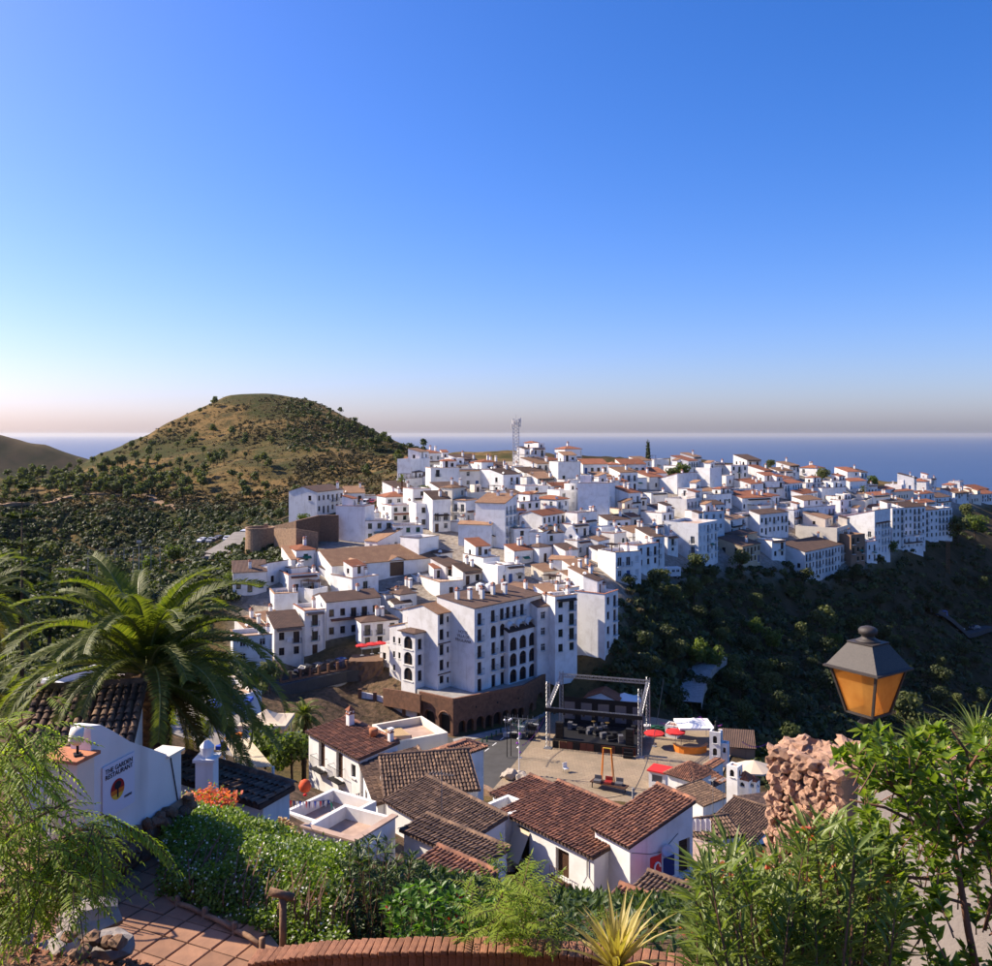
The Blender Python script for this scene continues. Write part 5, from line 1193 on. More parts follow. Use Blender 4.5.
for p in a_: m=MB(); m.bar(p,p-Vector((0,0,2.3)),.04,0,5); m.build('post','wood_brown',t)
near(372,396,420,790,742,62,60,'f','roof terrace with pale peach parapet under the straw awning',L2=4,wall='cream',par=.5)
near(430,447,479,800,760,60,45,'hr','white outhouse with short red tile roof edged in white above the road',L2=3.4,pitch=.3)
near(283,327,345,880,826,44,34,'f','flat white outbuilding with sloping parapet below the bunting lane',L2=3.6)
near(303,355,368,890,842,40,30,'f','low flat white outbuilding with terracotta floor beside the dark oleander',L2=3,cap='terrace_floor')
near(404,484,500,905,866,39,42,'mfd','low house whose dark tile roof shows above the garden shrubs',L2=1.5,pitch=.1,tiles='barrel_tile_old')
near(415,472,490,930,893,34.5,42,'mfr','red tiled shed roof half hidden behind the garden shrubs',L2=1.3,pitch=.15)
near(467,492,503,900,822,47,44,'f','white roof terrace with deep parapet between the two big tile roofs',L2=3.2,par=1.4)
near(625,684,700,960,922,37,40,'mfd','low lean-to tile roof below the courtyard with the green parasol',L2=2.0,tiles='barrel_tile_old',pitch=.15)
near(596,676,690,985,948,33,40,'mfr','red lean-to tile roof behind the spiky agave',L2=1.8,pitch=.2)
# courtyard to the side of the wing
t,l1,l2,hh=near(684,686,740,905,842,52,74,'mrd','white courtyard wall topped with a strip of dark tiles and hung washing',L1=1.4,tiles='barrel_tile_old',pitch=.3,name='courtyard_house')
sheetm=MB(); c0=P(655,885,44.5); sheetm.box(-1.2,4.5,-1,6,-.5,0); tag(sheetm.build('courtyard','terrace_floor',None,c0,R(-36)),kind='structure')
parasol(P(690,872,46)-Vector((0,0,1.9)),1.5,2.2,'cloth_green','green parasol standing in the small courtyard',drop=.3)
t=thing('beach_towel','red towel with white crest hanging on the courtyard line','towel',P(656,882,42.6),R(38)); m=MB()
for i in range(6): m.quad((-.42+i*.14,.03*math.sin(i*1.3),0),(-.28+i*.14,.03*math.sin(i*1.3+1.3),0),(-.28+i*.14,.03*math.sin(i*1.3+1.3),1.25),(-.42+i*.14,.03*math.sin(i*1.3),1.25))
m.build('cloth','cloth_red',t); m=MB(); m.tube([(.05+.2*math.cos(k*.5),-.045,.68+.25*math.sin(k*.5)) for k in range(10)],.045,0,4); m.tube([(-.2,-.045,.25),(0,-.045,.4),(.2,-.045,.3)],.04,0,4); m.build('crest','cloth_white',t)
t=thing('navy_towel','dark blue towel hanging beside the red one','towel',P(669,877,43.6),R(38)); m=MB(); m.box(-.4,.4,0,.02,0,1.0); m.build('cloth','cloth_navy',t)
for i,(px,py,mm) in enumerate([(681,824,'cloth_navy'),(688,824,'cloth_white'),(696,822,'cloth_white'),(706,822,'cloth_white'),(690,850,'cloth_white'),(687,852,'cloth_navy')]):
    t=thing('garment',['dark shirt at the wall end of the washing line','white shirt next to the dark shirt on the line','white cloth in the middle of the washing line','white sheet at the tile roof end of the washing line','white shirt hanging low against the courtyard wall','dark cloth hanging low against the courtyard wall'][i],'washing',P(px,py,49.5)-Vector((0,0,.5)),R(-20)); m=MB()
    for k in range(4): m.quad((-.26+k*.13,.04*(k%2),0),(-.13+k*.13,.04*((k+1)%2),0),(-.13+k*.13,.04*((k+1)%2),.7 if k in(1,2) else .62),(-.26+k*.13,.04*(k%2),.62 if k in(0,1) else .7))
    m.build('cloth',mm,t)
for i,(px,py) in enumerate([(688,890),(701,895)]):
    t=thing('chimney_pot',['white round chimney with tile cap rising from the courtyard roof','white round chimney beside the oleander leaves'][i],'chimney',P(px,py,40)-Vector((0,0,.6))); m=MB(); m.lathe([(.24,-1.5),(.24,.5),(.3,.52),(.3,.6),(.2,.62)],12); m.build('stack','white',t,smooth=False); m=MB(); m.lathe([(.2,.62),(.2,.85),(.33,.87),(.05,1.1)],12); m.build('cap','clay_pot',t)
# group on the far side: pyramid-roofed tower and its neighbours
near(668,693,711,825,780,95,45,'hr','square white tower with pyramidal red tile roof beside the square',pitch=.62,over=.35,ops_f=[(.5,1.0,.8,1.2,'w')],ops_r=[(.5,.2,.8,1.6,'d')])
near(690,703,727,838,806,88,52,'mrd','white annex with brown tile lean-to against the pyramid-roofed tower',ops_r=[(.4,1.0,1.1,1.0,'w'),(.75,1.0,.8,1.0,'w')],L1=3.2,tiles='barrel_tile_old')
near(708,714,725,800,786,98,45,'mrr','tiny outhouse with bright orange tiles behind the tower annex',L1=2.4,pitch=.35)
near(705,712,723,790,768,116,40,'yd','white gabled cottage with dark roof at the edge of the square',ops_f=[(.5,1.2,.6,.8,'w')],ops_r=[(.5,1.0,.7,.9,'w')])
near(700,748,800,900,850,70,45,'xd','low house with very broad brown tile roof and roof aerials beyond the courtyard',L2=11,tiles='barrel_tile_old',pitch=.22)
for i,(px,py,w,hh) in enumerate([(734.5,788,1.1,2.2),(745,792,1.3,1.3),(754,792,.8,1.1)]):
    t=thing('chimney_turret',['tall white chimney turret by the cream umbrella','squat white chimney turret with pointed cap','small white chimney turret at the end of the trio'][i],'chimney',P(px,py,84),R(-40)); block(t,random,-w/2,-w/2,0,w,w,hh,'hr' if i else 'f',[(w/2,hh*.55,w*.4,hh*.3,'a')],[(w/2,hh*.55,w*.4,hh*.3,'a')],(),'white',deep=1.5,parapet=.1,pitch=.9,over=.05)
parasol(P(754,760,98)-Vector((0,0,2.9)),2.1,2.9,'cloth_cream','big cream umbrella beyond the chimney turrets',ribs=10,drop=.38,name='umbrella')
for px,py,lb in((723,800,'tall thin aerial pole on the broad brown roof'),(713,800,'thin aerial pole beside the tower annex')):
    c_=P(px,py+18,72); t=thing('aerial_pole',lb,'aerial',c_); m=MB(); m.bar((0,0,-1),(0,0,3.2),.03,0,4); m.build('pole','metal_grey',t); link('antenna',unit_antenna(),t,(0,0,.9),.8,(.7,.7,1))
# power line across
t=thing('power_line','drooping overhead cable from white post to the tower','cable',P(633,800,52)); m=MB(); p0=P(633,793,52)-P(633,800,52)
m.tube([p0+Vector((i/12*7,i/12*28,-1.6*math.sin(math.pi*i/12)+i/12*-1.0)) for i in range(13)],.025,0,4); m.tube([p0-Vector((i/8*2.6,-i/8*3,.9*math.sin(math.pi*i/8*.5)+i/8*.5)) for i in range(9)],.025,0,4); m.build('cable','iron',t); m=MB(); m.bar(p0+Vector((0,0,.3)),p0-Vector((0,0,3)),.07,0,6); m.build('post','concrete',t)
# rockery with pot plants at the corner of the square
mat('straw',(.55,.38,.18),(.42,.28,.13),scale=9); 
def boulders(name,lb,c,n,spread,size,m,seed,flat=.7):
    rg=random.Random(seed); t=thing(name,lb,'rocks',c)
    for i in range(n):
        bm=bmesh.new(); bmesh.ops.create_icosphere(bm,subdivisions=2,radius=1)
        s=rg.uniform(.6,1.2)*size; ph=[rg.uniform(0,6) for _ in range(6)]
        for v in bm.verts: p=v.co; f=1+.22*math.sin(p.x*3+ph[0])*math.sin(p.y*3+ph[1])+.14*math.sin(p.z*5+ph[2]+p.x*4); v.co=Vector((p.x*f*s*rg.uniform(.97,1.03),p.y*f*s,p.z*f*s*flat))
        me=bpy.data.meshes.new('rock'); bm.to_mesh(me); bm.free(); me.materials.append(M[m]); link('rock',me,t,(rg.uniform(-1,1)*spread[0],rg.uniform(-1,1)*spread[1],rg.uniform(0,1)*spread[2]),rg.uniform(0,6))
    return t
mat('pale_rock',(.42,.36,.29),(.3,.25,.2),scale=2,bmp=.8,bscale=5)
boulders('rockery','pale boulders of the rockery beside the festival pole','' or G(508,779,PZ+.1),7,(2.2,1.2,.6),.9,'pale_rock',3)
stone_wall('tan rounded garden wall at the lane corner below the square',[G(470,798,-8),G(482,802,-8),G(492,806,-8)],[1.6,1.7,1.5],'stone_wall')
# ---------------------------------------------------------------- left: restaurant, its roofs, lane and valley houses
near(160,263,280,900,806,25,33,'mfd','low restaurant outbuilding with dark weathered tile roof and white parapet edge',L2=1.0,pitch=.1,tiles='barrel_tile_old')
near(14,128,150,840,750,24,-14,'mfd','restaurant wing with brown clay tile roof beneath the big palm',L2=2.8,pitch=.36,tiles='barrel_tile_old')
t=thing('chimney','square white chimney on the edge of the restaurant roof','chimney',P(207,792,24.6)); m=MB(); m.box(-.24,.24,-.24,.24,-.8,.9); m.build('stack','white',t); m=MB(); m.box(-.3,.3,-.3,.3,.9,.98); m.lathe([(.17,.98),(.2,1.25),(.07,1.4)],10); m.build('cap','white',t)
# sunshade of straw on white posts
b0=P(250,790,27); t=thing('straw_pergola','straw mat sunshade on white posts beside the restaurant roof','pergola',b0)
q=[P(222,768,25)-b0,P(262,769,25.5)-b0,P(273,766.5,27)-b0,P(248,738,31)-b0,P(226,741,30)-b0]; q=[P(240,768,29.5)-b0,P(273,766.5,29.5)-b0,P(249,738,34)-b0,P(224,740,34)-b0]
m=MB(); n_=18
for i in range(n_): f0,f1=i/n_,(i+.9)/n_; m.quad(q[0].lerp(q[1],f0),q[0].lerp(q[1],f1),q[3].lerp(q[2],f1),q[3].lerp(q[2],f0))
m.build('straw_mat','straw_pale',t)
for p in q: m=MB(); m.bar(p,p-Vector((0,0,2.6)),.05,0,5); m.build('post','white',t)

# bunting over the lane
garland(P(268,797,40),P(362,792,54),.35,['cloth_white','cloth_red','cloth_navy','cloth_white','cloth_blue'],34,'red, white and blue pennant string over the lane by the corner house',size=.38)
garland(P(330,800,44),P(352,826,46),.2,['cloth_green','cloth_white'],8,'green and white pennant string beside the lane gate',size=.4)
for i,(a_,b_) in enumerate([((28,710),(80,706)),((24,716),(78,719)),((60,722),(96,714))]): garland(P(*a_,44),P(*b_,46),.15,['cloth_red'],14,['upper red pennant string under the palm fronds','lower red pennant string under the palm fronds','short red pennant string next to the restaurant roof'][i],size=.42)
t=thing('paper_lantern','round red paper lantern hanging over the lane','lantern',P(305,786,46)); m=MB(); m.lathe([(.06,-.34),(.24,-.24),(.33,0),(.24,.24),(.06,.34)],12); m.build('shade','lantern_red',t,smooth=True); m=MB(); m.lathe([(.09,-.5),(.1,-.42)],8); m.build('tassel','cloth_red',t)
for i,(xl,xc,xr,yb,yt,a,rf,fd,rd,lb) in enumerate([(24,36,47,614,601,40,'yt',1,2,'white cottage with pale gable showing among valley shrubs under the pine'),(65,78,86,596,580,40,'f',1,1,'white flat cottage beside the sports fence in the valley'),(90,102,110,640,628,40,'mft',1,1,'white cottage roof peeping between palm fronds in the valley'),(0,5,12,616,604,40,'f',0,1,'small white valley wall-end house by the big valley shrubs'),(72,80,92,650,636,44,'f',1,1,'low white valley cottage under the drooping fronds')]):
    d=D(xc,yb); near(xl,xc,xr,yb,yt,d,a,rf,lb,tiles=None,ops_f=[(.5,.8,.8,1.0,'w')] if fd else (),ops_r=[(.5,.8,.8,1.0,'w')])
near(40,96,112,735,690,58,28,'f','white lane house with dark red awning behind the restaurant roof',L2=5,ops_f=[(.3,.4,1,2,'w'),(.7,.4,1,2,'w')])
m=MB(); t=thing('awning','long dark red awning along the lane behind the restaurant','awning',P(84,712,50)); m.quad((-3,0,-.6),(3.2,0,-.3),(3.2,1.8,.5),(-3,1.8,.5)); m.quad((-3,0,-.85),(3.2,0,-.55),(3.2,0,-.3),(-3,0,-.6)); m.build('cloth','cloth_maroon',t)
for x in(-2.8,3): m=MB(); m.bar((x,.1,-.6),(x,.1,-3),.05,0,4); m.build('post','iron',t)
near(0,16,34,770,742,46,40,'mft','small roofed lane hut at the foot of the dark garden shrubs',tiles='barrel_tile_old',L2=4)
tent(222,735,3.2,3,2.4,'cloth_blue','blue canvas stall in the lane behind the chimney',z=8); tent(205,716,3.6,3,2.4,'cloth_navy','dark navy stall roof deeper in the lane',z=5); tent(214,703,3.2,3,2.3,'cloth_cream','cream stall roof in the lane market',z=3); tent(262,752,3.6,3,2.3,'cloth_cream','cream sunshade stall near the small palm',z=7)
for i,(px,py,c_) in enumerate([(231,742,'cloth_orange'),(226,748,'cloth_blue'),(240,752,'cloth_white')]):
    t=thing('goods_pile',['orange goods piled outside the blue stall','blue cloth goods heaped under the blue stall','white goods stacked near the straw sunshade'][i],'goods',G(px,py,8)); 
    for k in range(5): m=MB(); x,y=random.uniform(-.6,.6),random.uniform(-.4,.4); m.box(x-.25,x+.25,y-.2,y+.2,.35*(k%2)+.005*k,.35*(k%2)+.33); m.build('bundle',c_,t)
p=G(293,755,4); car(p,R(30),'dark','dark van with pale roof parked under the small palm','van')
near(190,215,240,735,700,90,50,'f','white lane house partly hidden by the palm fronds',L2=5,ops_f=[(.5,.5,1,1.6,'w')],ops_r=[(.5,.5,1,1.6,'w')])
sheet('market_lane',[(170,760),(250,770),(262,735),(235,700),(195,692),(170,715)],6.0,'pale_road',3)
# ---------------------------------------------------------------- vegetation in the distance
mat('rust',(.2,.1,.05),rough=.8); mat('palm_rib',(.16,.17,.05),rough=.5)
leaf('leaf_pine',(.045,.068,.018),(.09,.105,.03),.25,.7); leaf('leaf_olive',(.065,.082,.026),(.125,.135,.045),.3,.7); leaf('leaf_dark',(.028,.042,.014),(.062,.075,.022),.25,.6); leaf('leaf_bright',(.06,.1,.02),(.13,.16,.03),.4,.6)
leaf('leaf_shrub',(.05,.045,.02),(.1,.075,.032),.1,.9); leaf('leaf_dry',(.11,.075,.03),(.17,.11,.05),.1,.9); mat('bark',(.09,.06,.04),(.05,.035,.025),scale=6,bmp=.8,bscale=12,rough=.95)
def quads_at(c,nrm,size,rg,asp=1.0,bend=0):
    """leaf-clump quads at points c facing roughly nrm"""
    n=len(c); t=rg.normal(size=(n,3)); nrm=nrm/np.linalg.norm(nrm,axis=1,keepdims=True); t-=nrm*(t*nrm).sum(1,keepdims=True); t/=np.linalg.norm(t,axis=1,keepdims=True); b=np.cross(nrm,t)
    s=(size*rg.uniform(.6,1.3,n))[:,None]; v=np.stack([c-t*s*asp-b*s*.2,c-b*s,c+t*s*asp+b*s*.15,c+b*s],1)
    return v.reshape(-1,3),np.arange(4*n).reshape(-1,4)
def crown(lobes,n,size,rg):
    L=np.array(lobes,float); w=(L[:,3]*L[:,4]*L[:,5])**(2/3); k=rg.choice(len(L),n,p=w/w.sum()); u=rg.normal(size=(n,3)); u/=np.linalg.norm(u,axis=1,keepdims=True)
    r=rg.uniform(.72,1.05,n)[:,None]; c=L[k,:3]+u*r*L[k,3:6]; nr=u+rg.normal(size=(n,3))*.55+np.array([0,0,.3]); return quads_at(c,nr,size,rg)
def tree_kind(kind,h,seed,n=160,size=None,leafm='leaf_pine',flat=1.0,wide=.42):
    rg=np.random.default_rng(seed); lob=[]; k=7 if n<300 else 13
    for i in range(k):
        a=rg.uniform(0,6.28); rad=rg.uniform(0,wide*.62)*h; z=h*rg.uniform(.45,.9) if kind!='cone' else h*(.15+.8*i/k); s=h*rg.uniform(.15,.25)*(wide/.42)
        if kind=='cone': rad*=.2; s=h*wide*.5*(1.05-i/k)
        lob.append((math.cos(a)*rad,math.sin(a)*rad,z,s,s,s*.75*flat if kind!='cone' else s*1.6))
    v,f=crown(lob,n,size or h*.075,rg); cm=np_mesh('crown',v,f,leafm)
    mb=MB(); mb.tube([(0,0,-1),(h*.01,0,h*.25),(0,h*.02,h*.6),(0,0,h*.8)],[h*.03,h*.026,h*.016,h*.006],0,6)
    for l in lob[:5]: mb.tube([(0,0,h*.35),(l[0]*.5,l[1]*.5,(h*.35+l[2])/2),(l[0],l[1],l[2])],[h*.012,h*.009,h*.004],0,4)
    return cm,mb.mesh('trunk','bark',True)
def put_tree(kinds,p,rz,s,name,label,group=None,cat='tree'):
    cm,tm=kinds; t=thing(name,label,cat,p,rz,group); t.scale=(s,s,s); link('crown',cm,t); link('trunk',tm,t); return t
PINES=[tree_kind('round',4.5,i,170,.36,'leaf_pine' if i%2 else 'leaf_olive') for i in range(5)]
rg=random.Random(31); n=0
spots=[]
for _ in range(190): spots.append((rg.uniform(0,215)*rg.uniform(.6,1)**.5,rg.gauss(484,9)))
for _ in range(45): spots.append((rg.uniform(100,260),rg.uniform(430,500)))
for _ in range(40): spots.append((rg.uniform(180,425),rg.uniform(425,505)))
for _ in range(24): spots.append((rg.uniform(295,425),rg.uniform(412,452)))
for x,y in ((100,471),(118,464),(138,455),(152,446),(170,431),(186,420),(200,410),(214,403),(310,408),(330,416),(352,426),(372,435),(392,442),(410,449),(400,446),(385,440),(362,431)): spots.append((x,y+4))
for px,py in spots:
    if py>508 or py<400: continue
    p=hit(px,py)
    if p is None or p.y<235 or p.y>900: continue
    d=p.y; put_tree(PINES[n%5],p,rg.uniform(0,6),rg.uniform(.65,1.35)*min(1.25,d/340),'pine_tree',*(('small pine silhouetted on the hill crest line','pines on the crest line') if py<448 else ('round pine in the grove along the foot of the hill','pines in the grove at the foot of the hill') if px<215 and py>462 else ('scattered small pine on the open brown hill slope','pines on the open hill slope'))); n+=1
print('pines',n)
def scatter(name,label,region,num,smin,smax,m,seed,cond=None,leafn=14,kind='stuff',flat=.75,qs=.34):
    rgx=random.Random(seed); nr=np.random.default_rng(seed); V=[];F=[];o=0
    for _ in range(num):
        px,py=region(rgx); p=hit(px,py)
        if p is None or (cond and not cond(p)): continue
        s=rgx.uniform(smin,smax); u=nr.normal(size=(leafn,3)); u/=np.linalg.norm(u,axis=1,keepdims=True); u[:,2]=np.abs(u[:,2])
        c=np.array(p)+u*np.array([s,s,s*flat])*nr.uniform(.6,1,leafn)[:,None]; v,f=quads_at(c,u+nr.normal(size=(leafn,3))*.4,s*qs,nr); V.append(v); F.append(f+o); o+=len(v)
    ob=link(name,np_mesh(name,np.concatenate(V),np.concatenate(F),m)); tag(ob,label,kind=kind); return ob
clump=lambda p: float(fbm(np.array([p.x]),np.array([p.y]),70,44,4)[0])
vil=lambda p: poly_dist(np.array([p.x]),np.array([p.y]),VW)[0]>4
scatter('hill_scrub','low brown-green scrub covering the hill',lambda r:(r.uniform(0,425),r.uniform(395,512)),9000,.5,1.7,'leaf_shrub',5,lambda p:p.y>230 and vil(p) and clump(p)>.06,13)
scatter('shoulder_scrub','dark scrub on the shoulder of the hill',lambda r:(r.uniform(285,425),r.uniform(398,452)),1000,.7,1.9,'leaf_dark',15,lambda p:p.y>300 and vil(p),18)
scatter('dry_grass_tufts','dry golden grass tufts on the hill',lambda r:(r.uniform(120,425),r.uniform(396,500)),2400,.5,1.3,'leaf_dry',6,lambda p:p.y>230 and vil(p),8,flat=.5)
scatter('shade_fill_scrub','dark scrub added in place of shade on the valley side',lambda r:(r.uniform(0,290),r.uniform(505,600)),2300,.6,2.0,'leaf_dark',7,lambda p:p.y>110 and vil(p),44,qs=.26)  # dense dark leaves stand in for shade on this sunlit slope
def rav(p): return p.x>12 and p.y>100 and poly_dist(np.array([p.x]),np.array([p.y]),VW)[0]>1.5 and poly_dist(np.array([p.x]),np.array([p.y]),PLAZA)[0]>3
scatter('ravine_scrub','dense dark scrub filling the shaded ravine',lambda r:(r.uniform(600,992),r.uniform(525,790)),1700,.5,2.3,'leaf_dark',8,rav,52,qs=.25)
scatter('ravine_thicket','olive brown thicket on the ravine slope',lambda r:(r.uniform(620,992),r.uniform(560,760)),1200,.4,1.5,'leaf_shrub',9,rav,30,qs=.28)
scatter('ravine_greenery','mid green bushes dotted over the ravine',lambda r:(r.uniform(620,992),r.uniform(560,760)),420,.7,2.2,'leaf_olive',19,rav,64,qs=.22)
scatter('valley_scrub','green garden scrub around the valley cottages',lambda r:(r.uniform(0,260),r.uniform(570,720)),900,.8,2.0,'leaf_olive',10,lambda p:p.y>75 and vil(p) and poly_dist(np.array([p.x]),np.array([p.y]),VW)[0]>8,60,qs=.22)
# single trees one can tell apart
BIG=[tree_kind('round',7,40+i,900,.30,['leaf_bright','leaf_olive','leaf_dark','leaf_pine'][i%4],wide=.5) for i in range(8)]
TR2=[(700,672,1.0,0,'round tree with sunlit crown beside the pale ravine track'),(712,676,.9,4,'sunlit tree crown behind the round track-side tree'),(755,640,.75,0,'small bright tree on the dark ravine slope'),(772,655,.9,4,'bright bushy tree halfway down the ravine'),(800,645,.8,1,'olive tree beside the bright ravine tree'),(825,640,1.2,1,'tall feathery olive-green tree by the valley road'),(836,650,.6,4,'small yellow-green tree at the valley road edge'),(740,575,.9,1,'dark tree against the tall white end house'),(655,592,.9,2,'dark tree under the curved white facade'),(630,590,.7,2,'low dark tree beside the curved white facade'),(905,735,1.3,1,'round sunlit tree behind the street lantern'),(890,560,.9,0,'sunlit tree at the edge of the ridge row of houses'),(958,545,1.1,1,'broad tree past the end of the ridge houses'),(975,540,1.0,0,'leafy tree past the ridge houses near dry bushes'),(966,522,.8,1,'small tree above the shaded slope at the ridge end'),
 (780,720,1.2,2,'large dark tree deep in the ravine'),(830,700,1.3,2,'dark tree in the ravine below the valley road'),(870,690,1.2,2,'dark tree deep in the ravine behind the lantern'),(940,690,1.3,2,'dark tree at the ravine bottom beyond the shrub'),(965,660,1.1,2,'dark valley tree below the white car'),(740,700,1.1,2,'dark tree beside the ravine track'),(650,680,.9,2,'dark tree behind the concert stage'),(668,650,1.0,2,'dark tree on the slope above the blue tent'),(720,640,1.0,2,'dark slope tree above the sunlit track tree'),(880,610,1.0,2,'dark tree under the broad white house with the garage'),(920,600,1.0,2,'dark tree beside the power pole'),(700,625,.9,2,'dark bushy tree on the open ravine slope'),(800,600,.9,2,'dark tree below the brown brick house'),
 (174,566,1.2,0,'large round bright tree above the valley fence'),(150,575,.9,4,'bright tree next to the large round valley tree'),(268,512,.9,3,'dark green tree beside the gabled white house'),(252,520,.8,2,'dark tree above the lay-by'),(240,530,.9,2,'dark tree above the parked cars'),(303,528,.7,0,'bright bush on the stone terrace under the gabled house'),(280,520,.7,3,'tree growing on the dry terrace above the bastion'),(425,500,.8,0,'round bright green tree by the garages'),(437,501,.6,4,'second bright crown next to the round tree by the garages'),(672,482,.95,3,'leafy tree of the crest clump next to the cypress'),(683,483,1.0,0,'broad bright tree of the crest clump'),(692,485,.8,3,'tree at the low end of the crest clump'),(534,472,.6,1,'small tree between mast and red-roofed house'),(822,486,.7,1,'tree among the ridge roofs'),(770,472,.5,1,'spiky small tree on the ridge skyline'),(872,490,.6,0,'bush between ridge roofs'),(240,575,.8,3,'garden tree between bastion and lane houses'),(232,590,.7,0,'sunlit garden tree by the bastion road'),
 (20,640,1.6,2,'big dark valley tree beneath the araucaria'),(50,660,1.5,2,'big dark valley tree behind the palm fronds'),(8,600,1.5,1,'olive-green valley tree by the small white house'),(50,575,1.3,1,'broad olive tree in the valley garden'),(75,610,1.2,2,'dark garden tree among the white cottages'),(110,600,1.2,1,'olive tree behind the big palm'),(30,570,1.2,1,'pale olive tree by the hillside foot'),(100,660,1.2,2,'dark tree showing between the palm fronds'),(265,770,.7,0,'bright garden tree beside the straw sunshade'),(292,783,.7,0,'lemon-green tree in front of the corner house'),(250,700,.7,2,'dark shrub tree behind the palm tip'),(270,690,.6,1,'olive shrub at the foot of the retaining wall')]
for i,(px,py,s,k,lb) in enumerate(TR2):
    if py>=690 and px<300 and px>180: p=G(px,py,6 if py<760 else 9)
    else: p=hit(px,py)
    if p is None: continue
    if px<125 and 550<py<690: s*=1.35
    if px>620 and k in(0,1,4): s*=1.45
    put_tree(BIG[(k+(4 if i%2 else 0))%8],p,i*1.3,s*(.72 if p.y<330 else 1.0),'garden_tree' if px<620 else 'ravine_tree',lb)
rt=random.Random(71); kk=0
for _ in range(240):
    px,py=rt.uniform(625,990),rt.uniform(575,770); p=hit(px,py)
    if p is None or not rav(p) or kk>=70: continue
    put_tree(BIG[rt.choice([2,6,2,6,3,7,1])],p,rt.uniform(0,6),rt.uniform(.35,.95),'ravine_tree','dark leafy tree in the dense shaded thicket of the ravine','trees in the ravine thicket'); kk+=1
# cypress
cy=np.random.default_rng(77); lob=[(0,0,1+i*.9,.85*(1-.5*(i/9)**2),.85*(1-.5*(i/9)**2),1.0) for i in range(10)]; v,f=crown(lob,900,.22,cy); p=gp(648,473)
p.z+=1.2; t=thing('cypress_tree','tall thin dark cypress standing on the village crest','tree',p); link('crown',np_mesh('crown',v,f,'leaf_dark'),t); m=MB(); m.tube([(0,0,-1),(0,0,6)],[.2,.08],0,6); m.build('trunk','bark',t); t.scale=(1.25,1.25,1.1)
p=gp(574,470); t=thing('cypress_tree','small distant cypress tip behind the crest roofs','tree',p); link('crown',np_mesh('crown',v,f,'leaf_dark'),t); m=MB(); m.tube([(0,0,-1),(0,0,6)],[.2,.08],0,6); m.build('trunk','bark',t); t.scale=(.45,.45,.55)
# power pole, valley fence
t=thing('power_pole','rusty lattice power pole on the ravine terrace','pole',hit(948,575)); m=MB(); truss(m,(0,0,-.5),(0,0,13),.9,12,.08); m.build('lattice','rust',t); m=MB(); m.bar((-1.4,0,12.4),(1.4,0,12.4),.08,0,4); m.build('crossarm','rust',t)
p0=P(88,572,170); t=thing('sports_fence','tall wire fence on posts around the valley sports court','fence',p0)
for i in range(9): m=MB(); q=P(88+i*9,574-i*1.2,170+i*4)-p0; m.bar(q-Vector((0,0,1)),q+Vector((0,0,4.2)),.07,0,4); m.build('post','metal_grey',t)
for z in(1.4,2.8,4.1): m=MB(); m.bar(Vector((0,0,z)),P(160,564.4,202)-p0+Vector((0,0,z)),.03,0,3); m.build('rail','metal_grey',t)
t=thing('floodlight_mast','grey floodlight mast beside the sports fence','mast',P(139,566,195)); m=MB(); m.tube([(0,0,-1),(0,0,5)],[.1,.06],0,6); m.build('pole','metal_grey',t); m=MB(); m.box(-.5,.5,-.15,.15,5,5.5); m.build('floodlight','metal_grey',t)
# ---------------------------------------------------------------- palms
leaf('leaf_palm',(.07,.10,.015),(.15,.16,.03),.4,.6); leaf('leaf_palm_old',(.09,.08,.02),(.14,.11,.03),.3,.6); mat('palm_bark',(.17,.085,.04),(.085,.045,.025),scale=5,bmp=.8,bscale=10,isl_var=(.22,.12,.055))
def frond_mesh(L,el,droop,seed,pairs=62,lw=.028,ll=.62,m='leaf_palm',twist=0):
    rg=np.random.default_rng(seed); N=14; pts=[]; x=z=0; a=el
    for i in range(N+1):
        pts.append(Vector((x,0,z))); a-=droop/N*(.35+1.3*i/N); x+=L/N*math.cos(a); z+=L/N*math.sin(a)
    mb=MB(); mb.tube(pts,[.045*(1-i/(N+1))+.006 for i in range(N+1)],1,5,False); V=[];F=[]
    for k in range(pairs):
        f=.10+.9*k/pairs; i=min(int(f*N),N-1); fr_=f*N-i; p=pts[i].lerp(pts[i+1],fr_); u=(pts[i+1]-pts[i]).normalized(); up=Vector((0,1,0)).cross(u); up=-up if up.z<0 else up
        le=ll*(math.sin(min(1,f*1.25+.12)*math.pi*.86)**.6)*rg.uniform(.85,1.1); 
        for s in(-1,1):
            v_=.35+rg.uniform(-.12,.18); dr=(u*(.62+.25*f)+Vector((0,s,0))*1.0+up*v_).normalized(); q=p+dr*le*.55; e=p+dr*le+Vector((0,0,-.16*le))+Vector((rg.uniform(-.03,.03),0,0)); wv=u*lw
            mb.add([p-wv*.5,p+wv*.5,q+wv*.8,q-wv*.8,e],[(0,1,2,3),(3,2,4)],0)
    return mb.mesh('frond',[m,'palm_rib'],False)

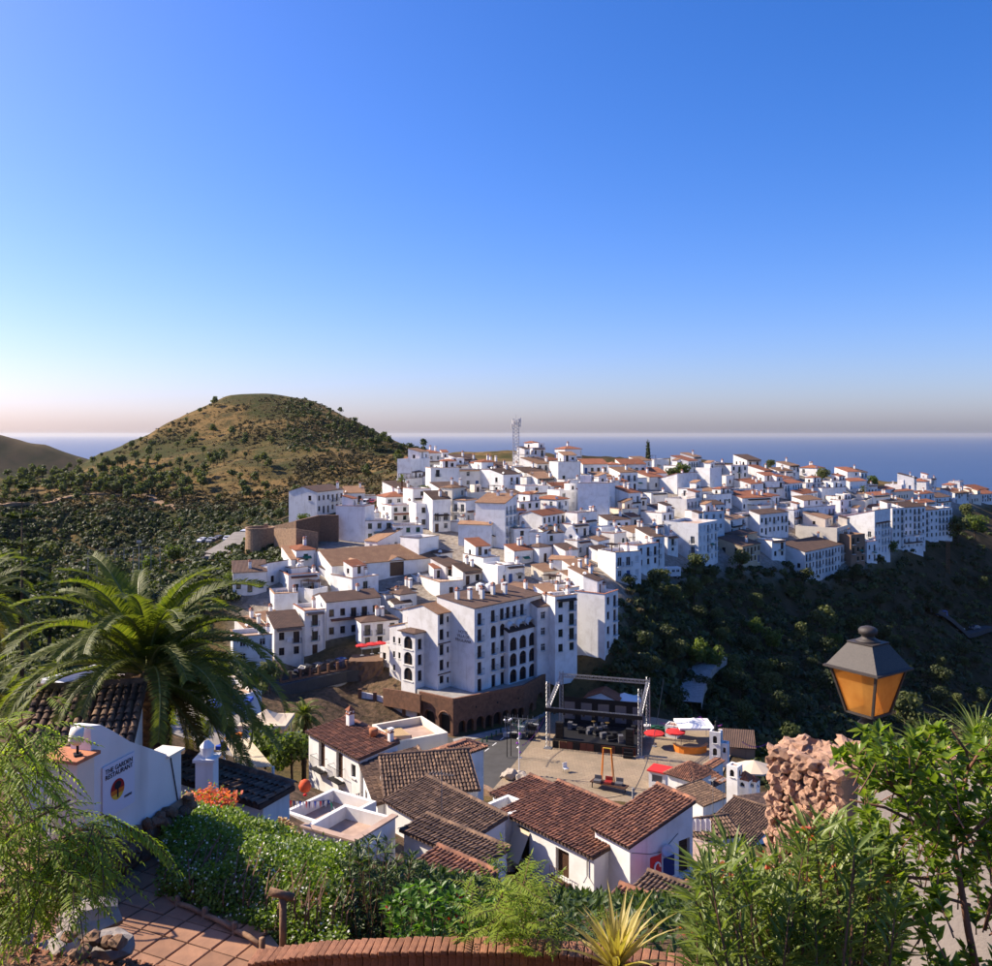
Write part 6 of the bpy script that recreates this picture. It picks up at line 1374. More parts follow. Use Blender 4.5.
def palm(loc,th,tr,L,nf,label,seed,pairs=62,ll=.62,lw=.03,lean=(0,0)):
    rg=random.Random(seed); t=thing('palm_tree',label,'palm',loc); top=Vector((lean[0],lean[1],th))
    var=[]
    for k in range(9):
        e=R(86-k*15); var.append((e,frond_mesh(L*(.8+.04*k if k<5 else 1.0-.05*(k-5)),e,R(62+10*min(k,5)+(6-k)*4 if k<7 else 50),seed*20+k,pairs,lw,ll,'leaf_palm' if k<8 else 'leaf_palm_old')))
    for i in range(nf):
        f=(i+.5)/nf; k=min(8,int((f**.85)*9)); az=i*2.39996+rg.uniform(-.2,.2)
        if k>=5 and th>5 and math.sin(az)<-.45: continue
        o=link('frond',var[k][1],t,top+Vector((math.cos(az)*tr*.35,math.sin(az)*tr*.35,(.5-f)*tr*1.0)),az)
        o.rotation_euler=(rg.uniform(-.25,.25),rg.uniform(-.12,.12),az); s=rg.uniform(.88,1.1); o.scale=(s,s,s)
    mb=MB(); mb.tube([(0,0,-1.5),(lean[0]*.3,lean[1]*.3,th*.5),(lean[0],lean[1],th)],[tr*.8,tr*.72,tr*.9],0,12); trk=mb.build('trunk','palm_bark',t,smooth=True)
    nb=int(th/.16); V=MB()
    for j in range(nb):
        z=j*.16; f=z/th; r=tr*(.78+.32*max(0,f-.55)); cx,cy_=lean[0]*f,lean[1]*f
        for q in range(13):
            a=2*math.pi*(q+.5*(j%2))/13; c=Vector((cx+math.cos(a)*r,cy_+math.sin(a)*r,z)); ra=Vector((math.cos(a),math.sin(a),0)); ta=Vector((-math.sin(a),math.cos(a),0)); w=r*.26
            V.add([c-ta*w,c+ta*w,c+ra*.09*(1+.5*f)+ta*w*.5+Vector((0,0,.15)),c+ra*.09*(1+.5*f)-ta*w*.5+Vector((0,0,.15)),c+Vector((0,0,.2))],[(0,1,2,3),(3,2,4)])
    o=V.build('leaf_bases','palm_bark',trk); o['kind']='stuff'; return t
c=P(147,672,28); base=Vector((c.x,c.y,c.z-5.2)); palm(base,5.2,.72,4.9,112,'large date palm with arching fronds and scaly trunk behind the restaurant wall',3,92,.62,.03)
c=P(304,716,84); palm(c-Vector((0,0,4.6)),4.6,.28,2.3,34,'small palm with brown trunk beside the parked van',5,26,.42,.05)
c=P(402,480,262); palm(c-Vector((0,0,2)),2.6,.25,2.0,18,'little palm beside the garages on the crest',6,14,.45,.08); c=P(863,490,366); palm(c-Vector((0,0,2.4)),3.0,.25,2.4,18,'spreading little palm among the ridge roofs',7,14,.5,.09)
c=P(180,522,262); palm(c-Vector((0,0,1.8)),2,.25,2.0,16,'low palm beside the lay-by cars',8,14,.5,.08); c=P(540,466,300); palm(c-Vector((0,0,1.6)),1.8,.25,2.4,18,'bushy palm on the crest beside the mast',9,14,.5,.09)
c=P(-22,600,34); palm(c-Vector((0,0,6)),6,.4,3.0,36,'palm with fronds reaching in beside the araucaria',10,46,.5,.03); c=P(-14,690,30); palm(c-Vector((0,0,4)),4,.3,2.2,22,'lower garden palm beside the lane hut',11,40,.4,.03)
# araucaria
def araucaria():
    c=P(22,655,92); t=thing('araucaria_tree','slender tiered araucaria pine rising over the valley garden','tree',c); H=17.5; m=MB(); m.tube([(0,0,-4),(0,0,H)],[.22,.03],0,7); m.build('trunk','bark',t,smooth=True)
    nr=np.random.default_rng(4)
    for k,(z,r) in enumerate([(H-.3,.5),(H-1.7,1.0),(H-3.4,1.9),(H-6.2,2.3),(H-8.6,2.7),(H-11,3.0),(H-13.4,3.2)]):
        V=[];F=[];o=0
        for b in range(7):
            a=b*.8976+k*.4; n_=int(40+r*46); f=nr.uniform(.1,1,n_)**.8; rad=f*r; lat=nr.normal(0,.16,n_)*(.4+f)*min(1,r/2); zz=.14*rad+.05*rad**2/max(r,1)+nr.normal(0,.07,n_)
            cc=np.stack([math.cos(a)*rad-math.sin(a)*lat,math.sin(a)*rad+math.cos(a)*lat,z+zz],1); v,fc=quads_at(cc,np.tile([0,0,1.],(n_,1))+nr.normal(size=(n_,3))*.5,.17,nr); V.append(v); F.append(fc+o); o+=len(v)
        link('branch_tier',np_mesh('branch_tier',np.concatenate(V),np.concatenate(F),'leaf_pine'),t)

araucaria()
# ---------------------------------------------------------------- foreground
def nv(a): return np.array(a,float)
def blades(p,d,up,L,W,droop=.15,fold=.12,rgx=rng):
    """leaf blades: base p, direction d, upper side up; five points each, folded along the rib"""
    n=len(p); d=d/np.linalg.norm(d,axis=1,keepdims=True); s=np.cross(d,up); s/=np.linalg.norm(s,axis=1,keepdims=True)+1e-9; u=np.cross(s,d)
    L=np.broadcast_to(L,(n,))[:,None]; W=np.broadcast_to(W,(n,))[:,None]; mid=p+d*L*.45; tip=p+d*L-u*L*droop
    v=np.stack([p,mid-u*W*fold,tip,mid-s*W*.5+u*W*fold,mid+s*W*.5+u*W*fold],1); o=(np.arange(n)*5)[:,None,None]
    f=(np.array([[0,4,1],[0,1,3],[1,4,2],[3,1,2]])[None]+o).reshape(-1,3); return v.reshape(-1,3),f
def rnd(n,rgx): v=rgx.normal(size=(n,3)); return v/np.linalg.norm(v,axis=1,keepdims=True)
class Leaves:
    def __init__(s): s.V=[];s.F=[];s.o=0
    def add(s,v,f): s.V.append(v); s.F.append(f+s.o); s.o+=len(v)
    def build(s,name,m,parent,loc=None): 
        v=np.concatenate(s.V); 
        if loc is not None: v=v-np.array(loc)
        return link(name,np_mesh(name,v,np.concatenate(s.F),m),parent)
leaf('leaf_hedge',(.10,.165,.022),(.19,.25,.045),.4,.5); leaf('leaf_feather',(.17,.25,.025),(.3,.36,.055),.5,.5); leaf('leaf_oleander',(.11,.16,.03),(.2,.24,.065),.35,.4); leaf('leaf_darkbush',(.032,.06,.016),(.075,.11,.03),.3,.45)
leaf('leaf_glossy',(.10,.17,.018),(.2,.25,.035),.42,.35); leaf('leaf_agave',(.32,.27,.07),(.48,.38,.12),.3,.5); leaf('leaf_hibiscus',(.06,.14,.02),(.12,.22,.03),.45,.4)
leaf('petal_white',(.7,.7,.66),(.8,.78,.7),.3,.6); leaf('petal_red',(.5,.02,.03),(.65,.05,.06),.3,.6); leaf('petal_coral',(.6,.12,.06),(.75,.22,.13),.35,.6)
mat('twig',(.17,.085,.05),(.1,.055,.035),scale=14,rough=.8); mat('twig_red',(.2,.09,.055),(.13,.065,.04),scale=20,rough=.8); mat('timber',(.27,.16,.09),(.17,.1,.06),scale=9,bmp=.6,bscale=20)
mat('patio_tile',(.38,.20,.115),(.28,.15,.09),scale=3.5,bmp=.25,bscale=16,obj_var=.28); mat('grout',(.2,.16,.12)); mat('brick_clay',(.36,.165,.09),(.26,.12,.07),scale=9,bmp=.5,bscale=40,obj_var=.35)
mat('rubble',(.30,.17,.10),(.18,.11,.07),scale=5,bmp=.8,bscale=16,obj_var=.3); mat('coral_rock',(.82,.52,.35),(.66,.37,.23),scale=9,bmp=.9,bscale=30,obj_var=.35); mat('grey_render',(.44,.39,.33),(.38,.33,.28),scale=3,bmp=.15,bscale=40); mat('mortar',(.3,.22,.16),(.22,.16,.12),scale=6,bmp=.6)
mat('lantern_metal',(.035,.028,.024),(.05,.04,.033),scale=60,rough=.55,bmp=.25,bscale=180,spec=.4); mat('sign_board',(.62,.64,.72),rough=.5); mat('ink',(.02,.02,.03)); mat('sign_red',(.3,.02,.02)); mat('sign_orange',(.6,.16,.02)); mat('sign_yellow',(.7,.45,.05))
mat('terracotta',(.5,.2,.1),(.4,.16,.08),scale=6,bmp=.3); mat('foot_rock',(.34,.30,.26),(.2,.16,.13),scale=3,bmp=1,bscale=9); mat('litter',(.2,.08,.04),(.28,.13,.07),scale=12,bmp=1,bscale=30)
# amber glass
m,t,b=nodes('amber_glass'); b.inputs['Base Color'].default_value=(.78,.40,.10,1); b.inputs['Roughness'].default_value=.35; tr=t.nodes.new('ShaderNodeBsdfTranslucent'); tr.inputs[0].default_value=(1,.56,.18,1); mx=t.nodes.new('ShaderNodeMixShader'); mx.inputs[0].default_value=.6
t.links.new(b.outputs[0],mx.inputs[1]); t.links.new(tr.outputs[0],mx.inputs[2])
gn=ramp(t,noise(t,7,5),.35,.75); t.links.new(mixc(t,gn,(1,.6,.2),(.78,.36,.09)),tr.inputs[0]); t.links.new(mixc(t,gn,(.8,.42,.11),(.55,.24,.06)),b.inputs['Base Color'])
tp=t.nodes.new('ShaderNodeBsdfTransparent'); tp.inputs[0].default_value=(1,.62,.2,1); m2=t.nodes.new('ShaderNodeMixShader'); m2.inputs[0].default_value=.22; t.links.new(mx.outputs[0],m2.inputs[1]); t.links.new(tp.outputs[0],m2.inputs[2]); t.links.new(m2.outputs[0],t.nodes['Material Output'].inputs[0])
UP=nv([0,0,1])
# ---- patio of clay tiles
PT=27.5
pat=tag(link('patio',np_mesh('patio',[(*p,PT-.035) for p in PATIO],[[0,1,2],[0,2,3],[0,3,4]],'grout')),kind='structure')
mb=MB(); s=.185; bv=.012; mb.add([(-s,-s,-.03),(s,-s,-.03),(s,s,-.03),(-s,s,-.03),(-s,-s,-.004),(s,-s,-.004),(s,s,-.004),(-s,s,-.004),(-s+bv,-s+bv,.004),(s-bv,-s+bv,.004),(s-bv,s-bv,.004),(-s+bv,s-bv,.004)],[(0,1,5,4),(1,2,6,5),(2,3,7,6),(3,0,4,7),(4,5,9,8),(5,6,10,9),(6,7,11,10),(7,4,8,11),(8,9,10,11)]); tm=mb.mesh('floor_tile','patio_tile')
ca,sa=math.cos(R(-24)),math.sin(R(-24)); rp=random.Random(2)
for i in range(-16,17):
    for j in range(-16,17):
        x,y=-4.2+(i*ca-j*sa)*.39,11.4+(i*sa+j*ca)*.39
        if poly_dist(np.array([x]),np.array([y]),PATIO)[0]<-.12 : 
            o=link('floor_tile',tm,pat,(x,y,PT+rp.uniform(-.004,.004)),R(-24)+rp.uniform(-.012,.012)); o.rotation_euler[0]=rp.uniform(-.008,.008)
# ---- restaurant sign wall
A0=Vector((-5.72,12.7,PT)); A1=Vector((-5.16,14.75,PT)); u=(A1-A0); LW=u.length; u.normalize(); nn=Vector((u.y,-u.x,0)); rz=math.atan2(u.y,u.x)
t=thing('sign_wall','white garden wall with sloping top carrying the restaurant sign','wall',A0,rz); mb=MB(); th=.34
prof=[(0,-.4),(LW,-.4),(LW,1.32),(LW-.38,1.32),(LW-.38,1.38),(LW*.62,1.62),(LW*.4,1.88),(LW*.22,2.16),(LW*.1,2.33),(.0,2.38)]
k=len(prof); mb.add([(x,0,z) for x,z in prof]+[(x,th,z) for x,z in prof],[tuple(range(k)),tuple(range(2*k-1,k-1,-1))]+[(i,k+i,k+(i+1)%k,(i+1)%k) for i in range(k)]); mb.build('wall','white',t)
mb=MB(); mb.box(-.34,.0,-.06,th+.1,-.3,1.98); mb.build('pillar','cream',t); mb=MB(); mb.box(-.42,.06,-.12,th+.16,1.983,2.03); mb.build('ledge','terracotta',t)
mb=MB(); mb.box(LW-.4,LW+.03,-.05,th+.03,1.323,1.36); mb.build('cap','cream',t)
mb=MB(); mb.tube([(LW-.3,-.015,1.3),(LW-.1,-.015,.5),(LW+.02,-.015,.2)],.009,0,4); mb.build('cable','iron',t)
# sign panel on the wall, flat on its face
sw,sh,sx,sz=.7,.76,.22,.95
sg=thing('restaurant_sign','pale blue restaurant sign with red and orange tree emblem on white wall','sign',A0+u*sx+Vector((0,0,sz))+nn*.012,rz)
mb=MB(); mb.box(0,sw,-.012,0,0,sh); bd=mb.build('board','sign_board',sg)
lettering('THE GARDEN\nRESTAURANT',.098,'ink',bd,(sw*.5,-.018,sh*.84),(R(90),0,0),space=.85,ext=.002)
lettering('menu',.075,'ink',bd,(sw*.78,-.018,sh*.2),(R(90),0,0),ext=.002)
cx,cz,r=sw*.45,sh*.45,.15
for mname,z0,z1 in(('sign_red',.0,1),('sign_orange',-.45,0),('sign_yellow',-1,-.45)):
    pts=[]; a0,a1=math.asin(z0),math.asin(z1)
    arc=[a0+(a1-a0)*i/10 for i in range(11)]; ring=[(cx+r*math.cos(a),cz+r*math.sin(a)) for a in arc]+[(cx-r*math.cos(a),cz+r*math.sin(a)) for a in arc[::-1]]
    mb=MB(); mb.add([(x,-.0165,z) for x,z in ring],[tuple(range(len(ring)))]); mb.build('emblem_disc',mname,bd)
mb=MB(); mb.box(cx-.016,cx+.016,-.021,-.0185,cz-r*.8,cz+.04); mb.add([(cx+.075*math.cos(i*.5236),-.021,cz+.06+.06*math.sin(i*.5236)) for i in range(12)],[tuple(range(12))]); mb.build('emblem_tree','ink',bd)
# spotlight on the ledge
t=thing('spotlight','round white floodlight on a bracket standing on the terracotta ledge','spotlight',A0-u*.2+Vector((0,0,2.035))+nn*-.05,R(-60)); mb=MB(); mb.box(-.07,.07,-.05,.05,0,.02); mb.bar((0,0,.02),(0,0,.16),.02,0,6); mb.build('bracket','iron',t)
mb=MB(); mb.lathe([(.02,.1),(.1,.1),(.13,.04),(.135,-.03),(.12,-.06),(.09,-.045),(.02,-.05)],18); o=mb.build('head','cream',t,(0,0,.27),smooth=True); o.rotation_euler=(R(78),0,0)
# rubble foot of the wall
rb=random.Random(8)
def rock_meshes(m,n,seed,rough=.3):
    out=[]
    for q in range(n):
        rr_=random.Random(seed+q); bm=bmesh.new(); bmesh.ops.create_icosphere(bm,subdivisions=2,radius=1); ph=[rr_.uniform(0,6) for _ in range(9)]
        for v in bm.verts:
            p=v.co.copy(); f=1+rough*(math.sin(p.x*2.6+ph[0])*math.sin(p.y*2.9+ph[1])+.6*math.sin(p.z*5+ph[2]+p.x*4)+.45*math.sin(p.y*8+ph[3])*math.sin(p.x*7+ph[4])); v.co=p*f
        me=bpy.data.meshes.new('rock'); bm.to_mesh(me); bm.free(); me.materials.append(M[m]); out.append(me)
    return out
RM=rock_meshes('rubble',5,50,.16); CM=rock_meshes('coral_rock',8,70,.34)
t=thing('rubble_wall','rough brown rubble footing under the white sign wall','stone wall',A0)
for i in range(70):
    s=rb.uniform(0,LW+.2); z=rb.uniform(-.1,.55); o=link('stone',RM[i%5],t,u*s+nn*rb.uniform(.02,.1)+Vector((0,0,z)),rb.uniform(0,6),(rb.uniform(.07,.13),rb.uniform(.07,.13),rb.uniform(.06,.1)))
mb=MB(); mb.quad(u*.0+nn*.03+Vector((0,0,-.2)),u*(LW+.2)+nn*.03+Vector((0,0,-.2)),u*(LW+.2)+nn*.03+Vector((0,0,.55)),nn*.03+Vector((0,0,.55))); mb.build('mortar_bed','mortar',t)
# iron gate and handrail by the patio
t=thing('iron_gate','curved black iron railing gate beside the sign wall','gate',Vector((-6.9,12.2,PT))); mb=MB()
mb.tube([(-.9,0,0),(-.9,0,1.5),(-.5,.05,1.8),(0,.1,1.92),(.5,.15,1.8),(.75,.2,1.5),(.75,.2,0)],.02,0,6); mb.build('frame','frame_white',t)
for i in range(11): mb=MB(); x=-.75+i*.14; mb.bar((x,.02*i/2,.1),(x,.02*i/2,1.55),.011,0,5); mb.build('bar','iron',t)
# ---- brick garden wall
bx=[P(256,958,10.4),P(330,949,10.2),P(430,945.5,10.0),P(530,947.5,9.9),P(620,954,9.7),P(700,968,9.5)]
path=[]
for i in range(len(bx)-1):
    for k in range(20): path.append(bx[i].lerp(bx[i+1],k/20))
path.append(bx[-1]); 
for _ in range(10): path=[path[0]]+[(path[i-1]+path[i]*2+path[i+1])/4 for i in range(1,len(path)-1)]+[path[-1]]
t=thing('brick_wall','curved garden wall of clay bricks set on edge along the terrace','brick wall',path[0]); o0=path[0]
def bev_box(a,b,c,e=.006):
    bm=bmesh.new(); bmesh.ops.create_cube(bm,size=1); bmesh.ops.scale(bm,vec=(a,b,c),verts=bm.verts); bmesh.ops.bevel(bm,geom=bm.edges[:],offset=e,segments=1,affect='EDGES'); me=bpy.data.meshes.new('brick'); bm.to_mesh(me); bm.free(); me.materials.append(M['brick_clay']); return me
B1=bev_box(.078,.27,.055); B2=bev_box(.088,.2,.26)
acc=0; step=.088; seg=0; pos=path[0].copy(); placed=[]
for i in range(len(path)-1):
    a,b=path[i],path[i+1]; L=(b-a).length; s=acc
    while s<L: placed.append((a.lerp(b,s/L),(b-a).normalized())); s+=step
    acc=s-L
core=MB()
for i,(p,dr) in enumerate(placed):
    ang=math.atan2(dr.y,dr.x); o=link('brick',B1,t,p-o0+Vector((0,0,rb.uniform(-.006,.006))),ang+rb.uniform(-.05,.05)); o.rotation_euler[0]=rb.uniform(-.05,.05)+.06; o.rotation_euler[1]=rb.uniform(-.03,.03)
    o=link('brick',B2,t,p-o0-Vector((0,0,.17))+Vector((rb.uniform(-.003,.003),rb.uniform(-.008,.008),0)),ang+rb.uniform(-.02,.02))
cp=[p for p,d in placed[::4]]
for i in range(len(cp)-1):
    a,b=cp[i]-o0,cp[i+1]-o0; core.quad(a+Vector((0,-.07,-.05)),b+Vector((0,-.07,-.05)),b+Vector((0,.1,-.05)),a+Vector((0,.1,-.05))); core.quad(a+Vector((0,-.07,-1.6)),b+Vector((0,-.07,-1.6)),b+Vector((0,-.07,-.05)),a+Vector((0,-.07,-.05))); core.quad(b+Vector((0,.1,-1.6)),a+Vector((0,.1,-1.6)),a+Vector((0,.1,-.05)),b+Vector((0,.1,-.05)))
core.build('mortar_core','mortar',t)
# ---- timber rail along the patio
t=thing('timber_rail','rustic timber pole rail along the patio edge under the hedge','rail',P(165,905,12.6)); b0=P(165,905,12.6)
rp_=[P(160,893,12.8),P(178,903,12.4),P(205,915,12.1),P(235,930,11.7),P(262,946,11.3)]
for i in range(len(rp_)-1): mb=MB(); mb.tube([rp_[i]-b0,(rp_[i].lerp(rp_[i+1],.5))-b0+Vector((0,0,.02)),rp_[i+1]-b0],.035,0,7); mb.build('pole','timber',t,smooth=True)
for p in rp_: mb=MB(); mb.tube([p-b0-Vector((0,0,.5)),p-b0+Vector((0,0,.1))],.04,0,7); mb.build('post','timber',t,smooth=True)
t=thing('timber_post','short timber post with a crossbar standing at the hedge end','post',P(283,945,11.2)); mb=MB(); mb.tube([(0,0,-.2),(0,0,.58)],.045,0,8); mb.build('post','timber',t,smooth=True); mb=MB(); mb.tube([(-.17,-.02,.68),(.13,.02,.58)],.05,0,8); mb.build('crossbar','timber',t,smooth=True)
# ---- hedge
def hedge():
    r=np.random.default_rng(15); E0,E1,F0,F1=[nv(p) for p in(P(158,902,12.7),P(345,950,11.2),P(172,812,16.8),P(350,872,14.4))]
    t=thing('flowering_hedge','thick sunlit hedge with tiny white flowers beside the patio','hedge',Vector(E0)); L=Leaves(); n=26000
    s=r.uniform(0,1,n); w=r.uniform(-.12,1,n); tt=np.clip(w,0,1); base=(E0*(1-s)[:,None]+E1*s[:,None])*(1-tt)[:,None]+(F0*(1-s)[:,None]+F1*s[:,None])*tt[:,None]
    bmp=fbm(base[:,0]*1.0,base[:,1],.9,3,3)*.34; base[:,2]+=.42*np.sin(np.pi*np.clip(tt*.92+.08,0,1))**.6+.30*tt+bmp-np.where(w<0,r.uniform(0,.75,n),0)-np.abs(r.normal(0,.07,n)); base+=r.normal(0,.035,(n,3))
    nr=np.tile([.0,-.5,.9],(n,1))+r.normal(size=(n,3))*.75; d=rnd(n,r); v,f=blades(base,d,nr,r.uniform(.05,.085,n),r.uniform(.03,.05,n),.2,.1); L.add(v,f); L.build('foliage','leaf_hedge',t,E0)
    m=1500; L=Leaves(); L.add(*quads_at(base[:m]+np.array([0,-.03,.05]),nr[:m],.017,r)); L.build('flowers','petal_white',t,E0)
    mb=MB()
    for i in range(60):
        a=r.uniform(0,1); p=E0*(1-a)+E1*a; q=p+np.array([r.uniform(-.3,.3),r.uniform(.2,1.2),r.uniform(.3,.6)]); mb.tube([p-E0-np.array([0,0,.4]),(p+q)/2-E0+np.array([0,-.1,.1]),q-E0],[.016,.012,.006],0,4)
    mb.build('stems','twig',t)
    # shade core inside so that no daylight shows through
hedge()
t=thing('bougainvillea','coral red bougainvillea cascading over the hedge top by the white wall','shrub',P(205,805,17.2)); r=np.random.default_rng(5); n=800; c=np.stack([r.uniform(-.58,.58,n),r.normal(0,.25,n),r.normal(0,.035,n)],1); c[:,2]+=.1-.4*(c[:,0]-.05)**2+.05*r.uniform(0,1,n); L=Leaves(); L.add(*quads_at(c,rnd(n,r)+np.array([0,-.4,.8]),.035,r)); L.build('bracts','petal_coral',t)['kind']='stuff'; n=350; L=Leaves(); L.add(*blades(c[:n]+r.normal(0,.05,(n,3)),rnd(n,r),rnd(n,r)+UP,.07,.04)); L.build('foliage','leaf_hedge',t)
t=thing('cane_fence','rolled tan cane fence running down behind the hedge','fence',P(283,822,20)); mb=MB(); pts=[P(281,820,20.5),P(300,838,19.2),P(318,855,18),P(336,874,16.8)]; r_=random.Random(3)
for i in range(120):
    f=i/119*3; k=min(int(f),2); p=pts[k].lerp(pts[k+1],f-k)-pts[0]; p+=P(281,820,20.5)-P(283,822,20); mb.bar(p+Vector((r_.uniform(-.03,.03),0,-1.3)),p+Vector((r_.uniform(-.05,.05),r_.uniform(-.05,.05),r_.uniform(.0,.12))),.03,0,4)
o=mb.build('canes','straw',t); o['kind']='stuff'
# ---- bushes of lanceolate leaves on stems
def stem_bush(name,label,base,tips,nl,ll,lw,m,seed,stemm='twig',spread=.75,cat='shrub',fl=None,droop=.15,whorl=3,rad=.008,start=.35):
    r=np.random.default_rng(seed); t=thing(name,label,cat,base); mb=MB(); L=Leaves(); b0=nv(base); F=Leaves() if fl else None
    for (a,e) in tips:
        a=nv(a);e=nv(e); mid=(a+e)/2+r.normal(0,.05,3)*np.linalg.norm(e-a); ts=np.linspace(0,1,9)[:,None]; cur=a*(1-ts)**2+2*mid*ts*(1-ts)+e*ts**2
        mb.tube([Vector(q-b0) for q in cur[::2]],[rad*(1-.15*k) for k in range(5)],0,5,False)
        f=r.uniform(start,1.0,nl)**.8; f[:6]=1.0; idx=np.clip((f*8).astype(int),0,7); p=cur[idx]+(cur[idx+1]-cur[idx])*(f*8-idx)[:,None]; ax=cur[idx+1]-cur[idx]; ax/=np.linalg.norm(ax,axis=1,keepdims=True); side=rnd(nl,r); side-=ax*(side*ax).sum(1,keepdims=True); side/=np.linalg.norm(side,axis=1,keepdims=True)
        d=ax*r.uniform(.35,1.0,nl)[:,None]+side*spread; v,fc=blades(p,d,UP[None]+rnd(nl,r)*.35,ll*r.uniform(.6,1.15,nl),lw*r.uniform(.8,1.15,nl),droop,.16); L.add(v-b0,fc)
        if fl and r.random()<fl[2]: k=14; F.add(*quads_at(np.tile(e-b0,(k,1))+r.normal(0,.025,(k,3)),rnd(k,r)+UP*.5,fl[1],r))
    mb.build('stems',stemm,t)['kind']='stuff'; L.build('foliage',m,t)['kind']='stuff'
    if fl and F.V: F.build('flowers',fl[0],t)['kind']='stuff'
    return t
r=random.Random(21)
def fan(n,x0,x1,topf,bot,d0,d1,lean=.3,short=0):
    out=[]
    for _ in range(n):
        px=r.uniform(x0,x1); d=r.uniform(d0,d1); top=topf(px); py=top+abs(r.gauss(0,1))*(bot-top)*.42
        if py>bot: py=r.uniform(top,bot)
        e=P(px,py,d); cx=(x0+x1)/2; b=P(cx+(px-cx)*.6+r.uniform(-25,25),bot+r.uniform(40,150),d+r.uniform(-.15,.15))
        if short: b=e+Vector((r.gauss(0,.07),r.gauss(0,.08),-short*r.uniform(.5,1.2)))
        out.append((b,e))
    return out
ol=lambda px: np.interp(px,[680,700,715,740,770,800,830,870,900],[905,862,832,850,855,838,822,842,835])
stem_bush('oleander_bush','lush oleander with long narrow leaves in front of the rubble pillar',P(800,1010,4.4),fan(150,690,905,ol,985,3.7,5.2),34,.165,.021,'leaf_oleander',61,spread=.7,fl=('petal_coral',.012,.12))
gl=lambda px: np.interp(px,[830,850,880,900,930,960,1000,1040],[775,722,728,742,722,735,715,720])
brs=[]
for (a,b) in [((985,1010),(955,850)),((955,850),(905,800)),((905,800),(868,742)),((905,800),(915,735)),((955,850),(968,770)),((940,880),(838,868)),((985,930),(1010,830)),((968,770),(950,728)),((968,770),(1000,730)),((970,905),(905,880)),((955,850),(1020,800)),((930,830),(850,800))]: brs.append((P(*a,4.3),P(*b,4.3)))
tw=fan(210,862,1030,gl,975,3.9,4.9,short=.2)+[(P(905,800,4.3),P(835+i*7,722+abs(i-5)*6+r.uniform(0,30),4.25+r.uniform(-.2,.2))) for i in range(12)]
st=stem_bush('broadleaf_shrub','tall glossy green shrub with reddish branching stems beside the lantern',P(985,1010,4.3),tw,20,.07,.038,'leaf_glossy',62,'twig_red',spread=.9,rad=.004,start=.2)
mb=MB(); b0=P(985,1010,4.3)
for i,(a,b) in enumerate(brs): mid=a.lerp(b,.5)+Vector((r.uniform(-.03,.03),r.uniform(-.05,.05),r.uniform(-.02,.03))); w=.02 if i==0 else .012 if i<3 else .008; mb.tube([a-b0,mid-b0,b-b0],[w,w*.85,w*.6],0,7)
mb.build('branches','twig_red',st,smooth=True)
# spiky plant behind
def rosette(name,label,c,n,L,W,m,seed,el0=20,el1=88,seg=6,cat='plant',part='leaf',curl=.25):
    rr_=random.Random(seed); t=thing(name,label,cat,c)
    for i in range(n):
        el=R(el0+(el1-el0)*(i/n)**.8+rr_.uniform(-6,6)); az=i*2.39996; ln=L*rr_.uniform(.75,1.1)*(1-.25*(i/n)**3); mb=MB(); pts=[]
        for k in range(seg+1):
            f=k/seg; w=W*(1.0 if f<.02 else 1)*(.55+.9*f if f<.35 else (.865*(1-f)/.65+.0))*1.1; x=ln*f*math.cos(el-curl*f*f); z=ln*f*math.sin(el-curl*f*f); pts.append(((x,-w/2,z+w*.22),(x,0,z),(x,w/2,z+w*.22)))
        for k in range(seg):
            a,b=pts[k],pts[k+1]; mb.quad(a[0],b[0],b[1],a[1]); mb.quad(a[1],b[1],b[2],a[2])
        mb.build(part,m,t,(0,0,0),az)
    return t
rosette('agave_plant','spiky yellow striped agave growing behind the brick wall',P(616,972,9.1),38,.86,.085,'leaf_agave',4,22,86,curl=.2)
rosette('yucca_plant','spiky green yucca leaves behind the glossy shrub',P(978,745,6.6),60,.42,.022,'leaf_oleander',6,-20,85); rosette('yucca_plant','smaller green yucca rosette beside the lantern-side shrub',P(925,750,6.2),46,.32,.02,'leaf_oleander',7,-10,85)
# dark bush and hibiscus by the wall
db=lambda px: np.interp(px,[330,350,380,420,445],[880,845,836,858,890])
stem_bush('dark_oleander','dark narrow-leaved bush between the hedge and the tiled shed',P(385,985,12.2),fan(120,332,442,db,945,11.6,13.2),26,.17,.04,'leaf_darkbush',63,spread=.8,rad=.01)
hb=lambda px: np.interp(px,[380,400,440,480,520],[915,885,882,900,915])
stem_bush('hibiscus_bush','bright green hibiscus with red flowers above the brick wall',P(440,985,10.6),fan(60,385,520,hb,950,10.3,11.3),24,.13,.07,'leaf_hibiscus',64,spread=.95,fl=('petal_red',.028,.1),rad=.008)
gb=lambda px: np.interp(px,[470,500,540,570,600],[930,915,905,920,940])
stem_bush('low_shrub','low dark green shrub filling the bed beside the agave',P(540,990,11.4),fan(70,470,610,gb,955,11,12.4),24,.14,.05,'leaf_darkbush',65,spread=.9,rad=.008)
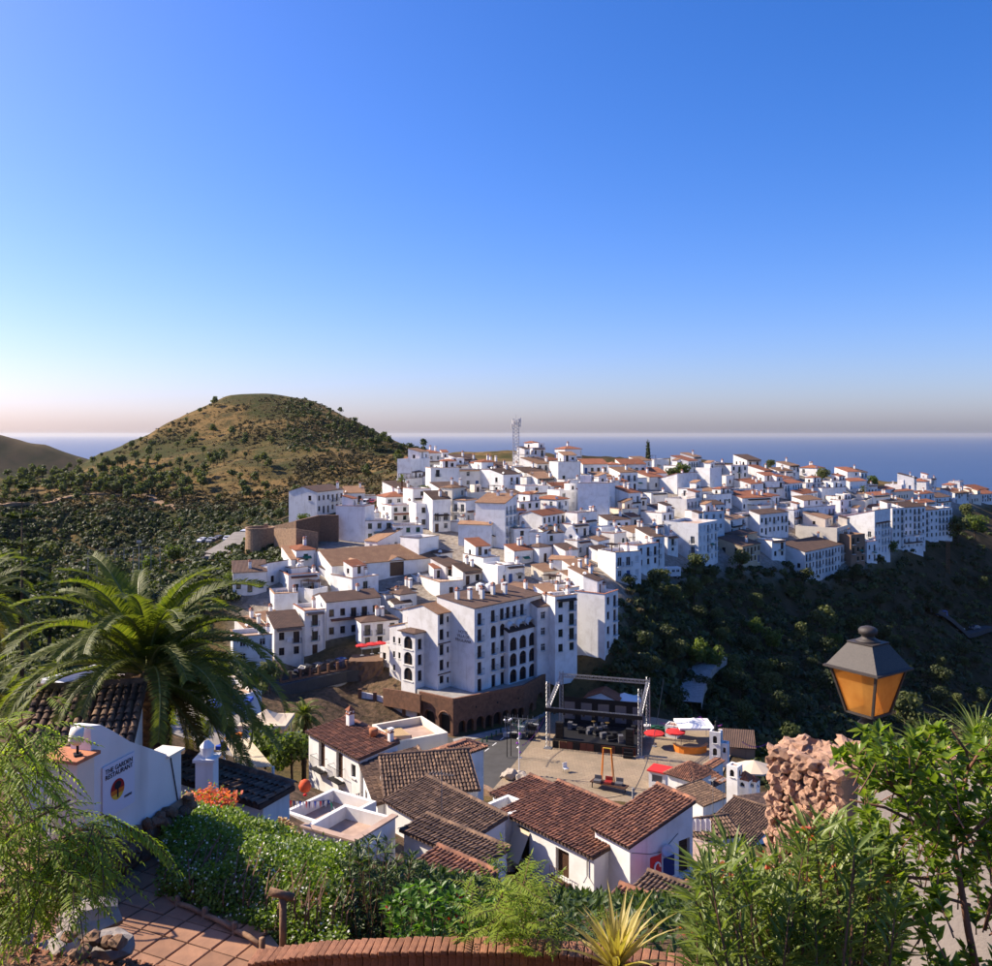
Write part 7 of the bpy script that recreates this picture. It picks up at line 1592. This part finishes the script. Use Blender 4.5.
# ---- feathery bushes
def feather_bush(name,label,base,fr,m,seed,L=.34,pairs=9,pl=.12,pw=.02,branches=(),cat='shrub',down=.25):
    r=np.random.default_rng(seed); t=thing(name,label,cat,base); b0=nv(base); LV=Leaves(); mb=MB()
    for p,d in fr:
        p=nv(p);d=nv(d); d/=np.linalg.norm(d); ln=L*r.uniform(.7,1.2); s=np.cross(d,UP); s/=np.linalg.norm(s)+1e-6; k=np.linspace(.12,1,pairs); pos=p+d*ln*k[:,None]-UP*(down*ln*k**2)[:,None]; tang=d[None]-UP*(2*down*k)[:,None]*.6
        for sg in(-1,1): dd=tang*.55+s*sg*1.0+rnd(pairs,r)*.12-UP*.15; v,f=blades(pos,dd,UP[None]+rnd(pairs,r)*.2,pl*np.sin(np.clip(k*.8+.2,0,1)*math.pi*.85+.25)*r.uniform(.9,1.1,pairs),pw,.2,.1); LV.add(v-b0,f)
        v,f=blades(pos[-1:],tang[-1:],UP[None],pl*.8,pw); LV.add(v-b0,f); mb.tube([Vector(p-b0),Vector(pos[pairs//2]-b0),Vector(pos[-1]-b0)],[.005,.004,.002],0,3,False)
    for a,b in branches: md=a.lerp(b,.5)+Vector((0,0,.08)); mb.tube([a-Vector(b0),md-Vector(b0),b-Vector(b0)],[.022,.016,.008],0,6)
    mb.build('stems','twig',t)['kind']='stuff'; LV.build('foliage',m,t)['kind']='stuff'; return t
fr=[]; rr2=random.Random(77)
BR=[((-40,960),(60,850)),((-40,880),(70,800)),((60,850),(95,830)),((-30,820),(30,745)),((-40,930),(80,870)),((40,850),(112,838)),((0,760),(35,715)),((60,850),(100,852)),((-20,890),(40,900))]
brw=[(P(*a,6.6),P(*b,6.4)) for a,b in BR]
for a,b in brw:
    for i in range(40):
        f=rr2.uniform(.25,1.05); p=a.lerp(b,f)+Vector((rr2.gauss(0,.09),rr2.gauss(0,.25),rr2.gauss(0,.08))); q_=496+p.x/p.y*FPX; w_=HY+(HC-p.z)/p.y*FPX
        if (q_>62 and w_<815) or q_>108 or w_>908: continue
        fr.append((p,Vector((rr2.uniform(-.7,1.0),rr2.uniform(-1,.6),rr2.uniform(-.65,.45)))))
for i in range(150):
    px=rr2.uniform(-30,92); py=rr2.uniform(745,900)
    if px>48 and py<835: continue
    fr.append((P(px,py,rr2.uniform(6,7.4)),Vector((rr2.uniform(-.6,1.1),rr2.uniform(-1,.5),rr2.uniform(-.8,.4)))))
for k in range(9): fr.append((P(100+k*6,812+k*3,6.4),Vector((1,rr2.uniform(-.5,.5),-.5))))
feather_bush('feathery_mimosa','sunlit feathery-leaved mimosa branches hanging over the patio',P(-40,960,6.6),fr,'leaf_feather',71,.30,10,.085,.017,brw,'tree',.45)
fr=[]
for i in range(150):
    px=rr2.gauss(512,24); py=rr2.uniform(868,950)+abs(px-512)*.5; fr.append((P(px,py,rr2.uniform(9.6,10.8)),Vector((rr2.uniform(-1,1),rr2.uniform(-1,.6),rr2.uniform(-.2,1)))))
feather_bush('feathery_shrub','light green feathery shrub rising over the middle of the brick wall',P(512,985,10.2),fr,'leaf_feather',72,.36,9,.12,.024,[(P(512,1000,10.2),P(500,880,10.2)),(P(512,1000,10.2),P(530,890,10.3)),(P(512,1000,10.2),P(545,920,10.2))],'shrub',.2)
# ---- rubble pillar, coping and grey wall
c=P(806,870,8.8); t=thing('rubble_pillar','pillar and coping faced with rough pinkish porous stones','pillar',c); W=.8; H=1.04; Dp_=.5; RP=Matrix.Rotation(R(-56),4,'Z'); RC=Matrix.Rotation(R(-6),4,'Z')
mb=MB(); mb.obox(RP@Matrix.Translation((0,Dp_/2,(H-.8)/2)),W-.06,Dp_-.06,H+.8); mb.obox(RC@Matrix.Translation((.85,.3,H-.15)),1.5,.36,.26); mb.build('core','mortar',t); rk=random.Random(14); k=0
def stone(Mx,x,y,z,s,sq=1.0):
    global k
    o=link('stone',CM[k%8],t,Mx@Vector((x,y,z)),0,(s,s*.9,s*sq)); o.rotation_euler=(rk.uniform(0,6),rk.uniform(0,6),rk.uniform(0,6)) if sq>.7 else (rk.uniform(-.4,.4),rk.uniform(-.4,.4),rk.uniform(0,6)); k+=1
for z in np.arange(-.3,H+.02,.085):
    for x in np.arange(-W/2,W/2+.01,.085): stone(RP,x+rk.uniform(-.025,.025),rk.uniform(-.03,.02),z+rk.uniform(-.02,.02),rk.uniform(.036,.072),rk.uniform(.75,1.2))
    for y in np.arange(.08,Dp_,.14): stone(RP,-W/2+rk.uniform(-.03,.01),y,z,rk.uniform(.045,.075),.9)
for x in np.arange(-W/2,W/2+.03,.12):
    for y in np.arange(.02,Dp_,.13): stone(RP,x+rk.uniform(-.03,.03),y+rk.uniform(-.03,.03),H+rk.uniform(0,.04),rk.uniform(.065,.1),.62)
for x in np.arange(.15,1.6,.125):
    for y in (.12,.25,.38,.5): stone(RC,x+rk.uniform(-.03,.03),y+rk.uniform(-.03,.03),H+rk.uniform(-.02,.04),rk.uniform(.06,.1),.62)
    stone(RC,x+rk.uniform(-.03,.03),.1,H-.1+rk.uniform(-.03,.03),rk.uniform(.05,.08),.9)
a_=P(846,893,8.25); t=thing('grey_wall','smooth beige rendered wall panel under the stone coping','wall',a_,R(-42)); mb=MB(); mb.add([(0,0,-.6),(1.5,0,-.6),(1.5,0,1.36),(-.12+.25,0,1.22)]+[(0,.2,-.6),(1.5,.2,-.6),(1.5,.2,1.36),(.13,.2,1.22)],[(0,1,2,3),(7,6,5,4),(0,4,5,1),(1,5,6,2),(2,6,7,3),(3,7,4,0)]); mb.build('panel','grey_render',t)
# ---- street lantern
c=P(868,712,7.5); t=thing('street_lantern','black iron street lantern with amber glass panes and peaked roof','lantern',c-Vector((0,0,1.7)),R(-56)); z0=1.7; hb_,ht_,hg=.115,.205,.37
mb=MB(); mb.tube([(0,0,-.6),(0,0,z0-.12)],[.045,.035],0,10); mb.lathe([(.05,z0-.16),(.09,z0-.1),(.05,z0-.05),(.12,z0-.02),(.12,z0)],12); mb.build('post','lantern_metal',t,smooth=True)
cs=[(-1,-1),(1,-1),(1,1),(-1,1)]; b_=.006
for i in range(4):
    (xa,ya),(xb,yb)=cs[i],cs[(i+1)%4]; mb=MB(); mb.quad((xa*hb_,ya*hb_,z0+.01),(xb*hb_,yb*hb_,z0+.01),(xb*ht_,yb*ht_,z0+hg),(xa*ht_,ya*ht_,z0+hg)); mb.build('glass_pane','amber_glass',t)
    mb=MB(); mb.bar((xa*(hb_+b_),ya*(hb_+b_),z0),(xa*(ht_+b_),ya*(ht_+b_),z0+hg+.005),.013,0,4); mb.build('corner_bar','lantern_metal',t)
mb=MB()
for i in range(4): (xa,ya),(xb,yb)=cs[i],cs[(i+1)%4]; mb.bar((xa*(hb_+b_),ya*(hb_+b_),z0),(xb*(hb_+b_),yb*(hb_+b_),z0),.012,0,4)
mb.build('base_frame','lantern_metal',t)
e=.255; zt=z0+hg; mb=MB(); rings=[(e,zt-.0),(e,zt+.014),(e*.92,zt+.02),(.115,zt+.205),(.12,zt+.212),(.12,zt+.22)]
v=[(x*q,y*q,z) for q,z in rings for x,y in cs]; f=[(i*4+j,i*4+(j+1)%4,(i+1)*4+(j+1)%4,(i+1)*4+j) for i in range(len(rings)-1) for j in range(4)]+[(20,21,22,23),(3,2,1,0)]; mb.add(v,f); lr=mb.build('roof','lantern_metal',t)
mb=MB(); mb.lathe([(.1,zt+.221),(.085,zt+.235),(.055,zt+.25),(.05,zt+.27),(.075,zt+.285),(.078,zt+.315),(.06,zt+.335),(.03,zt+.345),(.005,zt+.35)],16); mb.build('finial','lantern_metal',lr,smooth=True)
mb=MB(); mb.lathe([(.02,z0+.02),(.02,z0+.12),(.035,z0+.17),(.03,z0+.24),(.005,z0+.27)],10); mb.build('bulb','dish_white',t,smooth=True)
# ---- rough ground at the near edge
boulders('edge_boulders','grey weathered boulders at the edge of the patio below the mimosa',P(40,948,7.7),9,(.75,.5,.12),.24,'foot_rock',22,.55)
boulders('edge_stones','small brown stones in the dry leaf litter',P(15,960,7.2),22,(.8,.4,.06),.07,'rubble',23,.7)
r=np.random.default_rng(9); n=1600; xs=r.uniform(-4.6,-2.3,n); ys=r.uniform(5.6,8.6,n); zs=ground(xs,ys)+.015; L=Leaves(); L.add(*quads_at(np.stack([xs,ys,zs],1),np.tile(UP,(n,1))+r.normal(size=(n,3))*.4,.028,r)); o=L.build('leaf_litter','litter',None); tag(o,'brown fallen leaf litter on the rough ground',kind='stuff')
scatter2=None
# undergrowth on the slope between garden and roofs
r=np.random.default_rng(19); n=5200; xs=r.uniform(-3,7,n); ys=r.uniform(13.5,34,n); zs=ground(xs,ys); L=Leaves(); cc=np.stack([xs,ys,zs+r.uniform(0,.5,n)],1); L.add(*blades(cc,rnd(n,r)+UP*.8,rnd(n,r)+UP,.3,.12)); o=L.build('slope_undergrowth','leaf_darkbush',None); tag(o,'green undergrowth on the slope above the near roofs',kind='stuff')
# ---------------------------------------------------------------- the air over sea and hills
m=bpy.data.materials.new('haze'); m.use_nodes=True; t=m.node_tree; t.nodes.clear(); M['haze']=m
vo=t.nodes.new('ShaderNodeVolumePrincipled'); vo.inputs['Color'].default_value=(.72,.72,.72,1); vo.inputs['Density'].default_value=1.6e-5; vo.inputs['Anisotropy'].default_value=.35
ou=t.nodes.new('ShaderNodeOutputMaterial'); t.links.new(vo.outputs[0],ou.inputs['Volume'])
mb=MB(); mb.box(-135000,135000,-80,125000,-350,95); tag(mb.build('haze','haze'),'thin pale haze over the sea and hills',kind='stuff')
